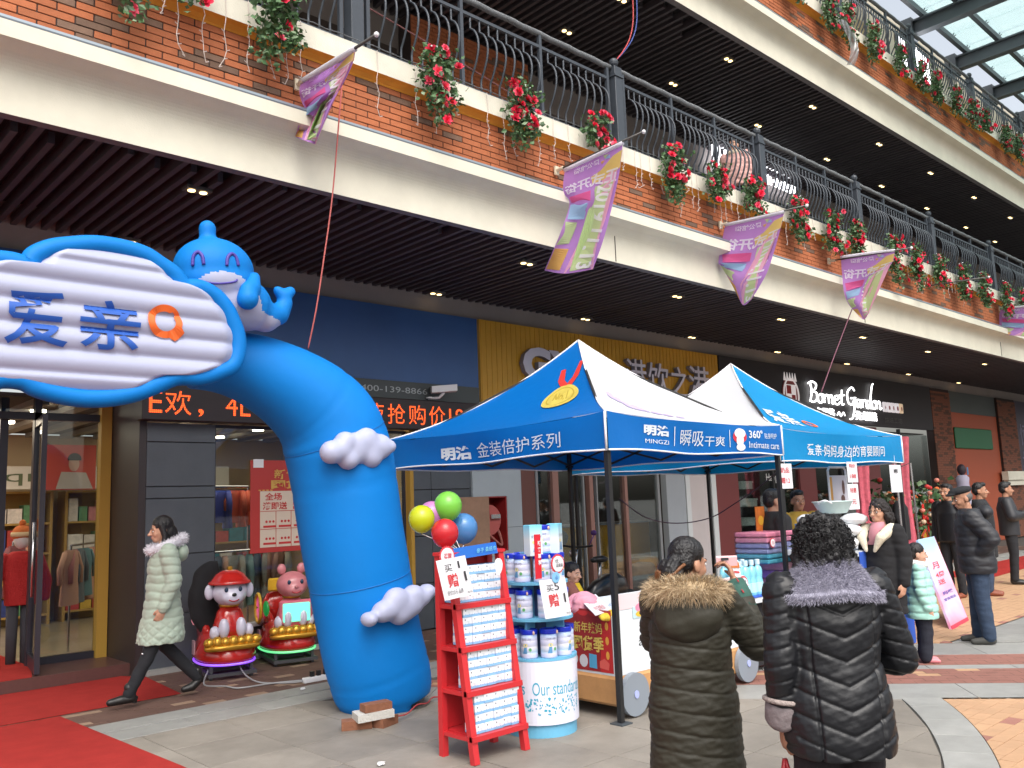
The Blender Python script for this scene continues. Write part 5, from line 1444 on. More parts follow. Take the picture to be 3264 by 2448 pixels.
def badge(u, v, r, Y, label, txts, edge=True):
 p = P(u, v, Y=Y); s = 1 / F * depth_of(p); R_ = r * s
 t = thing('round_badge', label, 'badge', tuple(p))
 n_ = 44
 if edge: part('rim', MB().poly([(p.x + R_ * (1 + .05 * (1 if k % 2 else -1)) * cos(2 * pi * k / n_), p.y, p.z + R_ * (1 + .05 * (1 if k % 2 else -1)) * sin(2 * pi * k / n_)) for k in range(n_)], (0, .004, 0)), m_redp, t)
 part('disc', MB().poly([(p.x + R_ * .82 * cos(2 * pi * k / n_), p.y - .004, p.z + R_ * .82 * sin(2 * pi * k / n_)) for k in range(n_)], (0, .003, 0)), m_card if edge else mat('badge_blue', (.2, .45, .7), rough=.3), t)
 for txt, x0, x1, z0, z1, m in txts:
  mb = MB(); text_flat(mb, txt, (p.x + R_ * x0, p.y - .005, p.z + R_ * z0), (R_ * (x1 - x0), 0, 0), (0, 0, R_ * (z1 - z0)), bold=.01); part('lettering', mb, m, t)
 return t
badge(1425, 1772, 31, 4.60, 'round red-edged badge sticking up behind the buy one sign', [('买赠', -.5, .5, -.4, .3, m_redp)])
badge(1778, 1797, 30, 4.43, 'round red-edged white badge with handwriting on the can stand', [('0元', -.45, 0, .1, .5, m_blk), ('品尝装', -.35, .65, -.35, .05, m_blk)])
badge(1771, 1840, 21, 4.41, 'small pale blue round badge on top of the buy five sign', [('心', -.2, .4, -.3, .3, m_navy)], False)
part_p = P(1590, 1805, Y=4.55)
rs_ = solo('shelf_talker', MB().poly([(part_p.x + .035 * cos(a) * (1 + .25 * sin(a)), 4.55, part_p.z + .055 * sin(a)) for a in np.linspace(0, 2 * pi, 24)[:-1]], (0, .003, 0)), m_card, 'small white rounded shelf card at the right of the ladder shelf', 'sign', tuple(part_p))

# ---------------------------------------------------------------- round can stand
SC = Vector((4.66, 4.79, 0))
m_lblue = mat('stand_blue', (.13, .40, .60), rough=.45); m_drum = mat('stand_white', (.66, .67, .78), rough=.4)
stn = thing('can_stand', 'round three tier display stand with white drum reading Our standards', 'display stand', tuple(SC))
def disc(z0, z1, r, m, name, n=40): return part(name, MB().lathe([(r, z0), (r, z1)], tuple(SC), n=n), m, stn)
disc(.0, .09, .255, m_lblue, 'base_ring'); disc(.091, .525, .275, m_drum, 'drum', 56); disc(.526, .545, .278, m_lblue, 'tier_board'); disc(.80, .82, .262, m_lblue, 'tier_board'); disc(1.055, 1.075, .235, m_lblue, 'tier_board')
for a in (20, 110, 200, 290): part('divider', MB().obox(SC + Vector((cos(radians(a)) * .11, sin(radians(a)) * .11, .80)), (cos(radians(a)) * .10, sin(radians(a)) * .10, 0), (-sin(radians(a)) * .008, cos(radians(a)) * .008, 0), (0, 0, .252)), m_lblue, stn)
part('core', MB().lathe([(.07, .546), (.07, 1.054)], tuple(SC), n=16), mat('core_navy', (.02, .05, .15)), stn)
dirv = atan2(-SC.y, -SC.x)
def drum(u, v, w=0.):
 a = dirv + u; r = .2765 + w; return (SC.x + r * cos(a), SC.y + r * sin(a), v)
mb = MB()
m_teal = mat('print_teal', (.03, .33, .48), rough=.5)
def drum_text(mb, s, a0, a1, z0, z1, bold=-.005):
 vs, fs = dense_text(s, bold); mb.add([drum(a0 + (a1 - a0) * x, z0 + (z1 - z0) * y) for x, y in vs], fs)
drum_text(mb, 'Our standards', -.22, 1.35, .295, .385, 0); part('drum_lettering', mb, m_teal, stn); mb = MB(); drum_text(mb, 'standards', -1.62, -.42, .30, .385, 0); part('drum_lettering', mb, m_teal, stn); mb = MB()
rp = random.Random(21)
for i in range(95):
 a = rp.uniform(-.42, 1.2); z = rp.uniform(.165, .275); r = rp.uniform(.005, .013); k = rp.randint(3, 7); ph = rp.uniform(0, 6)
 mb.add([drum(a + r * 3.2 * cos(ph + 2 * pi * q / k) * (.6 + .6 * ((q * 7) % 3) / 2), z + r * sin(ph + 2 * pi * q / k) * (.6 + .6 * ((q * 5) % 3) / 2), .0) for q in range(k)], [tuple(range(k))])
for k in range(16):
 a0 = -.70 + .22 * cos(pi * k / 15); z0 = .19 + .07 * sin(pi * k / 15)
 if k < 15:
  a1 = -.70 + .22 * cos(pi * (k + 1) / 15); z1 = .19 + .07 * sin(pi * (k + 1) / 15); b0 = -.70 + .12 * cos(pi * k / 15); y0 = .19 + .03 * sin(pi * k / 15); b1 = -.70 + .12 * cos(pi * (k + 1) / 15); y1 = .19 + .03 * sin(pi * (k + 1) / 15)
  mb.add([drum(a0, z0), drum(a1, z1), drum(b1, y1), drum(b0, y0)], [(0, 1, 2, 3)])
o = part('drum_print', mb, m_teal, stn); o['kind'] = 'stuff'
# cans
m_canw = bpy.data.materials.new('can_print'); m_canw.use_nodes = True
nt = m_canw.node_tree; n = nt.nodes; l = nt.links; b = n['Principled BSDF']; b.inputs['Roughness'].default_value = .3
tc = n.new('ShaderNodeTexCoord'); sp = n.new('ShaderNodeSeparateXYZ'); l.new(tc.outputs['Object'], sp.inputs[0])
rp_ = n.new('ShaderNodeValToRGB'); mr = n.new('ShaderNodeMapRange'); mr.inputs['From Max'].default_value = .165; l.new(sp.outputs[2], mr.inputs[0]); l.new(mr.outputs[0], rp_.inputs[0])
els = rp_.color_ramp.elements; els[0].position = 0; els[0].color = (.55, .55, .72, 1); els[1].position = 1; els[1].color = (.33, .48, .74, 1)
for p_, c_ in ((.18, (.55, .55, .72, 1)), (.22, (.42, .56, .72, 1)), (.45, (.60, .60, .66, 1)), (.60, (.52, .54, .70, 1)), (.75, (.62, .63, .78, 1))): e_ = els.new(p_); e_.color = c_
l.new(rp_.outputs[0], b.inputs['Base Color'])
m_lid = mat('can_lid_blue', (.006, .025, .42), rough=.35); m_hill = mat('can_hill', (.10, .28, .52), rough=.3); m_hill2 = mat('can_sun', (.75, .65, .25), rough=.3); m_leafp = mat('can_leaf', (.10, .35, .12), rough=.3)
def can_meshes(r=.060, h=.165):
 body = MB().lathe([(r * .97, 0), (r, .006), (r, h * .24), (r * .985, h * .25), (r, h * .26), (r, h * .49), (r * .985, h * .5), (r, h * .51), (r, h * .74), (r * .985, h * .75), (r, h * .76), (r, h)], n=28)
 body.sm = [True] * len(body.f)
 lid = MB().lathe([(r * 1.05, h + .001), (r * 1.06, h + .010), (r * 1.06, h + .030), (r * 1.02, h + .034), (r * .95, h + .034), (r * .9, h + .028)], n=28)
 def onb(a, z, o=.0012): return ((r + o) * sin(a), -(r + o) * cos(a), z)
 hill = MB(); hill.add([onb(a, z) for a, z in ((-.5, .035), (-.15, .035), (.05, .035), (.05, .085), (-.12, .102), (-.3, .075))], [(0, 1, 2, 3, 4, 5)])
 sunp = MB(); sunp.add([onb(-.12 + .28 * cos(a), .092 + .013 * sin(a), .0016) for a in np.linspace(0, 2 * pi, 12)[:-1]], [tuple(range(11))])
 leaf = MB(); leaf.add([onb(.45 + .18 * cos(a), .062 + .012 * sin(a), .0014) for a in np.linspace(0, 2 * pi, 10)[:-1]], [tuple(range(9))]);
 txt = MB();
 vs, fs = dense_text('贝因爱儿奶粉', 0); txt.add([onb(-.6 + 1.2 * x, .128 + .014 * y, .0014) for x, y in vs], fs); txt.add([onb(a, z, .0014) for a, z in ((-.5, .120), (.5, .120), (.5, .123), (-.5, .123))], [(0, 1, 2, 3)])
 tagm = MB().ell((r * 1.1 * sin(.9), -r * 1.1 * cos(.9), h + .012), .009, .006, .014, 8, 6)
 return [('body', body.mesh('body', m_canw)), ('lid', lid.mesh('lid', m_lid)), ('hill_print', hill.mesh('hill_print', m_hill)), ('sun_print', sunp.mesh('sun_print', m_hill2)), ('leaf_print', leaf.mesh('leaf_print', m_leafp)), ('lettering', txt.mesh('lettering', mat('print_slate', (.16, .18, .28)))), ('lid_tag', tagm.mesh('lid_tag', mat('tag_pink', (.6, .4, .3))))]
CM = can_meshes(); ci = 0
def can(x, y, z, rz, label):
 t = thing('milk_powder_can', label, 'can', (x, y, z), rz, 'milk powder cans on the round stand')
 for nme, me in CM: inst(me, nme, t, (0, 0, 0))
 return t
for tier, (z, rr_, cnt_, nm) in enumerate(((.546, .205, 9, 'drum'), (.821, .180, 7, 'middle tier'), (1.076, .165, 7, 'upper tier'))):
 for k in range(cnt_):
  a = dirv + 2 * pi * (k + .5) / cnt_ - .1 * tier
  rel = (a - dirv + pi) % (2 * pi) - pi
  x, y = SC.x + rr_ * cos(a), SC.y + rr_ * sin(a)
  side = 'front' if abs(rel) < 1.2 else 'back'
  can(x, y, z, a + pi / 2, f'milk powder can with blue lid on the {nm}, {ORD[k]} from the rack side' if side == 'front' else f'milk powder can hidden at the back of the {nm}, {ORD[k]} around the ring')
q_ = P(1729, 1760, Y=4.74); can(q_.x, q_.y, 1.281, dirv + pi / 2, 'topmost milk powder can with blue lid between two pale cartons')
disc(1.262, 1.28, .12, m_lblue, 'top_plate')
m_carton = bpy.data.materials.new('carton_print'); m_carton.use_nodes = True
nt = m_carton.node_tree; n = nt.nodes; l = nt.links; b = n['Principled BSDF']; b.inputs['Roughness'].default_value = .4
tc = n.new('ShaderNodeTexCoord'); sp = n.new('ShaderNodeSeparateXYZ'); l.new(tc.outputs['Object'], sp.inputs[0]); cr_ = n.new('ShaderNodeValToRGB'); mr = n.new('ShaderNodeMapRange'); mr.inputs['From Max'].default_value = .22; l.new(sp.outputs[2], mr.inputs[0]); l.new(mr.outputs[0], cr_.inputs[0])
e_ = cr_.color_ramp.elements; e_[0].color = (.58, .66, .72, 1); e_[1].color = (.18, .55, .72, 1); x_ = e_.new(.55); x_.color = (.62, .68, .70, 1); l.new(cr_.outputs[0], b.inputs['Base Color'])
for i, (u, v, rz_) in enumerate(((1700, 1755, -.2), (1770, 1750, .5))):
 p = P(u, v, Y=4.68 if i == 0 else 4.70)
 t = thing('milk_carton', ['left pale blue milk powder carton at the top of the stand', 'right pale blue milk powder carton at the top of the stand'][i], 'carton', (p.x, p.y, 1.262), rz_)
 part('carton', MB().box(-.055, .055, -.045, .045, 0, .225, .003), m_carton, t, local=True)
 mb = MB(); text_flat(mb, '爱儿奶粉', (-.045, -.0455, .13), (.09, 0, 0), (0, 0, .02)); part('lettering', mb, mat('print_slate', (0, 0, 0)), t, local=True)
 part('hill_print', MB().poly([(-.03, -.0465, .03), (.03, -.0465, .03), (.01, -.0465, .09), (-.01, -.0465, .10)]), m_hill, t, local=True); part('sun_print', MB().poly([(-.02 + .018 * cos(a), -.0475, .10 + .012 * sin(a)) for a in np.linspace(0, 2 * pi, 12)[:-1]]), m_hill2, t, local=True)
q = P(1716, 1845, Y=4.50); q2 = P(1700, 1715, Y=4.50)
t = thing('red_banner_card', 'tall red card with white vertical characters on the can stand', 'sign', (q.x, 4.50, q.z))
part('card', MB().box(q.x - .028, q.x + .032, 4.495, 4.50, q.z, q.z + .31), mat('signal_red', (.55, .015, .03), rough=.4), t)
for i, ch in enumerate('新客尊享'): mb = MB(); text_flat(mb, ch, (q.x - .002, 4.494, q.z + .23 - i * .045), (.03, 0, 0), (0, 0, .035), bold=.02); part('lettering', mb, m_trim, t)
Yq = 4.42
c = [P(1739, 1974, Y=Yq), P(1822, 1959, Y=Yq), P(1717, 1851, Y=Yq)]
price_sign(c, 'white paper sign reading buy five get one on the can stand', [('买', .20, .46, .68, .86, m_blk, 0), ('5', .50, .68, .70, .90, m_blk, 0), ('赠', .22, .58, .28, .62, m_redp, .02), ('1', .80, .86, .36, .60, m_blk, .04), ('抢购', .78, .95, .05, .10, m_blk, 0)])

# ---------------------------------------------------------------- balloons
for (u, v, r, c, dy, l_) in ((1344, 1654, 43, (.55, .62, .02), .0, 'yellow balloon at the left of the bunch above the ladder shelf'), (1428, 1613, 46, (.22, .62, .08), .02, 'light green balloon at the top of the bunch'), (1418, 1699, 45, (.62, .03, .04), -.16, 'red balloon at the bottom front of the bunch'), (1477, 1684, 47, (.09, .28, .60), .06, 'blue balloon at the right of the bunch'), (1376, 1640, 42, (.60, .25, .55), .12, 'pink balloon mostly hidden behind the yellow and green ones')):
 p = P(u, v, Y=5.0 + dy); s = depth_of(p) / F; R_ = r * s
 m = mat('balloon_' + str(int(u)), c, rough=.22, spec=.5, coat=.3)
 nt = m.node_tree; bs = nt.nodes['Principled BSDF']; tr = nt.nodes.new('ShaderNodeBsdfTranslucent'); tr.inputs[0].default_value = (*c, 1); mx = nt.nodes.new('ShaderNodeMixShader'); mx.inputs[0].default_value = .3
 nt.links.new(bs.outputs[0], mx.inputs[1]); nt.links.new(tr.outputs[0], mx.inputs[2]); nt.links.new(mx.outputs[0], nt.nodes['Material Output'].inputs[0])
 t = thing('balloon', l_, 'balloon', tuple(p), group='bunch of balloons')
 mb = MB(); prof = [(.001, -1.12), (.06, -1.10), (.03, -1.06)] + [(cos(a) * (1 - .06 * (1 - sin(a)) / 2), sin(a) * (1.02 if a > 0 else 1.06)) for a in np.linspace(-1.5, 1.5, 15)] + [(.001, 1.02)]
 mb.lathe([(x * R_, z * R_) for x, z in prof], tuple(p), n=26, caps=False); part('skin', mb, m, t, smooth=True)
 part('string', MB().tube([p + Vector((0, 0, -1.1 * R_)), Vector((3.98, 4.84, 1.33))], .003, 4), m_trim, t)

# ---------------------------------------------------------------- white trolley with new-year poster
m_trol = mat('trolley_white', (.66, .70, .74), rough=.45); m_oak = mat('oak_plinth', (.46, .24, .095), rough=.5, var=.2, scale=3, bump=.1, bscale=20)
X0, X1, Y0, Y1 = 5.23, 7.05, 4.53, 5.30
tr_ = thing('display_trolley', 'white display trolley with oak plinth, grey wheel and red new-year poster', 'trolley', ((X0 + X1) / 2, (Y0 + Y1) / 2, 0))
part('plinth', MB().box(X0 - .02, X1 + .02, Y0 - .02, Y1 + .02, .09, .31, .02), m_oak, tr_)
part('front_panel', MB().box(X0 + .03, X1, Y0, Y0 + .02, .312, .92), m_trol, tr_); part('back_panel', MB().box(X0, X1, Y1 - .02, Y1, .312, .80), m_trol, tr_)
part('side_panel', MB().box(X0, X0 + .02, Y0 + .025, Y1 - .021, .312, .76), m_trol, tr_); part('side_panel', MB().box(X1 - .02, X1, Y0 + .021, Y1 - .021, .312, .85), m_trol, tr_)
part('tray', MB().box(X0 + .021, X1 - .021, Y0 + .021, Y1 - .021, .68, .70), m_trol, tr_)
part('pink_band', MB().box(X0 + .03, X1, Y0 - .004, Y0 - .001, .80, .918), mat('pale_pink_print', (.68, .55, .58), rough=.5), tr_)
for x in (5.36, 6.92):
 n_ = 36; mb = MB(); y0 = Y0 - .045
 mb.add([(x + .16 * cos(a), y, .17 + .16 * sin(a)) for y in (y0 - .02, y0 + .02) for a in np.linspace(0, 2 * pi, n_ + 1)[:-1]], [tuple(range(n_)), tuple(range(2 * n_ - 1, n_ - 1, -1))] + [(k, (k + 1) % n_, n_ + (k + 1) % n_, n_ + k) for k in range(n_)])
 w_ = part('wheel', mb, mat('wheel_grey', (.21, .24, .28), rough=.5), tr_)
 part('hub', MB().poly([(x + .025 * cos(a), y0 - .022, .17 + .03 * sin(a)) for a in np.linspace(0, 2 * pi, 17)[:-1]], (0, -.006, 0)), mat('hub_blue', (.35, .40, .70)), w_)
part('caster', MB().box(X0 + .1, X0 + .16, Y1 - .2, Y1 - .1, 0, .09).box(X1 - .2, X1 - .14, Y1 - .2, Y1 - .1, 0, .09).box(X0 + .6, X0 + .7, Y0 + .2, Y0 + .3, 0, .09), m_black, tr_)
q_ = P(2036, 2068, Y=Y0); mb = MB(); text_flat(mb, 'aiqin', (q_.x, Y0 - .0015, q_.z), (.28, 0, 0), (0, 0, .085)); part('lettering', mb, mat('charcoal_print', (.05, .05, .055)), tr_)
tq0, tq1 = P(2016, 1972, Y=Y0), P(2075, 1925, Y=Y0); tx = (tq0.x + tq1.x) / 2
part('toy_picture', MB().box(tq0.x, tq1.x, Y0 - .007, Y0 - .0045, tq0.z, tq1.z), mat('toy_print', (.45, .62, .66)), tr_)
part('toy_picture', MB().poly([(tx + .09 * cos(a), Y0 - .008, tq1.z - .01 + .04 * sin(a)) for a in np.linspace(0, 2 * pi, 14)[:-1]]), mat('toy_pink', (.65, .22, .34)), tr_); part('toy_picture', MB().poly([(tx - .01 + .08 * cos(a), Y0 - .0082, tq0.z + .03 + .025 * sin(a)) for a in np.linspace(0, 2 * pi, 14)[:-1]]), mat('toy_yellow', (.65, .42, .04)), tr_)
# poster on the left side
def L_(y, z, o=.0): return (X0 - .004 - o, y, z)
def sidep(name, polys, m):
 mb = MB();
 for p_ in polys: mb.poly([L_(*q) for q in p_])
 return part(name, mb, m, tr_)
yy0, yy1 = Y1 - .03, Y0 + .035
sidep('poster_sheet', [[(yy0, .33, 0), (yy1, .33, 0), (yy1, .80, 0), (yy0, .80, 0)]], mat('poster_red2', (.30, .02, .02), rough=.5, var=.3, scale=6))
sidep('poster_curtain', [[(yy1 + .13, .33, .001), (yy1, .33, .001), (yy1, .76, .001), (yy1 + .10, .76, .001)]], mat('poster_curtain', (.48, .02, .02)))
sc_ = []
for k in range(6):
 y = yy0 + (yy1 - yy0) * (k + .5) / 6; sc_.append([(y + .062 * cos(a), .785 + .04 * sin(a) * (1 if a < pi else 1), .0015) for a in np.linspace(pi, 2 * pi, 9)])
sidep('poster_valance', sc_, mat('poster_valance', (.55, .03, .03)))
sidep('poster_lantern', [[(yy1 + .05 + .018 * cos(a), z + .032 * sin(a), .002) for a in np.linspace(0, 2 * pi, 11)[:-1]] for z in (.46, .57, .68)], mat('lantern_gold', (.70, .33, .05)))
mb = MB()
def side_text(mb, s, ya, yb, z0, z1, bold): text_mb(mb, s, lambda u, v, w: L_(ya + (yb - ya) * u, z0 + (z1 - z0) * v, .003), bold)
side_text(mb, '新年辣妈', Y0 + .43, Y0 + .13, .615, .70, .012); side_text(mb, '囤货季', Y0 + .44, Y0 + .12, .475, .595, .03); part('poster_lettering', mb, mat('poster_gold', (.62, .46, .10), rough=.4), tr_)
sidep('poster_goods', [[(Y0 + .34 + .0 + .045 * cos(a), .40 + .05 * sin(a), .002) for a in np.linspace(0, 2 * pi, 12)[:-1]], [(Y0 + .45 + .05 * cos(a), .41 + .055 * sin(a), .002) for a in np.linspace(0, 2 * pi, 12)[:-1]]], mat('poster_white', (.6, .6, .64)))
sidep('poster_goods', [[(Y0 + .28, .355, .003), (Y0 + .20, .35, .003), (Y0 + .20, .455, .003), (Y0 + .28, .46, .003)]], mat('poster_pack', (.08, .33, .55)))
sidep('poster_goods', [[(Y0 + .17, .36, .003), (Y0 + .08, .35, .003), (Y0 + .07, .40, .003), (Y0 + .12, .435, .003), (Y0 + .17, .41, .003)]], mat('poster_toycar', (.62, .10, .08)))
# clothes on the trolley
CLO = []
for (u, v, Y, c, l_, sz) in ((1850, 1925, 5.0, (.70, .30, .39), 'pink baby clothes heaped at the left end of the trolley', (.17, .16, .12)), (1940, 1962, 4.62, (.70, .50, .05), 'yellow cloth folded on the trolley beside the tent leg', (.11, .06, .05)), (1958, 1935, 4.85, (.50, .60, .74), 'pale blue cloth on the trolley under the placard', (.14, .1, .06)), (2050, 1905, 4.75, (.62, .6, .62), 'white cloth on the trolley behind the front panel', (.2, .1, .07)), (2080, 1895, 4.8, (.40, .55, .66), 'grey-blue cloth behind the woman in the olive coat', (.2, .1, .08))):
 q_ = P(u, v, Y=Y); CLO.append((q_.x, q_.y, c, l_, sz, q_.z - sz[2] * .5))
for i, (x, y, c, l_, sz, z0_) in enumerate(CLO):
 mb = MB()
 for k in range(7): mb.ell((x + random.uniform(-.6, .6) * sz[0], y + random.uniform(-.5, .5) * sz[1], z0_ + random.uniform(.1, .8) * sz[2]), sz[0] * .6, sz[1] * .6, sz[2] * .55, 10, 6)
 t = thing('folded_clothes', l_, 'clothes', (x, y, .70))
 blob('cloth', mb, mat(f'cloth_{i}', c, rough=.9, bump=.3, bscale=30), t, .012, 2, lambda co, no: co + no * (.012 * vnoise(co, 28.))[:, None], world=True)
t = thing('placard', 'white placard with faint red handwriting lying on the clothes', 'sign', (5.5, 4.7, .85))
O, A, B = P(1905, 1952, Y=4.70), P(1945, 1948, Y=4.62), P(1842, 1901, Y=4.75)
O, A, B = P(1898, 1962, Y=4.60), P(1952, 1946, Y=4.66), P(1846, 1908, Y=4.98)
U = A - O; V = B - O; N = U.cross(V).normalized()
part('sheet', MB().obox(O + U / 2 + V / 2, U / 2, V / 2, N * .003), m_card, t)
mb = MB(); text_mb(mb, '元起', lambda u, v, w: O + U * (.2 + .5 * u) + V * (.55 + .3 * v) + N * .005, 0); text_mb(mb, '今日特价', lambda u, v, w: O + U * (.2 + .6 * u) + V * (.15 + .25 * v) + N * .005, 0); part('lettering', mb, m_redp, t)
# ---------------------------------------------------------------- goods table under the tents
tq = P(2440, 1893, D=8.45)
TX0, TY0, TZ0 = tq.x - .28, tq.y - .10, tq.z; TXB = TX0 - .34
tbl = thing('goods_table', 'table with blue cloth and a label rail carrying towels and blue bottles', 'table', (TX0 + .5, TY0 + .5, 0))
part('table_top', MB().box(TXB, TX0 + 1.5, TY0, TY0 + .9, TZ0 - .05, TZ0), m_trol, tbl); part('blue_cloth', MB().box(TXB - .005, TX0 + 1.505, TY0 - .006, TY0 + .905, TZ0 + .001, TZ0 + .012), mat('cobalt_cloth', (.03, .10, .50), rough=.7), tbl)
for x in (TXB + .04, TX0 + 1.44):
 for y in (TY0 + .04, TY0 + .84): part('leg', MB().box(x, x + .03, y, y + .03, 0, TZ0 - .051), m_steel, tbl)
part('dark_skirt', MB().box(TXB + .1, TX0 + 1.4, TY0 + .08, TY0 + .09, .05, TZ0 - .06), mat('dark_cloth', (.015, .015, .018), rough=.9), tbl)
part('shelf_label', MB().box(TX0 + .42, TX0 + .62, TY0 - .012, TY0 - .008, TZ0 - .055, TZ0 - .005), mat('grey_label', (.35, .36, .38)), tbl)
m_bot = mat('aqua_bottle', (.22, .58, .70), rough=.25, spec=.5, coat=.3); m_botcap = mat('clear_cap', (.50, .66, .74), rough=.3); m_botlab = mat('bottle_label', (.42, .70, .76), rough=.4)
def bottle_meshes():
 b_ = MB().lathe([(.05, 0), (.056, .01), (.056, .13), (.046, .16), (.05, .18), (.054, .215), (.045, .255), (.022, .275), (.020, .28)], n=18, sx=1.0, sy=.75); b_.sm = [True] * len(b_.f)
 c_ = MB().lathe([(.024, .281), (.024, .325), (.020, .33)], n=14);
 h_ = MB().tube(catmull([(.05, 0, .25), (.07, 0, .22), (.062, 0, .17)], 4), .012, 6)
 return [('body', b_.mesh('body', m_bot)), ('cap', c_.mesh('cap', m_botcap)), ('handle', h_.mesh('handle', m_bot)), ('label', MB().lathe([(.0565, .03), (.0565, .12)], n=18, caps=False, sx=1.0, sy=.75).mesh('label', m_botlab))]
BM = bottle_meshes()
for i, (u, v) in enumerate(((2287, 1880), (2312, 1878), (2335, 1893), (2362, 1895), (2384, 1880), (2405, 1890), (2423, 1888), (2330, 1870), (2290, 1898))):
 p = P(u, v, Z=TZ0 + .012)
 if p.y > TY0 + .8 or p.y < TY0 - .3: p = Vector((TX0 + .05 + .06 * i, TY0 + .12, TZ0 + .012))
 p = Vector((TXB + .06 + (i % 5) * .105 + (.05 if i > 4 else 0), TY0 + .08 + (.13 if i > 4 else 0), TZ0 + .012))
 t = thing('detergent_bottle', f'pale blue bottle, {ORD[i % 5]} from the left in the {"front" if i < 5 else "rear"} row on the table', 'bottle', tuple(p), random.uniform(-.3, .3), 'pale blue bottles on the goods table')
 for nme, me in BM: inst(me, nme, t, (0, 0, 0))
twc = [(.75, .26, .38), (.68, .28, .40), (.26, .28, .52), (.28, .32, .55), (.08, .40, .54), (.09, .43, .55), (.74, .46, .52), (.48, .28, .70), (.76, .30, .36)]
twn = ['rose', 'pink', 'slate blue', 'dull blue', 'teal', 'turquoise', 'pale pink', 'violet', 'coral']
tz = TZ0 + .013; txc = TX0 + .62; hs = [.055, .055, .055, .05, .05, .05, .085, .085, .085]
zs = tz
for i in range(8, -1, -1):
 h = hs[i]; t = thing('boxed_towel', f'{twn[i]} boxed towel in the stack on the goods table, {ORD[i]} from the top', 'towel box', (txc + .25, TY0 + .3, zs))
 big = i < 6
 x0, x1 = (txc - .20 if big else txc + .12), txc + .50; y0, y1 = TY0 + .12, TY0 + .5
 part('towel', MB().box(x0 + .004, x1 - .004, y0 + .004, y1 - .004, zs + .002, zs + h - .004, .012), mat(f'towel_{i}', twc[i], rough=.85, var=.2, scale=14, bump=.3, bscale=40), t)
 part('clear_sleeve', MB().box(x0, x1, y0, y1, zs, zs + h - .001), glass_mat('clear_film', tint=(.97, .97, .98), gloss=.15), t)
 if i >= 6: part('bow', MB().ell((x0 + .12, y0 - .006, zs + h * .55), .02, .008, .014, 8, 6).ell((x0 + .3, y0 - .006, zs + h * .55), .02, .008, .014, 8, 6), mat('bow_plum', (.15, .03, .12)), t)
 zs += h
badge(2463, 1730, 15, TY0 + .10, 'small round badge on the top rose towel', [('3.5', -.4, .4, -.3, .3, m_redp)])
badge(2371, 1863, 26, TY0 - .08, 'oval red-edged price badge in front of the blue bottles', [('39', -.4, .4, .1, .5, m_blk), ('+12', -.4, .4, -.35, 0, m_redp), ('元', -.3, .3, -.7, -.45, m_redp)])
q0 = P(2345, 1865, Y=TY0 - .06)
t = thing('price_card', 'leaning white price card with an orange top in front of the blue bottles', 'sign', tuple(q0)); O = q0;
part('card', MB().poly([O, O + Vector((.13, 0, -.02)), O + Vector((.09, .02, .20)), O + Vector((-.045, .02, .21))], (0, .004, 0)), m_card, t)
part('orange_top', MB().poly([O + Vector((-.03, .012, .155)), O + Vector((.098, .012, .145)), O + Vector((.088, .014, .198)), O + Vector((-.043, .014, .207))], (0, -.004, 0)), mat('flyer_orange', (.55, .16, .04), rough=.5, var=.3, scale=20), t)
part('red_line', MB().poly([O + Vector((.0, .006, .11)), O + Vector((.08, .006, .10)), O + Vector((.08, .006, .115)), O + Vector((.0, .006, .125))], (0, -.003, 0)), m_redp, t)
a = P(2414, 1704, D=9.1); b_ = P(2453, 1614, D=9.1)
t = thing('orange_flyer', 'upright orange promotional card behind the towels', 'sign', tuple(a)); part('card', MB().box(a.x, a.x + .17, a.y, a.y + .008, a.z - .02, b_.z), mat('flyer_orange2', (.60, .17, .03), rough=.45, var=.35, scale=9), t)
part('yellow_sun', MB().poly([(a.x + .085 + .05 * cos(q), a.y - .003, (a.z + b_.z) / 2 + .05 * sin(q)) for q in np.linspace(0, 2 * pi, 17)[:-1]]), mat('flyer_yellow', (.75, .42, .04)), t)
# white packs heaped on the second table
c0 = P(2660, 1690, D=8.6)
t2_ = thing('goods_table', 'far table under the second tent hidden behind the two women', 'table', (c0.x, c0.y, 0))
part('table_top', MB().box(c0.x - .15, c0.x + .9, c0.y - .3, c0.y + .6, c0.z - .24, c0.z - .19), m_trol, t2_); part('cloth', MB().box(c0.x - .15, c0.x + .9, c0.y - .31, c0.y - .30, .1, c0.z - .2), mat('cobalt_cloth', (0, 0, 0)), t2_)
m_pack = mat('white_pack', (.66, .68, .70), rough=.25, bump=.4, bscale=18, coat=.3)
for i, (u, v, w, h, D) in enumerate(((2580, 1655, 60, 32, 8.3), (2640, 1668, 80, 40, 8.35), (2720, 1655, 80, 36, 8.5), (2600, 1700, 80, 34, 8.3), (2700, 1690, 90, 40, 8.45), (2590, 1735, 90, 40, 8.3), (2690, 1730, 90, 44, 8.4))):
 p = P(u, v, D=D); s = D / F
 mb = MB(); mb.ell(p, w * s * .55, .14, h * s * .55, 14, 8)
 t = thing('wipes_pack', f'white plastic pack in the heap behind the black jacket woman, {ORD[i]} of the heap', 'pack', tuple(p), group='white packs heaped on the far table')
 blob('pack', mb, m_pack, t, .014, 2, lambda co, no: co + no * (.010 * vnoise(co, 22.))[:, None], world=True)
p = P(2655, 1620, D=8.6); t = thing('plastic_basin', 'pale green translucent basin standing on the white packs', 'basin', tuple(p))
part('bowl', MB().lathe([(.12, -.05), (.135, -.04), (.185, .06), (.195, .062), (.195, .07), (.178, .068), (.13, -.03), (.001, -.035)], tuple(p), n=28, caps=False), mat('basin_aqua', (.52, .66, .64), rough=.35), t, smooth=True)
part('handle', MB().tube(catmull([p + Vector((-.17, -.08, .05)), p + Vector((-.26, -.06, .08)), p + Vector((-.24, .02, .06)), p + Vector((-.18, .05, .05))], 5), .008, 6), m_white, t, smooth=True)
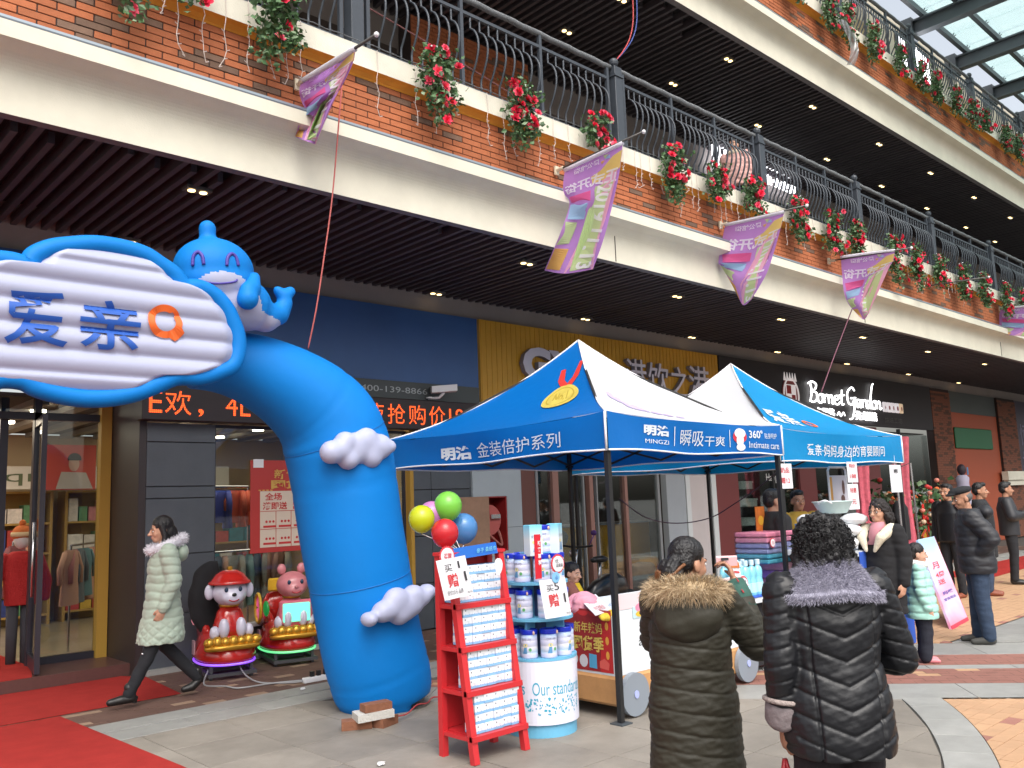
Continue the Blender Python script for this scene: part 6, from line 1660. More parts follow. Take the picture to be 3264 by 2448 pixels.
a = P(2648, 1600, D=10.5); b_ = P(2694, 1515, Y=a.y)
t = thing('framed_poster', 'framed poster of a person on an orange and white ground behind the far tent', 'poster', tuple(a))
part('board', MB().box(a.x, b_.x, a.y, a.y + .02, a.z, b_.z), mat('poster_pale', (.56, .54, .60), rough=.4), t); part('orange_strip', MB().box(a.x + .01, a.x + .07, a.y - .004, a.y - .001, a.z + .02, b_.z - .02), mat('poster_amber', (.6, .3, .06)), t)
part('frame', MB().tube([(a.x - .01, a.y, a.z - .1), (a.x - .01, a.y, b_.z + .06), (a.x + .03, a.y, b_.z + .10), (b_.x - .03, a.y, b_.z + .10), (b_.x + .01, a.y, b_.z + .06), (b_.x + .01, a.y, a.z - .1)], .014, 6), m_white, t)
part('printed_figure', MB().poly([(b_.x - .08 + .035 * cos(q), a.y - .003, a.z + .17 + .09 * sin(q)) for q in np.linspace(0, 2 * pi, 17)[:-1]]).poly([(b_.x - .11 + .05 * cos(q), a.y - .004, a.z + .03 + .05 * sin(q)) for q in np.linspace(0, 2 * pi, 17)[:-1]]), mat('print_brown', (.12, .06, .05)), t)

# ---------------------------------------------------------------- coin rides in front of the shop window: plain stand-ins
m_rred = mat('ride_red', (.45, .018, .014), rough=.22, spec=.5, coat=.5); m_gold = mat('ride_gold', (.62, .33, .04), rough=.25, metal=.6); m_rwhite = mat('ride_white', (.58, .56, .68), rough=.3, coat=.4)
def ride(x, y, ang, l_, scheme):
 t = thing('coin_ride', l_, 'coin ride', (x, y, 0), ang)
 ledc = (.25, .02, 1.) if scheme == 0 else (.1, .9, .3)
 m_rim = mat('rim_light_%d' % scheme, (.4, .3, .7) if scheme == 0 else (.3, .5, .3), emit=ledc, es=.5)
 # local: front -Y
 fr = MB()
 for sx in (-.22, .22): fr.bar((sx, -.36, .05), (sx, .40, .05), .035)
 for sy in (-.36, 0, .40): fr.bar((-.24, sy, .05), (.24, sy, .05), .035)
 for sx in (-.2, .2):
  for sy in (-.3, .33): fr.bar((sx, sy, .0), (sx, sy, .16), .03)
 part('steel_frame', fr, mat('frame_steel', (.10, .10, .11), rough=.4, metal=.5), t, local=True)
 mb = MB(); n_ = 28; rg_ = []
 for z, a, b_, in ((.155, .27, .44), (.20, .30, .46), (.26, .285, .44), (.30, .27, .42), (.36, .25, .40), (.46, .22, .37)):
  rg_.append((z, 0, .02, a, b_))
 mb.loft(rg_, n_); part('base_shell', mb, m_rred, t, local=True, smooth=True)
 part('rim_light', MB().tube([( .285 * cos(a) * ((abs(cos(a)) ** 2.4 + abs(sin(a)) ** 2.4) ** (-1 / 2.4)), .02 + .45 * sin(a) * ((abs(cos(a)) ** 2.4 + abs(sin(a)) ** 2.4) ** (-1 / 2.4)), .15) for a in np.linspace(0, 2 * pi, 41)[:-1]], .012, 6, closed=True), m_rim, t, local=True, smooth=True)
 part('seat_back', MB().loft([(.40, 0, .33, .20, .09), (.62, 0, .36, .20, .08), (.72, 0, .37, .14, .06), (.75, 0, .37, .06, .03)], 20), m_rred, t, local=True, smooth=True)
 part('seat_side', MB().loft([(.38, -.19, .10, .045, .25), (.50, -.19, .14, .045, .22), (.56, -.19, .22, .04, .12)], 16), m_rred, t, local=True, smooth=True); part('seat_side', MB().loft([(.38, .19, .10, .045, .25), (.50, .19, .14, .045, .22), (.56, .19, .22, .04, .12)], 16), m_rred, t, local=True, smooth=True)
 part('coin_box', MB().box(-.305, -.29, .02, .12, .22, .36), mat('coin_plate', (.45, .28, .32), rough=.3, metal=.3), t, local=True)
 for k in range(7):
  x_ = -.23 + .077 * k; part('coin_ball' if k % 2 else 'ingot', MB().ell((x_, -.36 - .02 * (1 - abs(k - 3) / 3), .37), .058, .055, .06 if k % 2 else .05, 14, 9), m_gold, t, local=True, smooth=True)
 part('gold_tray', MB().loft([(.29, 0, -.34, .27, .10), (.325, 0, -.34, .28, .11), (.34, 0, -.34, .26, .10)], 24), m_gold, t, local=True, smooth=True)
 # plain rounded animal in front
 c_body = m_rred if scheme == 0 else mat('ride_pink', (.62, .14, .20), rough=.3, coat=.4); c_head = m_rwhite if scheme == 0 else mat('ride_rose', (.55, .19, .21), rough=.35, coat=.3)
 part('torso', MB().loft([(.40, 0, -.22, .16, .14), (.52, 0, -.22, .165, .14), (.66, 0, -.20, .12, .11), (.70, 0, -.20, .09, .08)], 22), c_body, t, local=True, smooth=True)
 for sx in (-1, 1):
  part('paw', MB().ell((sx * .085, -.345, .50), .055, .06, .10, 14, 9), m_rwhite, t, local=True, smooth=True)
  part('foot', MB().ell((sx * .17, -.31, .46), .05, .06, .07, 12, 8), m_rwhite, t, local=True, smooth=True)
 part('collar', MB().lathe([(.085, 0), (.10, .012), (.10, .025), (.085, .035)], (0, -.20, .70), n=20), m_gold, t, local=True, smooth=True)
 hd = MB().ell((0, -.23, .85), .175, .16, .145, 22, 14).ell((0, -.33, .80), .11, .09, .075, 16, 10)
 blob('head', hd, c_head, t, .014, 4)
 for sx in (-1, 1):
  part('ear', MB().ell((sx * (.20 if scheme == 0 else .11), -.20, .86 if scheme == 0 else 1.02), .05 if scheme == 0 else .05, .035, .08 if scheme == 0 else .06, 14, 9), c_head, t, local=True, smooth=True)
  part('eye', MB().ell((sx * .07, -.375, .885), .020, .012, .026, 12, 8), mat('toy_eye', (.02, .04, .08), rough=.15), t, local=True, smooth=True)
 part('nose', MB().ell((0, -.42, .835), .024, .014, .018, 10, 7), m_black if scheme == 0 else c_head, t, local=True, smooth=True)
 part('mouth', MB().tube([(-.05, -.405, .785), (-.025, -.412, .772), (0, -.414, .768), (.025, -.412, .772), (.05, -.405, .785)], .006, 5), mat('toy_mouth', (.35, .02, .03)), t, local=True, smooth=True)
 if scheme == 0:
  part('dome_cap', MB().lathe([(.21, 0), (.215, .02), (.19, .035), (.17, .06), (.14, .10), (.08, .135), (.02, .145), (.001, .146)], (0, -.21, .935), n=28, caps=False), m_rred, t, local=True, smooth=True)
  part('cap_crest', MB().box(-.022, .022, -.25, -.17, 1.07, 1.11, .008), m_gold, t, local=True)
  for k in range(7): part('flower_petal', MB().ell((-.245 - .0, .33 + .06 * cos(2 * pi * k / 7), .60 + .08 * sin(2 * pi * k / 7)), .022, .035, .035, 10, 7), mat('petal_pink', (.62, .22, .26), rough=.4, emit=(.8, .3, .35), es=.25), t, local=True, smooth=True)
 else:
  wh = MB().tube([(-.275, .20 + .13 * cos(a), .58 + .16 * sin(a)) for a in np.linspace(0, 2 * pi, 29)[:-1]], .018, 6, closed=True); part('wheel_ring', wh, mat('ride_yellow', (.65, .38, .03), rough=.3), t, local=True, smooth=True)
  mb = MB();
  for k in range(6): mb.poly([(-.27, .20, .58)] + [(-.27, .20 + .11 * cos(a), .58 + .14 * sin(a)) for a in np.linspace(2 * pi * k / 6 + .12, 2 * pi * (k + 1) / 6 - .12, 5)])
  part('wheel_pane', mb, mat('wheel_pane', (.6, .12, .25), rough=.2, emit=(.8, .08, .3), es=.35), t, local=True)
  part('screen', MB().box(-.14, .16, -.385, -.36, .46, .66, .01), mat('ride_screen', (.1, .4, .3), rough=.2, emit=(.15, .85, .5), es=.8), t, local=True)
  part('screen_surround', MB().box(-.17, .19, -.365, -.30, .43, .69, .02), c_body, t, local=True)
  part('side_lamp', MB().ell((-.26, -.12, .60), .03, .085, .085, 16, 10), mat('lamp_green', (.02, .10, .03), rough=.3, emit=(.0, .6, .1), es=.15), t, local=True, smooth=True)
  part('yellow_sign', MB().box(-.16, .14, .20, .24, .75, .90, .02), mat('ride_yellow', (0, 0, 0)), t, local=True)
 return t
ride(4.17, 9.02, radians(-12), 'red coin ride with a plain white-headed figure in a red dome cap, violet rim lights', 0)
ride(4.98, 9.18, radians(-14), 'red and pink coin ride with a pink head and green screen beside the arch', 1)
# ---------------------------------------------------------------- black jacket draped over the first ride
jk = thing('draped_coat', 'black coat draped over the back of the white-headed ride', 'coat', (4.02, 9.2, .7))
mb = MB().loft([(.42, 4.05, 9.12, .10, .10), (.6, 4.03, 9.16, .15, .14), (.85, 4.0, 9.22, .14, .15), (1.05, 4.06, 9.22, .12, .12), (1.16, 4.12, 9.2, .05, .06)], 18)
blob('cloth', mb, mat('black_cloth', (.008, .008, .010), rough=.95), jk, .02, 3, lambda co, no: co + no * (.02 * vnoise(co, 12.))[:, None], world=True)

# ---------------------------------------------------------------- electric bicycle behind the trolley
ex, ey = 7.9, 7.4
bk = thing('electric_bicycle', 'black electric bicycle parked behind the trolley under the tent', 'bicycle', (ex, ey, 0))
q = P(1912, 1782, Y=7.6); sx, sy, sz = q.x, 7.6, q.z
part('saddle', MB().ell((sx, sy, sz), .13, .09, .045, 16, 9).ell((sx - .10, sy, sz - .005), .07, .045, .035, 12, 8), m_black, bk, smooth=True)
part('seat_post', MB().tube([(sx, sy, sz - .03), (sx - .05, sy, sz - .33)], .018, 8), m_chrome, bk, smooth=True)
part('body_shell', MB().loft([(.35, sx + .05, sy, .38, .10), (.5, sx + .1, sy, .42, .12), (.62, sx + .16, sy, .30, .11), (.7, sx + .2, sy, .12, .07)], 20), mat('bike_black', (.012, .012, .014), rough=.3, coat=.4), bk, smooth=True)
for dx in (-.62, .55):
 wt = part('wheel', MB().tube([(sx + dx + .20 * cos(a), sy, .24 + .20 * sin(a)) for a in np.linspace(0, 2 * pi, 29)[:-1]], .035, 8, closed=True), m_black, bk, smooth=True)
 part('rim', MB().lathe([(.05, -.03), (.05, .03)], (sx + dx, sy, .24), n=12), m_chrome, wt)
hx = sx - .42
part('fork', MB().tube([(sx - .62, sy, .24), (sx - .5, sy, .7), (hx, sy, 1.05)], .02, 8), m_chrome, bk, smooth=True)
part('handlebar', MB().tube(catmull([(hx - .02, sy - .28, 1.10), (hx, sy - .1, 1.08), (hx, sy + .1, 1.08), (hx - .02, sy + .28, 1.10)], 5), .014, 8), m_black, bk, smooth=True)
part('headlamp', MB().ell((hx - .08, sy, 1.0), .05, .06, .05, 12, 8), m_chrome, bk, smooth=True)
part('mirror', MB().tube([(hx, sy - .2, 1.09), (hx + .06, sy - .24, 1.22)], .006, 5).ell((hx + .06, sy - .24, 1.25), .015, .05, .035, 10, 7), mat('violet_mirror', (.10, .04, .20), rough=.2), bk, smooth=True)
part('foot_board', MB().box(sx - .45, sx - .1, sy - .09, sy + .09, .28, .33, .01), m_black, bk)
bd = thing('grey_bedding', 'rolled grey bedding lying inside the drinks shop window', 'bedding', (12.2, 10.0, .3)); mb = MB().cap([(12.0, 9.95, .42), (12.5, 9.95, .42)], [.12, .12]).cap([(11.6, 9.95, .18), (12.3, 9.95, .18)], [.14, .14]).cap([(9.4, 10.1, 1.05), (10.2, 10.1, 1.08), (10.4, 10.1, 1.04)], [.16, .2, .14])
blob('bundle', mb, mat('grey_quilt', (.16, .17, .17), rough=.9, bump=.3, bscale=20), bd, .025, 3, lambda co, no: co + no * (.02 * vnoise(co, 12.))[:, None], world=True)

# ---------------------------------------------------------------- far right: boards, tulle columns, flower baskets
m_tulle = mat('pink_tulle', (.50, .10, .14), rough=.9, var=.3, scale=6, bump=.6, bscale=12)
for i, (u, v0, v1_, w, Y) in enumerate(((2762, 1475, 1720, 30, 7.9), (2893, 1470, 1720, 28, 7.9))):
 a = P(u, v1_, Y=Y); b_ = P(u, v0, Y=Y); s = depth_of(a) / F
 t = thing('tulle_column', ['column of gathered pink tulle left of the far tent leg', 'column of gathered pink tulle right of the far tent leg'][i], 'drapery', (a.x, Y, 0))
 part('drape', MB().grid(lambda uu, vv: Vector((a.x + cos(2 * pi * uu) * w * s * (1.2 - .5 * sin(vv * 3) + .12 * sin(uu * 38)), Y + sin(2 * pi * uu) * w * s * (1.2 - .5 * sin(vv * 3) + .12 * sin(uu * 38)), (b_.z + .5) * vv)), 76, 14), m_tulle, t, smooth=True)
m_fol = mat('leaf_green', (.045, .11, .035), rough=.55, objvar=.2); m_fol2 = mat('leaf_pale', (.13, .20, .10), rough=.6)
def leaf_cloud(mb, pts_fn, n_, size, rnd_, mats=1):
 for _ in range(n_):
  p = pts_fn(rnd_); d = Vector((rnd_.uniform(-1, 1), rnd_.uniform(-1, .4), rnd_.uniform(-1, .5))).normalized(); s = Vector((rnd_.uniform(-1, 1), rnd_.uniform(-1, 1), rnd_.uniform(-1, 1))); s = (s - d * s.dot(d)).normalized(); nn_ = d.cross(s)
  L = size * rnd_.uniform(.7, 1.3); w = L * .38
  mb.cur = rnd_.randrange(mats) if rnd_.random() < .35 else 0
  mb.add([p, p + d * L * .45 + s * w + nn_ * w * .25, p + d * L, p + d * L * .45 - s * w + nn_ * w * .25], [(0, 1, 2), (0, 2, 3)])
rb = random.Random(31)
bx_ = [(2815, 1700, 8.6), (2862, 1690, 8.4), (2905, 1690, 8.2), (2955, 1670, 8.0), (2990, 1730, 8.3)]
flc = [mat('bloom_orange', (.65, .14, .03), rough=.6), mat('bloom_coral', (.60, .20, .15), rough=.6), mat('bloom_red', (.5, .03, .03), rough=.6), mat('bloom_cream', (.6, .45, .3), rough=.6)]
for i, (u, v, Y) in enumerate(bx_):
 p = P(u, v, Y=Y); p.z = 0
 t = thing('flower_basket', f'opening-day flower stand with red ribbon and orange blooms, {ORD[i]} from the left', 'flower stand', (p.x, Y, 0), group='flower stands by the brick front')
 st_ = MB()
 for a in (0, 2.1, 4.2): st_.tube([(p.x + .3 * cos(a), Y + .3 * sin(a), 0), (p.x, Y, .9), (p.x - .1 * cos(a), Y - .1 * sin(a), 1.5)], .015, 5)
 part('tripod', st_, mat('bamboo', (.35, .22, .12), rough=.7), t)
 mb = MB(); leaf_cloud(mb, lambda r: Vector((p.x + r.gauss(0, .24), Y + r.gauss(0, .18), r.choice((1.45, .85)) + r.gauss(0, .17))), 130, .16, rb, 2); part('foliage', mb, [m_fol, m_fol2], t)
 for k in range(16):
  q = Vector((p.x + rb.gauss(0, .24), Y - .12 + rb.gauss(0, .12), rb.choice((1.45, .85)) + rb.gauss(0, .16))); part('bloom', MB().ell(q, .06, .06, .05, 8, 6), flc[rb.randrange(4)], t, smooth=True)
 part('ribbon', MB().box(p.x - .06, p.x + .05, Y - .3, Y - .295, .25, 1.3).box(p.x + .12, p.x + .2, Y - .31, Y - .305, .35, 1.1), mat('ribbon_bright', (.6, .02, .02), rough=.4), t)
 mb = MB()
 for r_ in range(5): text_flat(mb, '开业大吉兴'[r_], (p.x - .05, Y - .301, 1.05 - r_ * .16), (.09, 0, 0), (0, 0, .11))
 part('ribbon_lettering', mb, mat('gold_foil', (.7, .45, .05), rough=.3, metal=.4), t)
# gold paper fan at the foot
for (u, v) in ((3005, 1745), (2950, 1722)):
 p = P(u, v, Y=7.6); t = thing('gold_fan', 'red and gold paper diamond at the foot of the flower stands, ' + ('right' if u > 3000 else 'left') + ' one', 'decoration', tuple(p)); part('diamond', MB().poly([p + Vector((-.15, 0, .1)), p + Vector((.0, 0, -.22)), p + Vector((.22, 0, -.12)), p + Vector((.05, 0, .22))], (0, .02, 0)), mat('gold_foil2', (.6, .32, .03), rough=.25, metal=.5, var=.5, scale=25), t); part('edge', MB().tube([p + Vector((-.15, -.01, .1)), p + Vector((.0, -.01, -.22)), p + Vector((.22, -.01, -.12)), p + Vector((.05, -.01, .22))], .015, 5, closed=True), m_firered, t)
# metal frame with hanging card near the tent leg
a = P(2856, 1490, Y=6.3); b_ = P(2902, 1475, Y=6.3); t = thing('metal_stand', 'grey tubular display frame behind the right leg of the far tent', 'frame', (a.x, 6.3, 0))
part('tube', MB().tube([(a.x, 6.3, 0), (a.x, 6.3, b_.z - .1), (b_.x, 6.3, b_.z), (b_.x + .05, 6.3, 0)], .018, 6), m_chrome, t)
# promotional boards on the ground
m_bd1 = bpy.data.materials.new('board_print'); m_bd1.use_nodes = True
nt = m_bd1.node_tree; n = nt.nodes; l = nt.links; b = n['Principled BSDF']; b.inputs['Roughness'].default_value = .35
tc = n.new('ShaderNodeTexCoord'); sp = n.new('ShaderNodeSeparateXYZ'); l.new(tc.outputs['Generated'], sp.inputs[0]); cr_ = n.new('ShaderNodeValToRGB'); nz = n.new('ShaderNodeTexNoise'); nz.inputs['Scale'].default_value = 3; l.new(tc.outputs['Generated'], nz.inputs['Vector']); ad = n.new('ShaderNodeMath'); ad.operation = 'MULTIPLY_ADD'; ad.inputs[1].default_value = .5; l.new(nz.outputs[0], ad.inputs[0]); l.new(sp.outputs[2], ad.inputs[2]); sb = n.new('ShaderNodeMath'); sb.operation = 'SUBTRACT'; sb.inputs[1].default_value = .25; l.new(ad.outputs[0], sb.inputs[0]); l.new(sb.outputs[0], cr_.inputs[0])
e_ = cr_.color_ramp.elements; e_[0].color = (.72, .25, .36, 1); e_[1].color = (.36, .55, .75, 1)
for p_, c_ in ((.2, (.62, .50, .68, 1)), (.35, (.70, .34, .46, 1)), (.55, (.55, .50, .74, 1)), (.75, (.55, .66, .80, 1))): x_ = e_.new(p_); x_.color = c_
l.new(cr_.outputs[0], b.inputs['Base Color'])
def board(bl, br, tl, label, m, rows, thick=.03, edge=None):
 O, A, B = Vector(bl), Vector(br), Vector(tl); U = A - O; V = B - O; N = U.cross(V).normalized()
 t = thing('promo_board', label, 'board', tuple(O))
 part('panel', MB().obox(O + U / 2 + V / 2 - N * thick / 2, U / 2, V / 2, N * thick / 2), m, t)
 if edge:
  part('edge_band', MB().obox(O + U / 2 + V * .015 + N * .001, U / 2, V * .02, N * .002), edge, t); part('edge_band', MB().obox(O + U + V / 2 - N * thick / 2, U.normalized() * .006, V / 2, N * thick * .52), edge, t)
 for txt, x0, x1, z0, z1, mm_ in rows:
  mb = MB(); text_mb(mb, txt, lambda u, v, w: O + U * (x0 + (x1 - x0) * u) + V * (z0 + (z1 - z0) * v) + N * .003, .02); part('lettering', mb, mm_, t)
 return t
b0 = P(3035, 2007, Z=.0); b1 = P(3088, 1977, Z=.0)
tl = P(2925, 1720, D=11.6)
board(b0, b1, (tl.x, tl.y, tl.z), 'tall leaning pink and blue promotional board behind the little girl', m_bd1, [('月', .2, .6, .62, .70, m_redp), ('4周', .2, .7, .52, .58, m_redp), ('送', .2, .6, .44, .50, m_redp), ('妈咪', .2, .8, .33, .37, m_purple), ('宝宝用品', .15, .85, .27, .30, m_purple)], edge=mat('edge_rose', (.55, .03, .06)))
c0_ = P(2838, 1990, Z=.02); c1_ = P(2896, 2020, Z=.0);
board((c0_.x, c0_.y, .02), (c1_.x, c1_.y, .0), (c0_.x - .05, c0_.y + .25, 1.15), 'lilac promotional board half hidden behind the little girl', mat('lilac_board', (.50, .42, .64), rough=.4, var=.25, scale=6), [('育儿', .2, .8, .7, .8, m_purple), ('优惠', .2, .8, .45, .55, m_purple)])
# standing figure display near the orange panel
q = P(3080, 1640, Y=8.9); t = thing('dress_form', 'mannequin in a pale dress and dark wig before the orange panel', 'mannequin', (q.x, 8.9, 0))
zt_ = P(3080, 1478, Y=8.9).z
part('dress', MB().lathe([(.24, .6), (.2, .9), (.15, zt_ - .5), (.17, zt_ - .38), (.10, zt_ - .30)], (q.x, 8.9, 0), n=18), mat('pale_dress', (.42, .40, .52), rough=.7), t, smooth=True); part('head', MB().ell((q.x, 8.9, zt_ - .16), .11, .11, .15), mat('wig', (.03, .02, .03)), t, smooth=True); part('pole', MB().tube([(q.x, 8.9, 0), (q.x, 8.9, .62)], .03, 8), m_steel, t); part('ribbon', MB().box(q.x + .06, q.x + .14, 8.78, 8.79, zt_ - .3, zt_ - .1), mat('ribbon_blue', (.05, .2, .4)), t)

# ---------------------------------------------------------------- flags on the parapet
m_fp = cloth_mat('flag_purple', (.52, .26, .66), trans=.5, rough=.6, bump=.1)
m_fy = cloth_mat('flag_yellow', (.88, .72, .25), trans=.5, rough=.6); m_fpk = cloth_mat('flag_pink', (.88, .52, .68), trans=.5, rough=.6); m_fmag = cloth_mat('flag_magenta', (.80, .16, .40), trans=.5, rough=.6); m_fgr = cloth_mat('flag_green', (.64, .80, .42), trans=.5, rough=.6); m_fbl = cloth_mat('flag_blue', (.42, .64, .82), trans=.5, rough=.6); m_for = cloth_mat('flag_orange', (.86, .56, .18), trans=.5, rough=.6); m_fw = cloth_mat('flag_white', (.88, .87, .92), trans=.5, rough=.6)
m_pole = mat('flag_pole', (.08, .075, .07), rough=.35, metal=.3); m_brk = mat('bracket_cream', (.65, .58, .45), rough=.6)
def bez_grid(rows, u, v):
 """rows of control points (down the flag), smooth interpolation; u across from wall to tip, v down"""
 R_ = []
 for r in rows:
  n_ = len(r) - 1; x = min(max(u * n_, 0), n_ - 1e-6); i = int(x); t = x - i
  a, b_, c, d = r[max(i - 1, 0)], r[i], r[i + 1], r[min(i + 2, n_)]
  R_.append(.5 * ((2 * b_) + (c - a) * t + (2 * a - 5 * b_ + 4 * c - d) * t * t + (3 * b_ - a - 3 * c + d) * t ** 3))
 n_ = len(R_) - 1; x = min(max(v * n_, 0), n_ - 1e-6); i = int(x); t = x - i
 a, b_, c, d = R_[max(i - 1, 0)], R_[i], R_[i + 1], R_[min(i + 2, n_)]
 return .5 * ((2 * b_) + (c - a) * t + (2 * a - 5 * b_ + 4 * c - d) * t * t + (3 * b_ - a - 3 * c + d) * t ** 3)
def flag(i, br, tip, rows, label, full=True):
 """br, tip: bracket and tip in the photograph; rows: photo points with a sideways offset in metres"""
 B = P(*br, Y=6.52); T_ = P(*tip, X=B.x)
 t = thing('flag', label, 'flag', tuple(B), group='flags on the lower balcony parapet')
 part('pole', MB().tube([B, B.lerp(T_, 1.0)], .013, 8), m_pole, t, smooth=True); part('finial', MB().ell(T_, .022, .022, .022, 10, 8), m_white, t, smooth=True)
 part('bracket', MB().obox(B + Vector((0, -.01, 0)), (.03, 0, 0), (0, .012, 0), (0, 0, .05)).tube([B, B.lerp(T_, .09)], .022, 8), m_brk, t)
 if not rows: return t
 def conv(u, v, f, dx): p = P(u, v, X=B.x + dx); return p
 G = []
 for r in rows:
  row = []
  for k, (u, v, dx) in enumerate(r): row.append(P(u, v, X=B.x + dx))
  G.append(row)
 def fn(u, v, off=0.):
  p = bez_grid(G, u, v)
  if off:
   e = .01; a = bez_grid(G, min(u + e, 1), v) - bez_grid(G, max(u - e, 0), v); b_ = bez_grid(G, u, min(v + e, 1)) - bez_grid(G, u, max(v - e, 0)); n_ = a.cross(b_)
   if n_.length > 1e-9: p = p + n_.normalized() * off
  return p
 o = part('cloth', MB().grid(lambda u, v: fn(u, v), 28, 56), m_fp, t, smooth=True)
 part('sleeve', MB().tube([fn(u, 0) for u in np.linspace(0, 1, 9)], .024, 8), m_fw, t, smooth=True)
 # printed shapes, on both faces; w = u along from tip side: the print is read from the other side, so it shows mirrored here
 def shape(name, m, uv, off=.004):
  mb = MB()
  for sgn in (1, -1):
   pu = sum(a for a, b_ in uv) / len(uv); pv = sum(b_ for a, b_ in uv) / len(uv)
   N1 = 6
   for k in range(len(uv)):
    a, c = uv[k], uv[(k + 1) % len(uv)]
    for j in range(N1):
     s0, s1 = j / N1, (j + 1) / N1
     q = [(pu + (a[0] - pu) * s1, pv + (a[1] - pv) * s1), (pu + (c[0] - pu) * s1, pv + (c[1] - pv) * s1), (pu + (c[0] - pu) * s0, pv + (c[1] - pv) * s0), (pu + (a[0] - pu) * s0, pv + (a[1] - pv) * s0)]
     mb.add([fn(x, y, off * sgn) for x, y in q], [(0, 1, 2, 3)])
  return part(name, mb, m, t)
 shape('print_band', m_fpk, [(.72, .26), (1, .10), (1, 1), (.48, 1), (.55, .80)], .003)
 shape('print_wave', m_fy, [(1, .08), (.82, .10), (.66, .19), (.52, .22), (.56, .30), (.72, .29), (.9, .24), (1, .22)], .004)
 shape('print_green', m_fgr, [(.62, .34), (.92, .32), (.90, .97), (.58, .98)], .005)
 shape('print_red_panel', m_fmag, [(.08, .39), (.55, .37), (.58, .47), (.12, .49)], .005)
 shape('print_blue_panel', m_fbl, [(.08, .51), (.54, .49), (.54, .62), (.10, .64)], .005)
 shape('print_lime_panel', m_fgr, [(.06, .66), (.40, .65), (.36, .80), (.05, .82)], .005)
 shape('print_orange_panel', m_for, [(.05, .84), (.40, .83), (.38, .97), (.06, .98)], .005)
 shape('print_petal', m_fgr, [(.66, .05), (.74, .06), (.70, .10)], .004); shape('print_petal', m_fbl, [(.70, .10), (.76, .07), (.78, .11)], .004); shape('print_petal', m_for, [(.64, .11), (.70, .11), (.66, .14)], .004)
 mb = MB()
 def ft(s, u0, u1, v0, v1, bold, turn=False):
  vs, fs = dense_text(s, bold)
  for sgn in (1, -1):
   if not turn: mb.add([fn(u0 + (u1 - u0) * x, v0 + (v1 - v0) * y, .007 * sgn) for x, y in vs], fs)
   else: mb.add([fn(u0 + (u1 - u0) * y, v0 + (v1 - v0) * x, .007 * sgn) for x, y in vs], fs)
 ft('正式开街', .96, .07, .335, .205, .03); ft('周公馆街', .62, .22, .13, .07, .02)
 ft('2019.11.13', .65, .91, .34, .97, .03, True)
 part('print_lettering', mb, m_fw, t)
 return t
# flag 2: hangs open; rows run from the pole down, points from the wall to the tip
flag(1, (1772, 545), (2052, 420), [[(1800, 543, 0), (1892, 500, 0), (1985, 456, 0)], [(1795, 610, -.02), (1880, 575, .04), (1975, 545, 0)], [(1815, 650, .06), (1868, 650, .0), (1953, 650, .03)], [(1785, 745, -.05), (1842, 755, .06), (1924, 762, -.02)], [(1735, 862, .05), (1800, 872, -.03), (1890, 858, .02)]], 'purple flag with 2019.11.13 hanging open, second from the left')
flag(0, (947, 272), (1200, 110), [[(958, 262, 0), (1045, 208, 0), (1132, 155, 0)], [(955, 300, -.02), (1030, 262, .08), (1125, 200, 0)], [(968, 350, .10), (1025, 310, -.06), (1095, 265, .05)], [(952, 400, -.04), (985, 385, .10), (1058, 330, -.04)], [(940, 436, .03), (972, 448, -.06), (1005, 460, .04)]], 'purple flag twisted and crumpled by the wind, leftmost of the flags')
flag(2, (2295, 718), (2572, 655), [[(2312, 717, 0), (2405, 697, 0), (2500, 675, 0)], [(2300, 775, .03), (2400, 770, .05), (2486, 735, 0)], [(2290, 835, -.05), (2372, 845, .06), (2468, 800, .03)], [(2300, 850, .10), (2352, 890, .0), (2442, 875, -.03)], [(2345, 925, .05), (2368, 972, .03), (2395, 955, .02)]], 'purple flag with its lower corner folded over, third from the left')
flag(3, (2640, 833), (2905, 790), [[(2680, 820, 0), (2765, 808, 0), (2852, 798, 0)], [(2684, 870, .04), (2760, 865, .05), (2842, 840, 0)], [(2690, 930, -.02), (2740, 920, .08), (2775, 900, .05)], [(2705, 970, .06), (2735, 965, -.02), (2770, 960, .06)], [(2740, 1010, .0), (2755, 1018, .05), (2768, 1000, .0)]], 'purple flag twisted to a point below its print, fourth from the left')
flag(4, (2930, 915), (3152, 883), None, 'bare flag pole without cloth between the fourth and fifth flags')
flag(5, (3185, 985), (3420, 960), [[(3188, 985, 0), (3280, 975, 0), (3400, 965, 0)], [(3185, 1010, .03), (3270, 1015, .05), (3390, 1000, 0)], [(3186, 1040, -.04), (3250, 1050, .06), (3380, 1040, .02)], [(3184, 1062, .05), (3235, 1070, .0), (3370, 1080, .02)]], 'purple flag cut off by the right picture edge')

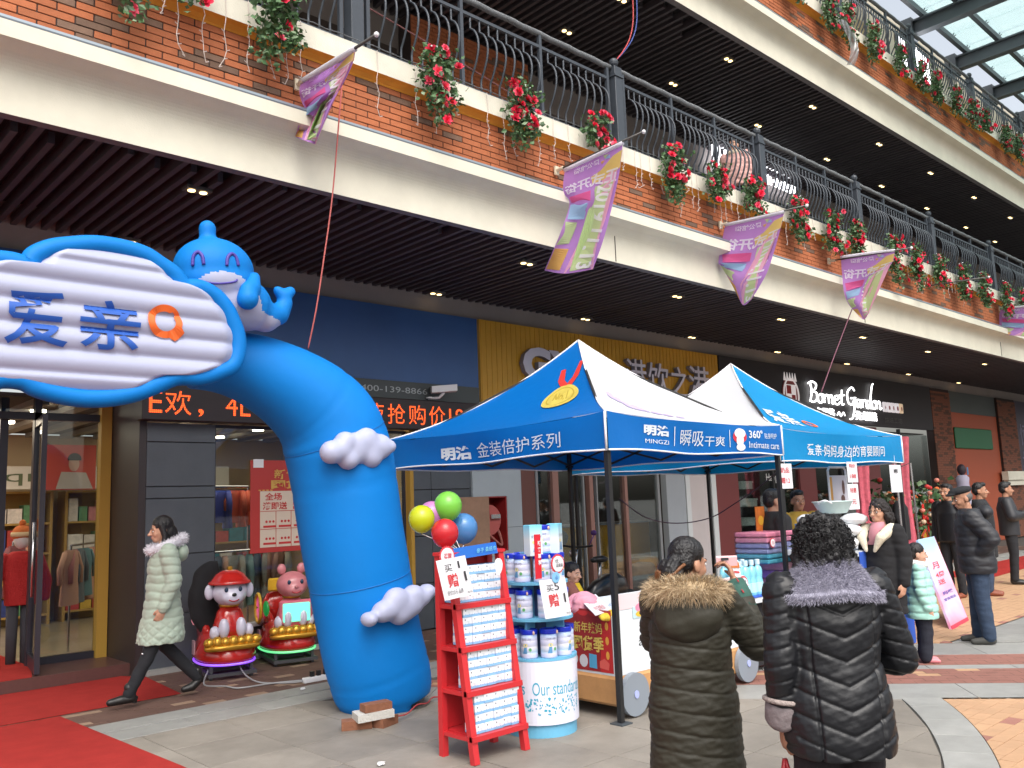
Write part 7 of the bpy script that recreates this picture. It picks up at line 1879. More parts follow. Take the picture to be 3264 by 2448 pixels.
# ---------------------------------------------------------------- rose garlands hanging from the coping
m_rose = mat('rose_red', (.72, .02, .07), rough=.6, objvar=.2); m_rose2 = mat('rose_pink', (.78, .09, .16), rough=.6, objvar=.2)
m_lv = [mat('garland_leaf', (.07, .15, .055), rough=.5, var=.3, scale=30), mat('garland_leaf_light', (.17, .25, .14), rough=.55, var=.2, scale=30), mat('garland_leaf_dark', (.035, .085, .03), rough=.5)]
def rose_mesh(m):
 mb = MB()
 for ring, (r, h, n_, tw) in enumerate(((.009, .028, 5, 0), (.018, .024, 5, .5), (.028, .014, 6, .9))):
  for k in range(n_):
   a = 2 * pi * k / n_ + tw; a2 = 2 * pi / n_ * .62
   p = [(0, 0, 0), (r * .8 * cos(a - a2), r * .8 * sin(a - a2), h * .6), (r * 1.25 * cos(a - a2 * .5), r * 1.25 * sin(a - a2 * .5), h * 1.05), (r * 1.4 * cos(a), r * 1.4 * sin(a), h), (r * 1.25 * cos(a + a2 * .5), r * 1.25 * sin(a + a2 * .5), h * 1.05), (r * .8 * cos(a + a2), r * .8 * sin(a + a2), h * .6)]
   mb.add(p, [(0, 1, 2, 3), (0, 3, 4, 5)])
 return mb.mesh('rose', m)
ROSE = [rose_mesh(m_rose), rose_mesh(m_rose), rose_mesh(m_rose2)]
rf = random.Random(77)
def garland(x, ztop, length, width, idx, row, y=6.36, nrose=15):
 t = thing('rose_garland', f'hanging garland of red artificial roses, {ORD[idx]} from the left on the {row} balcony', 'flower garland', (x, y, ztop), group=f'rose garlands of the {row} balcony')
 mb = MB()
 strands = max(2, int(width / .09)); roots = []
 for s in range(strands):
  sx = (s - (strands - 1) / 2) * width / strands + rf.uniform(-.02, .02); L = length * rf.uniform(.65, 1.05)
  pts_ = [Vector((sx + .03 * sin(k * 1.3 + s) + .02 * k * rf.uniform(-.3, .3), -.05 - .03 * sin(k * .9 + s), .06 - L * k / 7 if k else .08)) for k in range(8)]
  roots.append((pts_, L))
  mb.cur = 2; mb.tube(catmull(pts_, 3), .005, 4)
 def pick(r):
  pts_, L = r.choice(roots); k = r.random() * 6.99; i = int(k); p = pts_[i].lerp(pts_[i + 1], k - i); w = .075 if i < 6 else .05
  return p + Vector((r.gauss(0, w), r.gauss(-.01, .04), r.gauss(0, .035)))
 leaf_cloud(mb, pick, int(430 * length / .6 * width / .25), .06, rf, 3)
 part('foliage', mb, m_lv, t, local=True)
 for k in range(nrose):
  p = pick(rf) + Vector((0, -.05, 0))
  if k < 4: p = Vector((rf.uniform(-.5, .5) * width, -.06, rf.uniform(-.02, .10)))
  d = Vector((rf.uniform(-.7, .7), -1, rf.uniform(-.3, .7))).normalized()
  o = inst(rf.choice(ROSE), 'rose', t, p, d.to_track_quat('Z', 'Y').to_euler(), rf.uniform(1.1, 1.7))
 if rf.random() < .6: part('small_white_flowers', MB().add(*(lambda m_: (m_.v, m_.f))(sum_small(rf, width))), m_white, t, local=True)
 return t
def sum_small(r, w):
 mb = MB()
 for _ in range(9): mb.ell((r.uniform(-.4, .4) * w, -.07 + r.uniform(-.03, .03), r.uniform(.05, .14)), .011, .011, .009, 6, 4)
 return mb
low = [(400, -110, 95), (590, -110, 60), (880, -20, 250), (1385, 160, 425), (1650, 290, 505), (1885, 380, 500), (2132, 460, 690), (2270, 530, 680), (2385, 580, 705), (2530, 635, 800), (2640, 700, 850), (2715, 712, 860), (2835, 770, 910), (2905, 790, 925), (2980, 815, 945), (3055, 850, 985), (3120, 875, 1000), (3195, 915, 1020), (3250, 930, 1030)]
for i, (u, v0, v1_) in enumerate(low):
 a = P(u, max(v0, 0), Y=6.36); x = a.x
 top = 6.0
 bot = P(u, v1_, Y=6.36).z
 garland(x, top, max(.22, top - bot), .28 if i > 1 else .15, i, 'lower', nrose=22 if i > 2 else 9)
up = [(2535, 40), (2645, 140), (2700, 180), (2785, 240), (2870, 275), (2935, 325), (2985, 375), (3045, 395), (3100, 435), (3140, 465), (3205, 510), (3245, 540)]
for i, (u, v1_) in enumerate(up):
 a = P(u, v1_, Y=6.36); garland(a.x, 6.0 + 4.05, max(.35, 10.05 - a.z) * .85, .27, i, 'upper', nrose=15)
# white icicle lights under the coping
m_ice = mat('icicle_wire', (.55, .47, .43), rough=.6)
ice = thing('icicle_lights', 'string of thin white icicle lights hanging over the lower parapet bricks', 'string lights', (1.4, 6.43, 5.9))
ri = random.Random(8); x = 1.5
trunk = []
while x < 19:
 L = ri.uniform(.12, .52); pts_ = [Vector((x + .012 * sin(k * 1.7 + x * 9) + ri.uniform(-.008, .008) + (k == 6) * ri.uniform(-.05, .05), 6.425 - .004 * (k % 2), 5.74 - L * k / 6)) for k in range(7)]
 mb = MB().tube([Vector((x, 6.425, 5.93))] + pts_, .0035, 4)
 for k in range(2, 7): mb.tube([pts_[k], pts_[k] + Vector((ri.choice((-1, 1)) * .025, -.004, .012))], .004, 4)
 if ri.random() < .82: part('light_strand', mb, m_ice, ice)
 x += ri.uniform(.10, .26)
xx = np.linspace(1.2, 19, 140); part('trunk_wire', MB().tube([(x_, 6.43 - .01 * ri.random(), 5.945 + .02 * ri.random()) for x_ in xx], .006, 4), m_wire, ice)
# loose wires: red cord from the parapet to the ground, red and blue cables of the upper floor
m_rcord = mat('rope_red', (.42, .10, .09), rough=.8)
a = P(1085, 330, Y=6.30); solo('hanging_cord', MB().tube(catmull([P(1092, 250, Y=6.36), P(1085, 330, Y=6.32), P(1060, 620, Y=6.32), P(1030, 840, Y=6.3), P(1008, 985, Y=6.3), P(982, 1112, Y=6.35)], 6), .007, 5), m_rcord, 'long thin red cord hanging from the parapet down to the inflatable arch', 'cord', tuple(a), smooth=True)
a = P(2712, 1000, Y=6.30); solo('hanging_cord', MB().tube(catmull([P(2716, 985, Y=6.3), P(2680, 1080, Y=6.2), P(2650, 1160, Y=6.1), P(2618, 1250, Y=6.0)], 6), .009, 5), mat('rope_plum', (.16, .06, .09), rough=.8), 'thin dark red cord hanging from the fourth flag to the far tent', 'cord', tuple(a), smooth=True)
for i, (c, du) in enumerate((((.45, .05, .05), 0), ((.03, .06, .25), 12))):
 pts_ = [P(u + du * k_, v, Y=6.6) for (u, v, k_) in ((2015, -40, 1), (2018, 60, 1), (2008, 120, .8), (1985, 165, .3), (1965, 190, 0))]
 solo('loose_cable', MB().tube(catmull(pts_, 6), .009, 5), mat('cable_%d' % i, c, rough=.6), ['red cable hanging beside the round-topped railing post', 'blue cable hanging beside the round-topped railing post'][i], 'cable', tuple(pts_[-1]), smooth=True)
pts_ = [Vector((2.5, 6.95, 7.0)), Vector((4.4, 6.95, 6.75)), Vector((5.3, 6.95, 6.62)), Vector((6.6, 6.95, 6.4)), Vector((8.1, 6.95, 6.1))]
solo('loose_cable', MB().tube(catmull(pts_, 6), .008, 5), mat('cable_pink', (.25, .10, .10)), 'sagging pinkish cable behind the lower railing', 'cable', tuple(pts_[0]), smooth=True)
mb = MB()
for k in range(40): pass
mb.tube(catmull([P(940 + 20 * k_, 95 + 8 * k_ + 10 * sin(k_ * 2.2), Y=6.50) for k_ in range(9)], 5), .006, 4); solo('loose_cable', mb, mat('cable_redtie', (.45, .08, .06)), 'curly red wire tied to the railing foot at the left', 'cable', tuple(P(960, 110, Y=6.5)), smooth=True)
pts_ = [P(1975, 1590, Y=6.3), P(2060, 1650, Y=6.4), P(2160, 1668, Y=6.4), P(2265, 1650, Y=6.3), P(2350, 1600, Y=6.0), P(2430, 1545, Y=5.6), P(2480, 1500, Y=5.2)]
solo('loose_cable', MB().tube(catmull(pts_, 6), .007, 5), mat('cable_dark', (.06, .03, .05)), 'dark cable sagging from tent leg to tent leg behind the women', 'cable', tuple(pts_[2]), smooth=True)
# torn plastic film caught on the upper balcony
pl_ = thing('plastic_film', 'strip of torn clear plastic film caught on the upper balcony roses', 'plastic film', tuple(P(2700, 100, Y=6.2)))
part('film', MB().grid(lambda u, v: P(2668 + 26 * u + 50 * sin(v * 2.2) - 10 * v, 62 + 145 * v, Y=6.15 + .05 * sin(u * 5 + v * 9)), 6, 16), glass_mat('torn_film', tint=(.80, .82, .86), gloss=.2, diffuse=.3, dcol=(.75, .75, .8), rough=.2), pl_, smooth=True)
# ---------------------------------------------------------------- people
m_skin = mat('skin', (.50, .27, .18), rough=.5, var=.08, scale=14, spec=.4); m_skin2 = mat('skin_tan', (.40, .20, .125), rough=.5, var=.08, scale=14, spec=.4); m_skin3 = mat('skin_child', (.56, .32, .23), rough=.5, var=.06, scale=14)
m_hair = mat('black_hair', (.008, .007, .008), rough=.38, bump=.5, bscale=90, spec=.5); m_hairb = mat('brown_streak_hair', (.16, .06, .02), rough=.4, bump=.5, bscale=90)
m_lipc = mat('lips', (.40, .12, .10), rough=.5); m_eye = mat('dark_eye', (.015, .012, .012), rough=.15); m_eyew = mat('eye_white', (.6, .58, .56), rough=.3)
m_trz = mat('black_trousers', (.012, .013, .017), rough=.85, bump=.15, bscale=25); m_jean = mat('blue_jeans', (.025, .045, .085), rough=.85, var=.25, scale=6, bump=.2, bscale=60)
m_shoe = mat('black_shoe', (.012, .011, .011), rough=.4)
V3 = Vector
def person(label, loc, facing, h, skin=None, pose=None, coat=None, trousers=None, shoes=None, hair=None, head=(0, 0), vox=.009, hands=True, group=None, eyes=True, legs=True):
 """local frame: face towards -Y, left side +X; all lengths for 1.65 m, scaled to h"""
 skin = skin or m_skin; k = h / 1.65; pose = pose or {}
 rz = atan2(facing[0], -facing[1])
 J = dict(sl=(.175, .015, 1.335), sr=(-.175, .015, 1.335), el=(.225, .04, 1.07), er=(-.225, .04, 1.07), wl=(.235, -.02, .83), wr=(-.235, -.02, .83), hl=(.085, .0, .87), hr=(-.085, .0, .87), kl=(.09, -.015, .47), kr=(-.09, -.015, .47), al=(.09, .015, .085), ar=(-.09, .015, .085), tl=None, tr=None, hdl=None, hdr=None)
 J.update(pose)
 g = lambda n_: V3(J[n_]) * k
 yaw, pit = head; piv = V3((0, .015, 1.42)) * k; kh = k * J.get('hs', 1.); hof = V3(J.get('hoff', (0, 0, 0))) * k
 RH = Matrix.Rotation(radians(yaw), 3, 'Z') @ Matrix.Rotation(radians(pit), 3, 'X')
 lean = V3(J.get('lean', (0, 0, 0))) * k
 def H(x, y, z): return piv + lean + hof + RH @ (V3((x, y, z)) * k - piv) * (kh / k)
 mb = MB()
 mb.ell(H(0, .008, 1.555), .073 * kh, .090 * kh, .085 * kh, R=RH); mb.ell(H(0, -.024, 1.505), .063 * kh, .066 * kh, .092 * kh, R=RH); mb.ell(H(0, -.045, 1.445), .042 * kh, .042 * kh, .036 * kh, R=RH)
 for s in (-1, 1):
  mb.ell(H(s * .033, -.058, 1.492), .026 * kh, .026 * kh, .028 * kh, 10, 7, R=RH); mb.ell(H(s * .072, .012, 1.508), .011 * kh, .022 * kh, .032 * kh, 10, 7, R=RH)
  mb.ell(H(s * .028, -.078, 1.538), .026 * kh, .013 * kh, .009 * kh, 10, 7, R=RH)
 mb.cap([H(0, -.085, 1.535), H(0, -.102, 1.505), H(0, -.112, 1.492)], [.009 * kh, .011 * kh, .014 * kh], 8); mb.ell(H(0, -.096, 1.489), .020 * kh, .012 * kh, .010 * kh, 10, 7, R=RH)
 mb.ell(H(0, -.084, 1.460), .022 * kh, .012 * kh, .011 * kh, 10, 7, R=RH)
 mb.cap([V3((0, .025, 1.32)) * k + lean, H(0, .012, 1.45)], [.056 * k, .05 * k], 12)
 mb.loft([(z * k, cx * k + lean.x * q, cy * k + lean.y * q, a * k, b_ * k) for z, cx, cy, a, b_, q in ((.80, 0, .01, .13, .10, 0), (.95, 0, .01, .125, .09, .2), (1.05, 0, .005, .115, .085, .5), (1.22, 0, .005, .135, .095, .8), (1.33, 0, .015, .14, .075, 1), (1.38, 0, .02, .06, .05, 1))], 20)
 for s in 'lr':
  mb.cap([g('s' + s) + lean, g('e' + s), g('w' + s)], [.05 * k, .038 * k, .026 * k], 10)
  if legs: mb.cap([g('h' + s), g('k' + s), g('a' + s)], [.075 * k, .05 * k, .035 * k], 10)
  # hand
  w = g('w' + s); e_ = g('e' + s); d = (w - e_).normalized() if J['hd' + s] is None else V3(J['hd' + s]).normalized()
  sx = 1 if s == 'l' else -1
  side = V3((0, -1, 0)) if abs(d.y) < .8 else V3((-sx, 0, .3)); side = (side - d * side.dot(d)).normalized(); nrm = d.cross(side) * (1 if s == 'l' else -1)   # nrm: palm side (towards the body)
  if nrm.dot(V3((-sx, 0, 0))) < 0 and abs(nrm.x) > .3: nrm = -nrm
  RP = Matrix((side, nrm, d)).transposed()
  hk = k * .95
  mb.ell(w + d * .045 * hk, .040 * hk, .016 * hk, .052 * hk, 12, 8, R=RP)
  if hands:
   curl = J.get('curl' + s, .5)
   for f_ in range(4):
    off = (f_ - 1.5) * .0205; b0 = w + d * (.085 - .004 * abs(f_ - 1.3)) * hk + side * (-off) * hk; L1 = (.036, .041, .038, .030)[f_] * hk
    a1 = curl * .55; a2 = curl * 1.5; d1 = d * cos(a1) + nrm * sin(a1); d2 = d * cos(a2) + nrm * sin(a2); d3 = d * cos(a2 * 1.35) + nrm * sin(a2 * 1.35)
    p1 = b0 + d1 * L1; p2 = p1 + d2 * L1 * .75; p3 = p2 + d3 * L1 * .55
    mb.cap([b0 - d * .012 * hk, p1, p2, p3], [.0095 * hk, .0088 * hk, .0082 * hk, .0072 * hk], 8)
   t0 = w + d * .03 * hk + side * .032 * hk; t1 = t0 + (d * .7 + side * .6 + nrm * .3).normalized() * .035 * hk; t2 = t1 + (d * .95 + nrm * .35 * (1 + curl)).normalized() * .03 * hk
   mb.cap([w + d * .015 * hk + side * .02 * hk, t0, t1, t2], [.013 * hk, .0125 * hk, .0105 * hk, .0085 * hk], 8)
  else: mb.ell(w + d * .10 * hk + nrm * .012 * hk, .034 * hk, .016 * hk, .040 * hk, 10, 7, R=RP)
 root = link('person', mb.mesh('person', skin)); root.location = loc; root.rotation_euler = (0, 0, rz)
 r_ = root.modifiers.new('merge', 'REMESH'); r_.mode = 'VOXEL'; r_.voxel_size = vox * .75; s_ = root.modifiers.new('soften', 'SMOOTH'); s_.iterations = 2; s_.factor = .5
 BLOBS.append((root, skin, None)); tag(root, label, 'person', group)
 root['k'] = k
 if eyes:
  for s in (-1, 1):
   part('eye', MB().ell(H(s * .030, -.0815, 1.519), .0135 * kh, .006 * kh, .0062 * kh, 10, 7, R=RH), m_eyew, root, local=True, smooth=True)
   part('iris', MB().ell(H(s * .030, -.0855, 1.519), .0062 * kh, .004 * kh, .006 * kh, 8, 6, R=RH), m_eye, root, local=True, smooth=True)
   part('eyebrow', MB().cap([H(s * .015, -.089, 1.541), H(s * .032, -.088, 1.546), H(s * .047, -.078, 1.541)], [.0032 * kh] * 3, 6), m_hair, root, local=True, smooth=True)
  part('lips', MB().ell(H(0, -.0925, 1.463), .019 * kh, .005 * kh, .0062 * kh, 10, 7, R=RH), m_lipc, root, local=True, smooth=True)
 # hair
 if hair:
  hm = MB(); kind = hair[0]; hmat = hair[1] if len(hair) > 1 else m_hair
  if kind == 'short':
   hm.ell(H(0, .020, 1.575), .080 * kh, .090 * kh, .080 * kh, R=RH); hm.ell(H(0, .05, 1.53), .074 * kh, .060 * kh, .075 * kh, R=RH); hm.ell(H(0, -.035, 1.615), .062 * kh, .052 * kh, .036 * kh, R=RH)
  elif kind == 'cap':
   hm.ell(H(0, .035, 1.53), .076 * kh, .072 * kh, .06 * kh, R=RH)
  elif kind == 'bun':
   hm.ell(H(0, .018, 1.575), .083 * kh, .098 * kh, .083 * kh, R=RH); hm.ell(H(0, .055, 1.535), .076 * kh, .062 * kh, .075 * kh, R=RH)
  elif kind == 'long':
   hm.ell(H(0, .016, 1.570), .084 * kh, .096 * kh, .086 * kh, R=RH); hm.ell(H(0, .06, 1.50), .074 * kh, .058 * kh, .09 * kh, R=RH); hm.cap([H(0, .075, 1.50), H(0, .095, 1.40), H(.0, .10, 1.28)], [.062 * kh, .055 * kh, .045 * kh]); hm.cap([H(.06, -.01, 1.57), H(.075, .01, 1.46), H(.07, -.02, 1.36)], [.03 * kh, .026 * kh, .022 * kh]); hm.cap([H(-.06, -.01, 1.57), H(-.075, .01, 1.46), H(-.07, -.02, 1.36)], [.03 * kh, .026 * kh, .022 * kh])
  elif kind == 'tail':
   hm.ell(H(0, .018, 1.572), .082 * kh, .097 * kh, .084 * kh, R=RH); hm.ell(H(0, .055, 1.53), .074 * kh, .062 * kh, .075 * kh, R=RH); hm.cap([H(0, .10, 1.60), H(0, .15, 1.60), H(0, .18, 1.53), H(0, .17, 1.42), H(0, .15, 1.32)], [.03 * kh, .045 * kh, .05 * kh, .042 * kh, .02 * kh])
  elif kind == 'wavy':
   hm.ell(H(0, .018, 1.570), .088 * kh, .100 * kh, .087 * kh, R=RH); hm.cap([H(0, .07, 1.54), H(0, .11, 1.46), H(0, .13, 1.36)], [.08 * kh, .09 * kh, .07 * kh]); hm.cap([H(.07, .01, 1.56), H(.085, .03, 1.46)], [.03 * kh, .04 * kh]); hm.cap([H(-.07, .01, 1.56), H(-.085, .03, 1.46)], [.03 * kh, .04 * kh])
  elif kind == 'curly':
   hm.ell(H(0, .022, 1.555), .108 * kh, .112 * kh, .100 * kh, R=RH); hm.ell(H(0, .07, 1.47), .105 * kh, .08 * kh, .09 * kh, R=RH); hm.ell(H(.07, .02, 1.48), .055 * kh, .07 * kh, .08 * kh, R=RH); hm.ell(H(-.07, .02, 1.48), .055 * kh, .07 * kh, .08 * kh, R=RH)
  if kind in ('curly', 'wavy'):
   am = .016 if kind == 'curly' else .010
   post = lambda co, no: co + no * (am * vnoise(co, 75.) + am * .5 * vnoise(co, 150., 3.))[:, None]
  else: post = lambda co, no: co + no * (.0022 * vnoise(co * np.array([1, 1, .25]), 160.))[:, None]
  blob('hair', hm, hmat, root, .0065 if kind in ('curly', 'bun') else .008, 3, post)
 root['hk'] = kind if hair else ''
 # coat
 if coat:
  cm = MB(); rings = coat['rings']
  cm.loft([(z * k, cx * k + lean.x * min(1, max(0, (z - .9) / .4)), cy * k + lean.y * min(1, max(0, (z - .9) / .4)), a * k, b_ * k) for z, cx, cy, a, b_ in rings], 36)
  if coat.get('sleeve', True):
   rs_ = coat.get('rs', (.088, .075, .058))
   for s in 'lr':
    w_ = g('e' + s).lerp(g('w' + s), coat.get('len', .97)); cm.cap([g('s' + s) + lean + V3((0, 0, -.02)) * k, (g('s' + s) + lean).lerp(g('e' + s), .5), g('e' + s), w_], [rs_[0] * k, (rs_[0] + rs_[1]) / 2 * k, rs_[1] * k, rs_[2] * k], 16)
  cp_ = coat.get('post')
  blob('coat', cm, coat['mat'], root, coat.get('vox', vox), coat.get('smooth', 7), (lambda co, no: cp_(co, no, k)) if cp_ else None)
 if trousers and legs:
  tm = MB(); tm.ell(V3((0, .01, .86)) * k, .155 * k, .115 * k, .11 * k)
  for s in 'lr':
   tr_ = trousers.get('r', (.098, .068, .058)); tm.cap([g('h' + s), g('k' + s), g('a' + s) + V3((0, 0, .0))], [x * k for x in tr_], 16)
  blob('trousers', tm, trousers['mat'], root, vox, 4, lambda co, no: co + no * (.004 * vnoise(co * np.array([1, 1, 2.2]), 20.))[:, None])
 if shoes and legs:
  for s in 'lr':
   a = g('a' + s); sm = MB(); fd = V3(J['t' + s]) if J['t' + s] else V3((0, -1, 0)); fd.normalize(); hs = shoes.get('heel', 0)
   toe = a + fd * .155 * k; toe.z = max(.03 * k, a.z - .055 * k + fd.z * .0)
   if J['t' + s] and abs(fd.z) > .1: toe = a + fd * .15 * k
   sm.cap([a + V3((0, .0, .05)) * k, a - fd * .03 * k + V3((0, 0, -.045)) * k, a + fd * .06 * k + V3((0, 0, -.045)) * k + (toe - a) * 0, toe], [.045 * k, .036 * k, .040 * k, .030 * k], 12)
   o_ = blob('shoe', sm, shoes['mat'], root, .008, 3)
   if hs: part('heel', MB().tube([a - fd * .05 * k + V3((0, 0, -.03)) * k, a - fd * .045 * k + V3((0, 0, -.085)) * k], [.026 * k, .020 * k], 8), shoes['mat'], root, local=True)
 return root, H, J, k
def strands(name, m, root, samples, n_, L, w, rnd_, droop=.35, curl=0.):
 """fur: n_ tapering strands; samples(rnd) -> point, outward direction"""
 mb = MB()
 for _ in range(n_):
  p, d = samples(rnd_); d = (d + V3((rnd_.gauss(0, .28), rnd_.gauss(0, .28), rnd_.gauss(0, .28)))).normalized(); l_ = L * rnd_.uniform(.6, 1.25)
  s = d.cross(V3((rnd_.gauss(0, 1), rnd_.gauss(0, 1), rnd_.gauss(0, 1)))).normalized() * w
  q = p + d * l_ * .55; d2 = (d + V3((0, 0, -droop)) + s * 60 * curl).normalized(); e_ = q + d2 * l_ * .5
  mb.cur = rnd_.randrange(len(m)) if isinstance(m, list) else 0
  mb.add([p - s, p + s, q + s * .7, q - s * .7, e_], [(0, 1, 2, 3), (3, 2, 4)])
 return part(name, mb, m, root, local=True)
def quilt(period, depth, axis='z', slope=0., wr=.005, wfreq=9., z0=-9., z1=9., sharp=30.):
 def f(co, no, k):
  x, y, z = (co / k).T
  t = (z + slope * np.abs(x)) / period; fr = np.abs(t - np.round(t)) * 2   # 0 at a seam, 1 mid
  puff = depth * (1 - np.exp(-sharp * fr ** 2 / 4)) - depth
  msk = smoothstep(z0, z0 + .03, z) * (1 - smoothstep(z1 - .03, z1, z))
  wri = wr * vnoise(co / k * np.array([1, 1, 2.6]), wfreq) + wr * .6 * vnoise(co / k * np.array([1.3, 1.3, 3.5]), wfreq * 2.3, 5.)
  return co + no * ((puff * msk + wri) * k)[:, None]
 return f
RF = random.Random(99)
# --- woman in the mint coat walking left
mintm = mat('mint_coat', (.36, .44, .36), rough=.6, bump=.12, bscale=30, sheen=.2)
def mint_post(co, no, k):
 x, y, z = (co / k).T
 ang = np.arctan2(y, x)
 t = (z + .006 * np.sin(ang * 5 + z * 9)) / .075; fr = np.abs(t - np.round(t)) * 2; low = 1 - smoothstep(.66, .74, z)
 s1 = (z + ang * .16) / .085; s2 = (z - ang * .16) / .085; d1 = np.abs(s1 - np.round(s1)) * 2; d2 = np.abs(s2 - np.round(s2)) * 2
 puff = -.007 * np.exp(-9 * fr ** 2) * (1 - low) - .007 * np.maximum(np.exp(-9 * d1 ** 2), np.exp(-9 * d2 ** 2)) * low
 return co + no * ((puff + .006 * vnoise(co / k * np.array([1, 1, 2.5]), 13.)) * k)[:, None]
p0, H, J, k = person('woman in a long mint quilted coat with white collar walking past the shop', (3.17, 8.16, 0), (-1, .16), 1.66,
 pose=dict(kl=(.07, -.10, .47), al=(.06, -.27, .125), kr=(-.08, .06, .47), ar=(-.08, .34, .165), tr=(0, -.75, -.62), el=(.215, .06, 1.08), wl=(.205, -.03, .84), er=(-.20, .10, 1.10), wr=(-.2, .02, .9), curll=.7),
 coat=dict(mat=mintm, rings=[(.52, 0, -.01, .20, .20), (.60, 0, 0, .205, .20), (.80, 0, .01, .195, .165), (1.0, 0, .01, .17, .14), (1.2, 0, .015, .178, .14), (1.32, 0, .02, .165, .115), (1.385, 0, .02, .09, .085)], post=mint_post, rs=(.085, .072, .055)), trousers=dict(mat=m_trz, r=(.09, .062, .05)), shoes=dict(mat=m_shoe, heel=1), hair=('long',), head=(0, 6), vox=.0085)
m_wfur = mat('white_fur', (.62, .60, .66), rough=.95)
def col_s(r):
 a = r.uniform(0, 2 * pi); b_ = r.uniform(0, 2 * pi); R_ = .112; d = V3((cos(a) * cos(b_), sin(a) * cos(b_), sin(b_) + .1)); return V3((R_ * cos(a), .035 + (R_ + .03) * sin(a), 1.385 + .05 * sin(a))) * k + d * .035, d
blob('collar', MB().tube([V3((.112 * cos(a), .035 + .142 * sin(a), 1.385 + .05 * sin(a))) * k for a in np.linspace(0, 2 * pi, 25)[:-1]], .045, 10, closed=True), m_wfur, p0, .012, 3)
strands('fur_trim', m_wfur, p0, col_s, 1500, .03, .003, RF)
blob('hood', MB().ell(V3((0, .16, 1.31)) * k, .12, .07, .09), mintm, p0, .012, 3)
part('knee_stud', MB().ell(V3((.13, -.18, .46)), .012, .012, .008, 8, 6), m_chrome, p0, local=True)
# --- woman in the olive parka, seen from behind
olv = mat('olive_parka', (.023, .0205, .0115), rough=.65, var=.08, scale=6, bump=.12, bscale=35)
def olive_post(co, no, k):
 x, y, z = (co / k).T
 seams = np.array([.62, .705, .80, .90, 1.00, 1.10, 1.20])
 dd = np.min(np.abs(z[:, None] - .025 * np.sin(x * 5)[:, None] - seams[None]), axis=1)
 puff = -.0065 * np.exp(-(dd / .007) ** 2)
 wri = .005 * vnoise(co / k * np.array([1.2, 1.2, 2.6]), 9.) + .0035 * vnoise(co / k * np.array([1., 1., 4.0]), 26., 2.) + .002 * vnoise(co / k * np.array([1., 1., 3.]), 60., 4.)
 return co + no * ((puff + wri) * k)[:, None]
OD = 3.9; oc = P(2197, 2000, D=OD)
p1, H, J, k = person('woman in an olive parka with tan fur hood seen from behind with a hair bun', (oc.x, oc.y, 0), (.82, .57), 1.51, skin=m_skin2,
 pose=dict(hoff=(0, -.01, -.045), sl=(.15, .015, 1.325), sr=(-.15, .015, 1.325), el=(.17, -.14, 1.10), wl=(.08, -.29, 1.06), er=(-.32, -.07, 1.08), wr=(-.235, -.24, 1.365), hdr=(.25, -.3, .9), hdl=(-.5, -.6, .3), curlr=1., curll=.6),
 coat=dict(mat=olv, rings=[(.36, 0, .0, .215, .175), (.50, 0, .0, .225, .185), (.80, 0, .0, .215, .175), (1.0, 0, .0, .195, .16), (1.18, 0, .01, .195, .16), (1.30, 0, .02, .17, .13), (1.375, 0, .02, .10, .09)], post=olive_post, rs=(.088, .080, .062), len=.62, vox=.0058), trousers=dict(mat=m_trz), shoes=dict(mat=m_shoe), hair=('bun',), head=(-42, 4), vox=.0075)
part('cuff_sleeve', MB().tube([V3(J['er']).lerp(V3(J['wr']), .52) * k, V3(J['er']).lerp(V3(J['wr']), .78) * k, V3(J['er']).lerp(V3(J['wr']), .98) * k], [.064 * k, .060 * k, .050 * k], 18), mat('green_floral_cuff', (.03, .095, .075), rough=.8, bump=.3, bscale=40), p1, local=True, smooth=True)
fl = MB()
for i in range(16):
 c_ = V3(J['er']).lerp(V3(J['wr']), RF.uniform(.55, .95)) * k; a = RF.uniform(0, 2 * pi); ax = (V3(J['wr']) - V3(J['er'])).normalized(); u_ = ax.orthogonal().normalized(); w_ = ax.cross(u_); c_ = c_ + (u_ * cos(a) + w_ * sin(a)) * .066 * k; fl.cap([c_, c_ + ax * .012 + u_ * .006], [.004, .003], 5)
part('cuff_flowers', fl, mat('cuff_red', (.4, .03, .04)), p1, local=True)
# bun and streaks
hb = MB().ell(H(.0, .125, 1.485), .062 * k, .056 * k, .068 * k).cap([H(0, .08, 1.53), H(0, .12, 1.50)], [.05 * k, .05 * k])
blob('hair_bun', hb, m_hair, p1, .006, 3, lambda co, no: co + no * (.004 * np.sin(co[:, 0] * 160 + co[:, 2] * 90))[:, None])
sb = MB()
for i in range(7):
 a = .5 + i * .28; pts_ = catmull([H(-.055 + .012 * i, .085, 1.52 - .008 * i), H(-.05 + .014 * i, .14 + .006 * i, 1.485), H(-.03 + .014 * i, .165, 1.455 - .004 * i), H(.0 + .01 * i, .155, 1.425)], 5); sb.tube(pts_, [.009 * k] * len(pts_), 6)
part('hair_streaks', sb, m_hairb, p1, local=True, smooth=True)
m_tan = [mat('tan_fur', (.48, .36, .22), rough=.95), mat('tan_fur_dark', (.34, .24, .14), rough=.95), mat('tan_fur_light', (.58, .46, .31), rough=.95)]
def hood_path(a):   # ring around the shoulders and neck, thick at the back
 return V3((.150 * cos(a), .05 + .125 * sin(a), 1.345 + .01 * sin(a) - .012 * cos(2 * a))) * k
blob('hood', MB().ell(V3((0, .13, 1.24)) * k, .17 * k, .085 * k, .13 * k).tube([V3((.125 * cos(a), .045 + .085 * sin(a), 1.375)) * k for a in np.linspace(0, 2 * pi, 25)[:-1]], .05 * k, 10, closed=True), olv, p1, .01, 4, lambda co, no: co + no * (.006 * vnoise(co * np.array([1, 1, 2.]), 22.))[:, None])
blob('hood_edge', MB().tube([hood_path(a) for a in np.linspace(0, 2 * pi, 33)[:-1]], .045 * k, 10, closed=True), m_tan[0], p1, .01, 3)
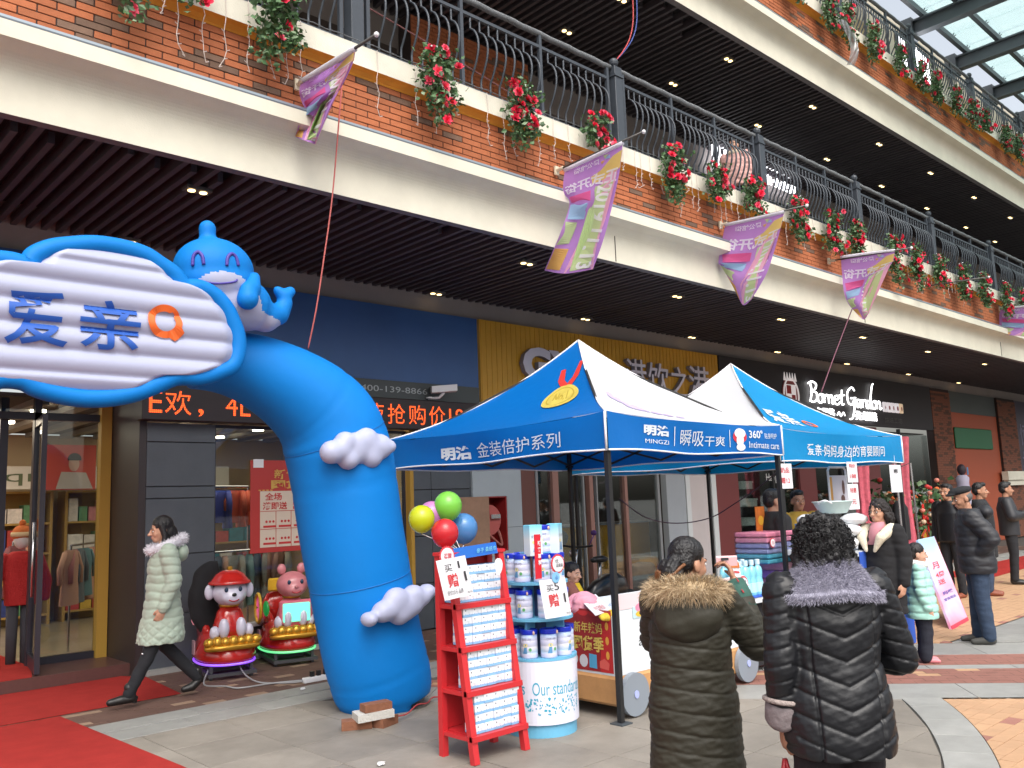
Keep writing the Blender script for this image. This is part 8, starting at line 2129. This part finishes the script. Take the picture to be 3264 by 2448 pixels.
def hood_s(r):
 a = r.uniform(0, 2 * pi); b_ = r.uniform(0, 2 * pi); o_ = V3((cos(a), sin(a), 0)); d = (o_ * cos(b_) + V3((0, 0, sin(b_))) * .9).normalized(); return hood_path(a) + d * .043 * k, (d + o_ * .35 + V3((0, 0, -.15))).normalized()
strands('fur_trim', m_tan, p1, hood_s, 9000, .042, .0013, RF, .5)
pz = P(2340, 1868, D=OD + .05);
hand_held = thing('pink_handkerchief', 'pink printed card held up in the hand of the woman in olive', 'card', tuple(V3((0, 0, 0)) + p1.matrix_basis @ (V3(J['wr']) * k)))
hp = p1.matrix_basis @ (V3(J['wr']) * k + V3((.03, -.04, .10)) * k)
hand_held.location = hp; part('sheet', MB().obox(hp, (.035, -.035, 0), (.002, .002, .004), (.0, .0, .02)), mat('pink_card', (.62, .38, .40), rough=.5), hand_held)
part('print', MB().obox(hp + V3((-.024, -.024 + .018, .01)), (.012, -.012, 0), (.004, .004, 0), (0, 0, .006)), m_blk, hand_held)
# --- woman in the black quilted jacket
blkj = mat('black_quilted_nylon', (.009, .0095, .012), rough=.45, spec=.45, bump=.15, bscale=25)
def chev_post(co, no, k):
 x, y, z = (co / k).T
 arm = smoothstep(.185, .20, np.abs(x)) * (z > .72)
 t = (z - .42 * np.abs(x)) / .088; fr = np.abs(t - np.round(t)) * 2
 puff = -.0065 * np.exp(-45 * fr ** 2) * (1 - arm) - .0025 * (1 - fr) * (1 - arm)
 ta = (z + .25 * (np.abs(x) - .2)) / .062; fa = np.abs(ta - np.round(ta)) * 2
 puff += -.006 * np.exp(-30 * fa ** 2) * arm
 side = -.010 * np.exp(-((np.abs(x) - .125 - .02 * (z - 1)) / .006) ** 2) * (1 - arm)
 wri = .0022 * vnoise(co / k * np.array([2.2, 2.2, 1.6]), 12.) + .0016 * vnoise(co / k * np.array([1.6, 1.6, 3.5]), 40., 2.)
 return co + no * ((puff + side + wri) * k)[:, None]
BD = 3.35; bc = P(2642, 2000, D=BD)
p2, H, J, k = person('woman in a black quilted jacket with grey fur collar and curly black hair', (bc.x, bc.y, 0), (.66, .75), 1.605, skin=m_skin2,
 pose=dict(hoff=(0, -.01, -.04), hs=.97, el=(.215, .05, 1.04), wl=(.205, -.01, .80), er=(-.285, -.02, 1.03), wr=(-.12, -.22, 1.02), curll=1.15, hdl=(.0, -.12, -1)),
 coat=dict(mat=blkj, rings=[(.70, 0, .01, .205, .165), (.76, 0, .01, .215, .172), (.90, 0, .01, .205, .165), (1.05, 0, .01, .178, .145), (1.2, 0, .015, .19, .15), (1.31, 0, .02, .18, .125), (1.385, 0, .02, .09, .09)], post=chev_post, rs=(.082, .068, .060), len=.72, smooth=9, vox=.0052), trousers=dict(mat=mat('dark_floral_trousers', (.014, .011, .014), rough=.9, bump=.2, bscale=30), r=(.105, .075, .06)), shoes=dict(mat=m_shoe), hair=('curly',), head=(-8, 5), vox=.0072)
m_gfur = [mat('grey_fur', (.31, .30, .38), rough=.9), mat('grey_fur_dark', (.23, .22, .28), rough=.9), mat('grey_fur_light', (.42, .41, .50), rough=.9)]
def gpath(a, b_): # cape-like collar: a round the neck, b from neck to edge
 R_ = .08 + .088 * b_; sh = 1 + .10 * abs(cos(a)) * b_; return V3((R_ * cos(a) * sh, .03 + (.080 + .075 * b_) * sin(a), 1.425 - .10 * b_ ** 1.3 - .02 * b_ * abs(cos(a)))) * k
blob('collar', MB().grid(lambda u, v: gpath(2 * pi * u, v), 40, 8).grid(lambda u, v: gpath(2 * pi * u, v) + V3((0, 0, -.035)), 40, 8, True).tube([gpath(2 * pi * u, 1.0) + V3((0, 0, -.017)) for u in np.linspace(0, 1, 41)[:-1]], .014, 8, closed=True).tube([gpath(2 * pi * u, 0.0) + V3((0, 0, -.017)) for u in np.linspace(0, 1, 41)[:-1]], .022, 8, closed=True), m_gfur[0], p2, .01, 4)
def gs(r):
 a = r.uniform(0, 2 * pi); b_ = r.random() ** .7; o_ = V3((cos(a), sin(a), 0))
 if r.random() < .28: return gpath(a, 1) + o_ * .016 + V3((0, 0, r.uniform(-.035, .004))), (o_ + V3((0, 0, -.5))).normalized()
 return gpath(a, b_) + V3((0, 0, .008)), (o_ * (.55 + .5 * b_) + V3((0, 0, .75 - .8 * b_))).normalized()
strands('fur_trim', m_gfur, p2, gs, 17000, .016, .0010, RF, .35)
# curls standing out of the hair
cm_ = MB()
for i in range(900):
 a = RF.uniform(0, 2 * pi); b_ = RF.uniform(-.9, 1.4); d = V3((cos(a) * cos(b_), sin(a) * cos(b_), sin(b_)))
 if d.y < -.55 and d.z < .5: continue
 base = H(0, .035, 1.53) + V3((d.x * .108, d.y * .112, d.z * .110)) * k; r_ = RF.uniform(.005, .011); u_ = d.orthogonal().normalized(); w_ = d.cross(u_); tw = RF.uniform(0, 6)
 cm_.tube([base + d * (.003 * q - .008) + (u_ * cos(tw + q * .9) + w_ * sin(tw + q * .9)) * r_ for q in range(8)], .0018, 4, caps=False)
part('hair_curls', cm_, m_hair, p2, local=True, smooth=True)
cuff_a = V3(J['el']).lerp(V3(J['wl']), .58) * k; cuff_b = V3(J['el']).lerp(V3(J['wl']), .99) * k
cb = MB().tube([cuff_a, cuff_a.lerp(cuff_b, .25), cuff_a.lerp(cuff_b, .8), cuff_b], [.066 * k, .072 * k, .072 * k, .058 * k], 22)
blob('cuff', cb, mat('mauve_cuff', (.20, .165, .17), rough=.7, var=.15, scale=30, bump=.3, bscale=50), p2, .008, 2, lambda co, no: co + no * (.004 * vnoise(co, 40.))[:, None])
part('cuff_trim', MB().tube([cuff_a + V3((cos(a), sin(a), .12 * cos(a))) * .069 * k for a in np.linspace(0, 2 * pi, 25)[:-1]], .010 * k, 6, closed=True), mat('cuff_lace', (.33, .27, .25), rough=.8, bump=.6, bscale=80), p2, local=True, smooth=True)
# red bag in her hand
hb_ = p2.matrix_basis @ (V3(J['wl']) * k + V3((.0, -.02, -.12)) * k)
bag = thing('red_handbag', 'red bag with thin straps hanging from the hand of the woman in black', 'bag', tuple(hb_ + V3((0, 0, -.5))))
m_redlea = mat('red_leather', (.33, .012, .02), rough=.4)
ax = V3((.60, -.55, 0)).normalized()
for s in (-1, 1): part('strap', MB().tube([hb_ + V3((0, 0, -.01)), hb_ + ax * s * .012 + V3((0, 0, -.06)), hb_ + ax * s * .05 + V3((0, 0, -.26))], .009, 6), m_redlea, bag, smooth=True)
part('body', MB().obox(hb_ + V3((0, 0, -.38)), ax * .15, V3((ax.y, -ax.x, 0)) * .05, (0, 0, .12)), m_redlea, bag)
# --- child behind the stand
cp0 = P(1826, 1905, D=8.05)
p3, H, J, k = person('child in a yellow top and brown hooded jacket leaning behind the can stand', (cp0.x, cp0.y, 0), (.62, -.78), 1.09, skin=m_skin3, pose=dict(hs=1.2, hoff=(0, 0, -.04), wl=(.12, -.25, 1.05), el=(.26, -.12, 1.08), wr=(-.10, -.26, 1.05), er=(-.25, -.12, 1.08)),
 coat=dict(mat=mat('brown_hoodie', (.24, .09, .07), rough=.9, bump=.3, bscale=40), rings=[(.75, 0, .02, .20, .15), (1.0, 0, .02, .20, .15), (1.25, 0, .03, .20, .14), (1.36, 0, .05, .13, .10)], rs=(.09, .08, .06)), trousers=dict(mat=m_trz), shoes=dict(mat=m_shoe), hair=('tail',), head=(-28, 8), vox=.008)
part('yellow_top', MB().loft([(1.0 * k, 0, -.075 * k, .12 * k, .10 * k), (1.25 * k, 0, -.06 * k, .13 * k, .095 * k), (1.36 * k, 0, -.03 * k, .08 * k, .07 * k)], 20), mat('yellow_knit', (.62, .44, .015), rough=.9, bump=.3, bscale=60), p3, local=True, smooth=True)
part('duck_badge', MB().ell(V3((.12, -.165, 1.18)) * k, .045 * k, .02 * k, .03 * k, 10, 7), mat('duck_orange', (.7, .35, .05)), p3, local=True, smooth=True)
# --- woman with the cream collar
cp1 = P(2815, 1800, D=8.3)
p4, H, J, k = person('woman with glasses in a black coat with wide cream collar beside the packs', (cp1.x, cp1.y, 0), (-.93, .22), 1.56, pose=dict(),
 coat=dict(mat=mat('black_wool', (.010, .010, .012), rough=.9), rings=[(.52, 0, 0, .20, .16), (.8, 0, 0, .20, .16), (1.05, 0, 0, .185, .15), (1.25, 0, .01, .195, .15), (1.34, 0, .02, .15, .11)], post=quilt(.12, .006), rs=(.09, .08, .06)), trousers=dict(mat=m_trz), shoes=dict(mat=m_shoe), hair=('wavy', mat('dark_brown_hair', (.012, .008, .008), rough=.65, bump=.5, bscale=80)), head=(4, 0), vox=.010)
m_crm = mat('cream_shearling', (.66, .60, .47), rough=.95, bump=.5, bscale=60)
cl_ = MB()
for s in (-1, 1): cl_.cap([V3((s * .10, .10, 1.36)) * k, V3((s * .15, -.02, 1.35)) * k, V3((s * .11, -.14, 1.27)) * k, V3((s * .05, -.17, 1.14)) * k], [.04 * k, .06 * k, .05 * k, .02 * k])
blob('collar', cl_, m_crm, p4, .012, 3)
part('pink_sweater', MB().loft([(1.2 * k, 0, -.10 * k, .07 * k, .06 * k), (1.36 * k, 0, -.04 * k, .07 * k, .065 * k), (1.42 * k, 0, -.01 * k, .058 * k, .06 * k)], 16), mat('rose_knit', (.50, .22, .26), rough=.9), p4, local=True, smooth=True)
def glasses(root, H, k):
 gm = MB()
 for s in (-1, 1): gm.tube([H(s * .031 + .022 * cos(a), -.094, 1.518 + .018 * sin(a)) for a in np.linspace(0, 2 * pi, 15)[:-1]], .0022 * k, 5, closed=True); gm.tube([H(s * .053, -.092, 1.522), H(s * .073, .01, 1.525)], .002 * k, 4)
 gm.tube([H(-.01, -.098, 1.52), H(.01, -.098, 1.52)], .002 * k, 4); part('glasses', gm, m_black, root, local=True)
glasses(p4, H, k)
# --- little girl in the mint coat
gp_ = P(2955, 2110, Z=0)
m_mint2 = mat('aqua_coat', (.33, .60, .53), rough=.6, bump=.1, bscale=30)
p5, H, J, k = person('little girl in a pale aqua padded coat and pink boots with a ponytail', (gp_.x, gp_.y, 0), (.46, -.80), 1.13, skin=m_skin3, pose=dict(hs=1.22, hoff=(0, 0, -.06), sl=(.165, .015, 1.29), sr=(-.165, .015, 1.29), el=(.235, .03, 1.0), er=(-.235, .03, 1.0), wl=(.24, -.05, .76), wr=(-.24, -.05, .76), hl=(.085, 0, .75), hr=(-.085, 0, .75), kl=(.09, -.015, .42), kr=(-.09, -.015, .42)),
 coat=dict(mat=m_mint2, rings=[(.60, 0, 0, .26, .21), (.70, 0, 0, .27, .22), (.9, 0, 0, .235, .19), (1.1, 0, 0, .215, .17), (1.26, 0, .01, .19, .14), (1.36, 0, .02, .12, .11)], post=quilt(.115, .014, wr=.006), rs=(.095, .085, .07)), trousers=dict(mat=mat('navy_trousers', (.012, .014, .025), rough=.85, bump=.2, bscale=25), r=(.12, .095, .085)), shoes=dict(mat=mat('pink_boots', (.62, .22, .25), rough=.5)), hair=('tail',), head=(6, 3), vox=.007)
for n_ in (1,):
 # a child's head is larger for the body
 p5.scale = (1, 1, 1)
blob('collar', MB().tube([V3((.115 * cos(a), .03 + .125 * sin(a), 1.36 + .03 * sin(a))) * k for a in np.linspace(0, 2 * pi, 25)[:-1]], .048 * k, 10, closed=True), mat('white_fleece', (.66, .66, .64), rough=.95, bump=.5, bscale=70), p5, .009, 3)
# --- men at the right
op_ = P(3140, 2050, Z=0)
blk_p = mat('charcoal_padded_nylon', (.020, .021, .026), rough=.55, bump=.1, bscale=30)
p6, H, J, k = person('old man in a dark flat cap, charcoal padded jacket and jeans', (op_.x, op_.y, 0), (-.50, .86), 1.67, skin=m_skin2, pose=dict(el=(.25, .12, 1.08), wl=(.12, -.03, .88), er=(-.25, .12, 1.08), wr=(-.12, -.03, .88), lean=(0, -.05, -.015), kl=(.09, .0, .47), al=(.10, .03, .085), ar=(-.10, -.03, .085)),
 coat=dict(mat=blk_p, rings=[(.72, 0, .01, .20, .17), (.80, 0, .01, .215, .185), (1.0, 0, .01, .205, .175), (1.2, 0, .02, .205, .165), (1.31, 0, .03, .18, .13), (1.40, 0, .04, .11, .10)], post=quilt(.10, .006, wr=.006), rs=(.098, .088, .068)), trousers=dict(mat=m_jean, r=(.105, .08, .068)), shoes=dict(mat=mat('grey_sneaker', (.05, .05, .045), rough=.7)), hair=('cap', mat('grey_hair', (.10, .10, .10), rough=.6)), head=(10, 12), vox=.009)
RHo = Matrix.Rotation(radians(10), 3, 'Z') @ Matrix.Rotation(radians(12), 3, 'X')
blob('flat_cap', MB().ell(H(0, .0, 1.605), .100 * k, .125 * k, .045 * k, R=RHo).ell(H(0, -.10, 1.585), .075 * k, .06 * k, .016 * k, R=RHo), mat('cap_wool', (.014, .015, .018), rough=.9, bump=.4, bscale=80), p6, .009, 3)
blob('hood', MB().ell(V3((0, .13, 1.35)) * k, .13 * k, .085 * k, .075 * k), blk_p, p6, .012, 3)
q_ = P(3052, 1905, Z=0); p7, H, J, k = person('man in a black leather jacket and brown shoes half hidden behind the old man', (q_.x, q_.y, 0), (-.9, .2), 1.70, skin=m_skin2, pose=dict(),
 coat=dict(mat=mat('black_leather', (.010, .010, .012), rough=.32), rings=[(.80, 0, .01, .19, .15), (1.0, 0, .01, .19, .15), (1.22, 0, .02, .20, .15), (1.33, 0, .02, .17, .115), (1.40, 0, .03, .09, .09)], rs=(.09, .08, .06)), trousers=dict(mat=m_trz), shoes=dict(mat=mat('brown_shoe', (.22, .06, .03), rough=.5)), hair=('short',), vox=.012, hands=False)
q_ = P(3160, 1898, Z=0); p8, H, J, k = person('man with short hair in a dark coat half turned beside the old man', (q_.x, q_.y, 0), (.25, -.88), 1.70, skin=m_skin2, pose=dict(),
 coat=dict(mat=mat('dark_coat', (.014, .015, .018), rough=.85), rings=[(.55, 0, 0, .20, .15), (.8, 0, 0, .20, .15), (1.05, 0, 0, .19, .15), (1.25, 0, .01, .20, .15), (1.34, 0, .02, .17, .11), (1.40, 0, .03, .09, .09)], rs=(.09, .08, .06)), trousers=dict(mat=m_jean), shoes=dict(mat=mat('brown_shoe', (0, 0, 0))), hair=('short',), vox=.012, hands=False)
q_ = P(3240, 1862, Z=0); p9, H, J, k = person('man in a black jacket standing with folded arms at the right edge', (q_.x, q_.y, 0), (.32, -.85), 1.70, skin=m_skin2, pose=dict(el=(.27, -.03, 1.09), wl=(-.02, -.23, 1.12), er=(-.27, -.03, 1.09), wr=(.04, -.21, 1.10)),
 coat=dict(mat=blk_p, rings=[(.78, 0, .01, .19, .15), (1.0, 0, .01, .19, .15), (1.22, 0, .02, .20, .15), (1.33, 0, .02, .17, .115), (1.40, 0, .03, .09, .09)], rs=(.092, .082, .062)), trousers=dict(mat=m_trz), shoes=dict(mat=m_shoe), hair=('short',), head=(12, 0), vox=.012)
q_ = P(3000, 1800, Y=7.2); p10, H, J, k = person('passer-by in a dark coat and knit hat by the brick pier', (q_.x, 7.9, 0), (.3, -.9), 1.66, skin=m_skin2,
 coat=dict(mat=mat('dark_coat', (0, 0, 0)), rings=[(.6, 0, 0, .2, .15), (1.0, 0, 0, .19, .15), (1.25, 0, .01, .20, .15), (1.34, 0, .02, .16, .11)], rs=(.09, .08, .06)), trousers=dict(mat=m_trz), shoes=dict(mat=m_shoe), hair=('short',), vox=.014, hands=False)
# --- staff behind the stands
sp_ = P(2480, 1800, D=9.2); p11, H, J, k = person('young man with glasses and black hair seen beside the tent leg', (sp_.x, sp_.y, 0), (.80, -.42), 1.70, pose=dict(),
 coat=dict(mat=mat('black_wool', (0, 0, 0)), rings=[(.7, 0, 0, .19, .15), (1.0, 0, 0, .19, .15), (1.25, 0, .01, .20, .15), (1.34, 0, .02, .15, .11), (1.42, 0, .02, .07, .075)], rs=(.09, .08, .06)), trousers=dict(mat=m_trz), shoes=dict(mat=m_shoe), hair=('short',), vox=.012, hands=False); glasses(p11, H, k)
sp_ = P(2560, 1800, D=10.4); p12, H, J, k = person('man in a blue and yellow apron behind the white packs facing the street', (sp_.x, sp_.y, 0), (-.60, -.75), 1.68, skin=m_skin2, pose=dict(),
 coat=dict(mat=mat('mustard_sweater', (.36, .22, .03), rough=.9), rings=[(.8, 0, 0, .18, .14), (1.0, 0, 0, .18, .14), (1.25, 0, .01, .20, .15), (1.34, 0, .02, .15, .11), (1.40, 0, .02, .09, .08)], rs=(.09, .08, .06)), trousers=dict(mat=m_trz), shoes=dict(mat=m_shoe), hair=('short',), vox=.012, hands=False)
part('apron', MB().loft([(.6 * k, 0, -.04 * k, .19 * k, .13 * k), (1.0 * k, 0, -.04 * k, .17 * k, .125 * k), (1.26 * k, 0, -.03 * k, .14 * k, .13 * k)], 20), mat('blue_apron', (.02, .13, .40), rough=.8), p12, local=True, smooth=True)
# --- person upstairs in pink, and a dark figure added inside the drinks shop for a reflection in its glass
up_ = P(2345, 560, Y=7.35); p13, H, J, k = person('young person in a pale pink hooded jacket behind the balcony railing upstairs', (up_.x, 7.35, 5.885), (-.88, -.20), 1.52, pose=dict(hs=1.08),
 coat=dict(mat=mat('pale_pink_jacket', (.62, .36, .33), rough=.8, bump=.3, bscale=20), rings=[(.75, 0, 0, .22, .18), (1.0, 0, 0, .23, .19), (1.22, 0, .01, .22, .18), (1.34, 0, .02, .16, .12)], rs=(.105, .095, .07), post=quilt(.14, .006, wr=.01)), trousers=dict(mat=m_trz), shoes=dict(mat=m_shoe), hair=('tail',), vox=.010)
blob('hood', MB().tube([V3((.12 * cos(a), .05 + .13 * sin(a), 1.37)) * k for a in np.linspace(0, 2 * pi, 25)[:-1]], .05 * k, 10, closed=True), mat('cream_lining', (.6, .5, .38), rough=.95), p13, .012, 3)
ip_ = P(1690, 1700, Y=10.1); p14, H, J, k = person('dark figure inside the drinks shop standing in for a reflection in its glass', (ip_.x, 10.1, .03), (-.9, .2), 1.66, skin=m_skin2,
 coat=dict(mat=mat('black_wool', (0, 0, 0)), rings=[(.6, 0, 0, .2, .16), (1.0, 0, 0, .19, .15), (1.25, 0, .01, .20, .15), (1.34, 0, .02, .15, .11)], rs=(.09, .08, .06)), trousers=dict(mat=m_trz), shoes=dict(mat=m_shoe), hair=('short',), vox=.012, hands=False)
finish_blobs()
for o in list(bpy.data.objects):
 for key in ('k', 'hk'):
  if key in o: del o[key]
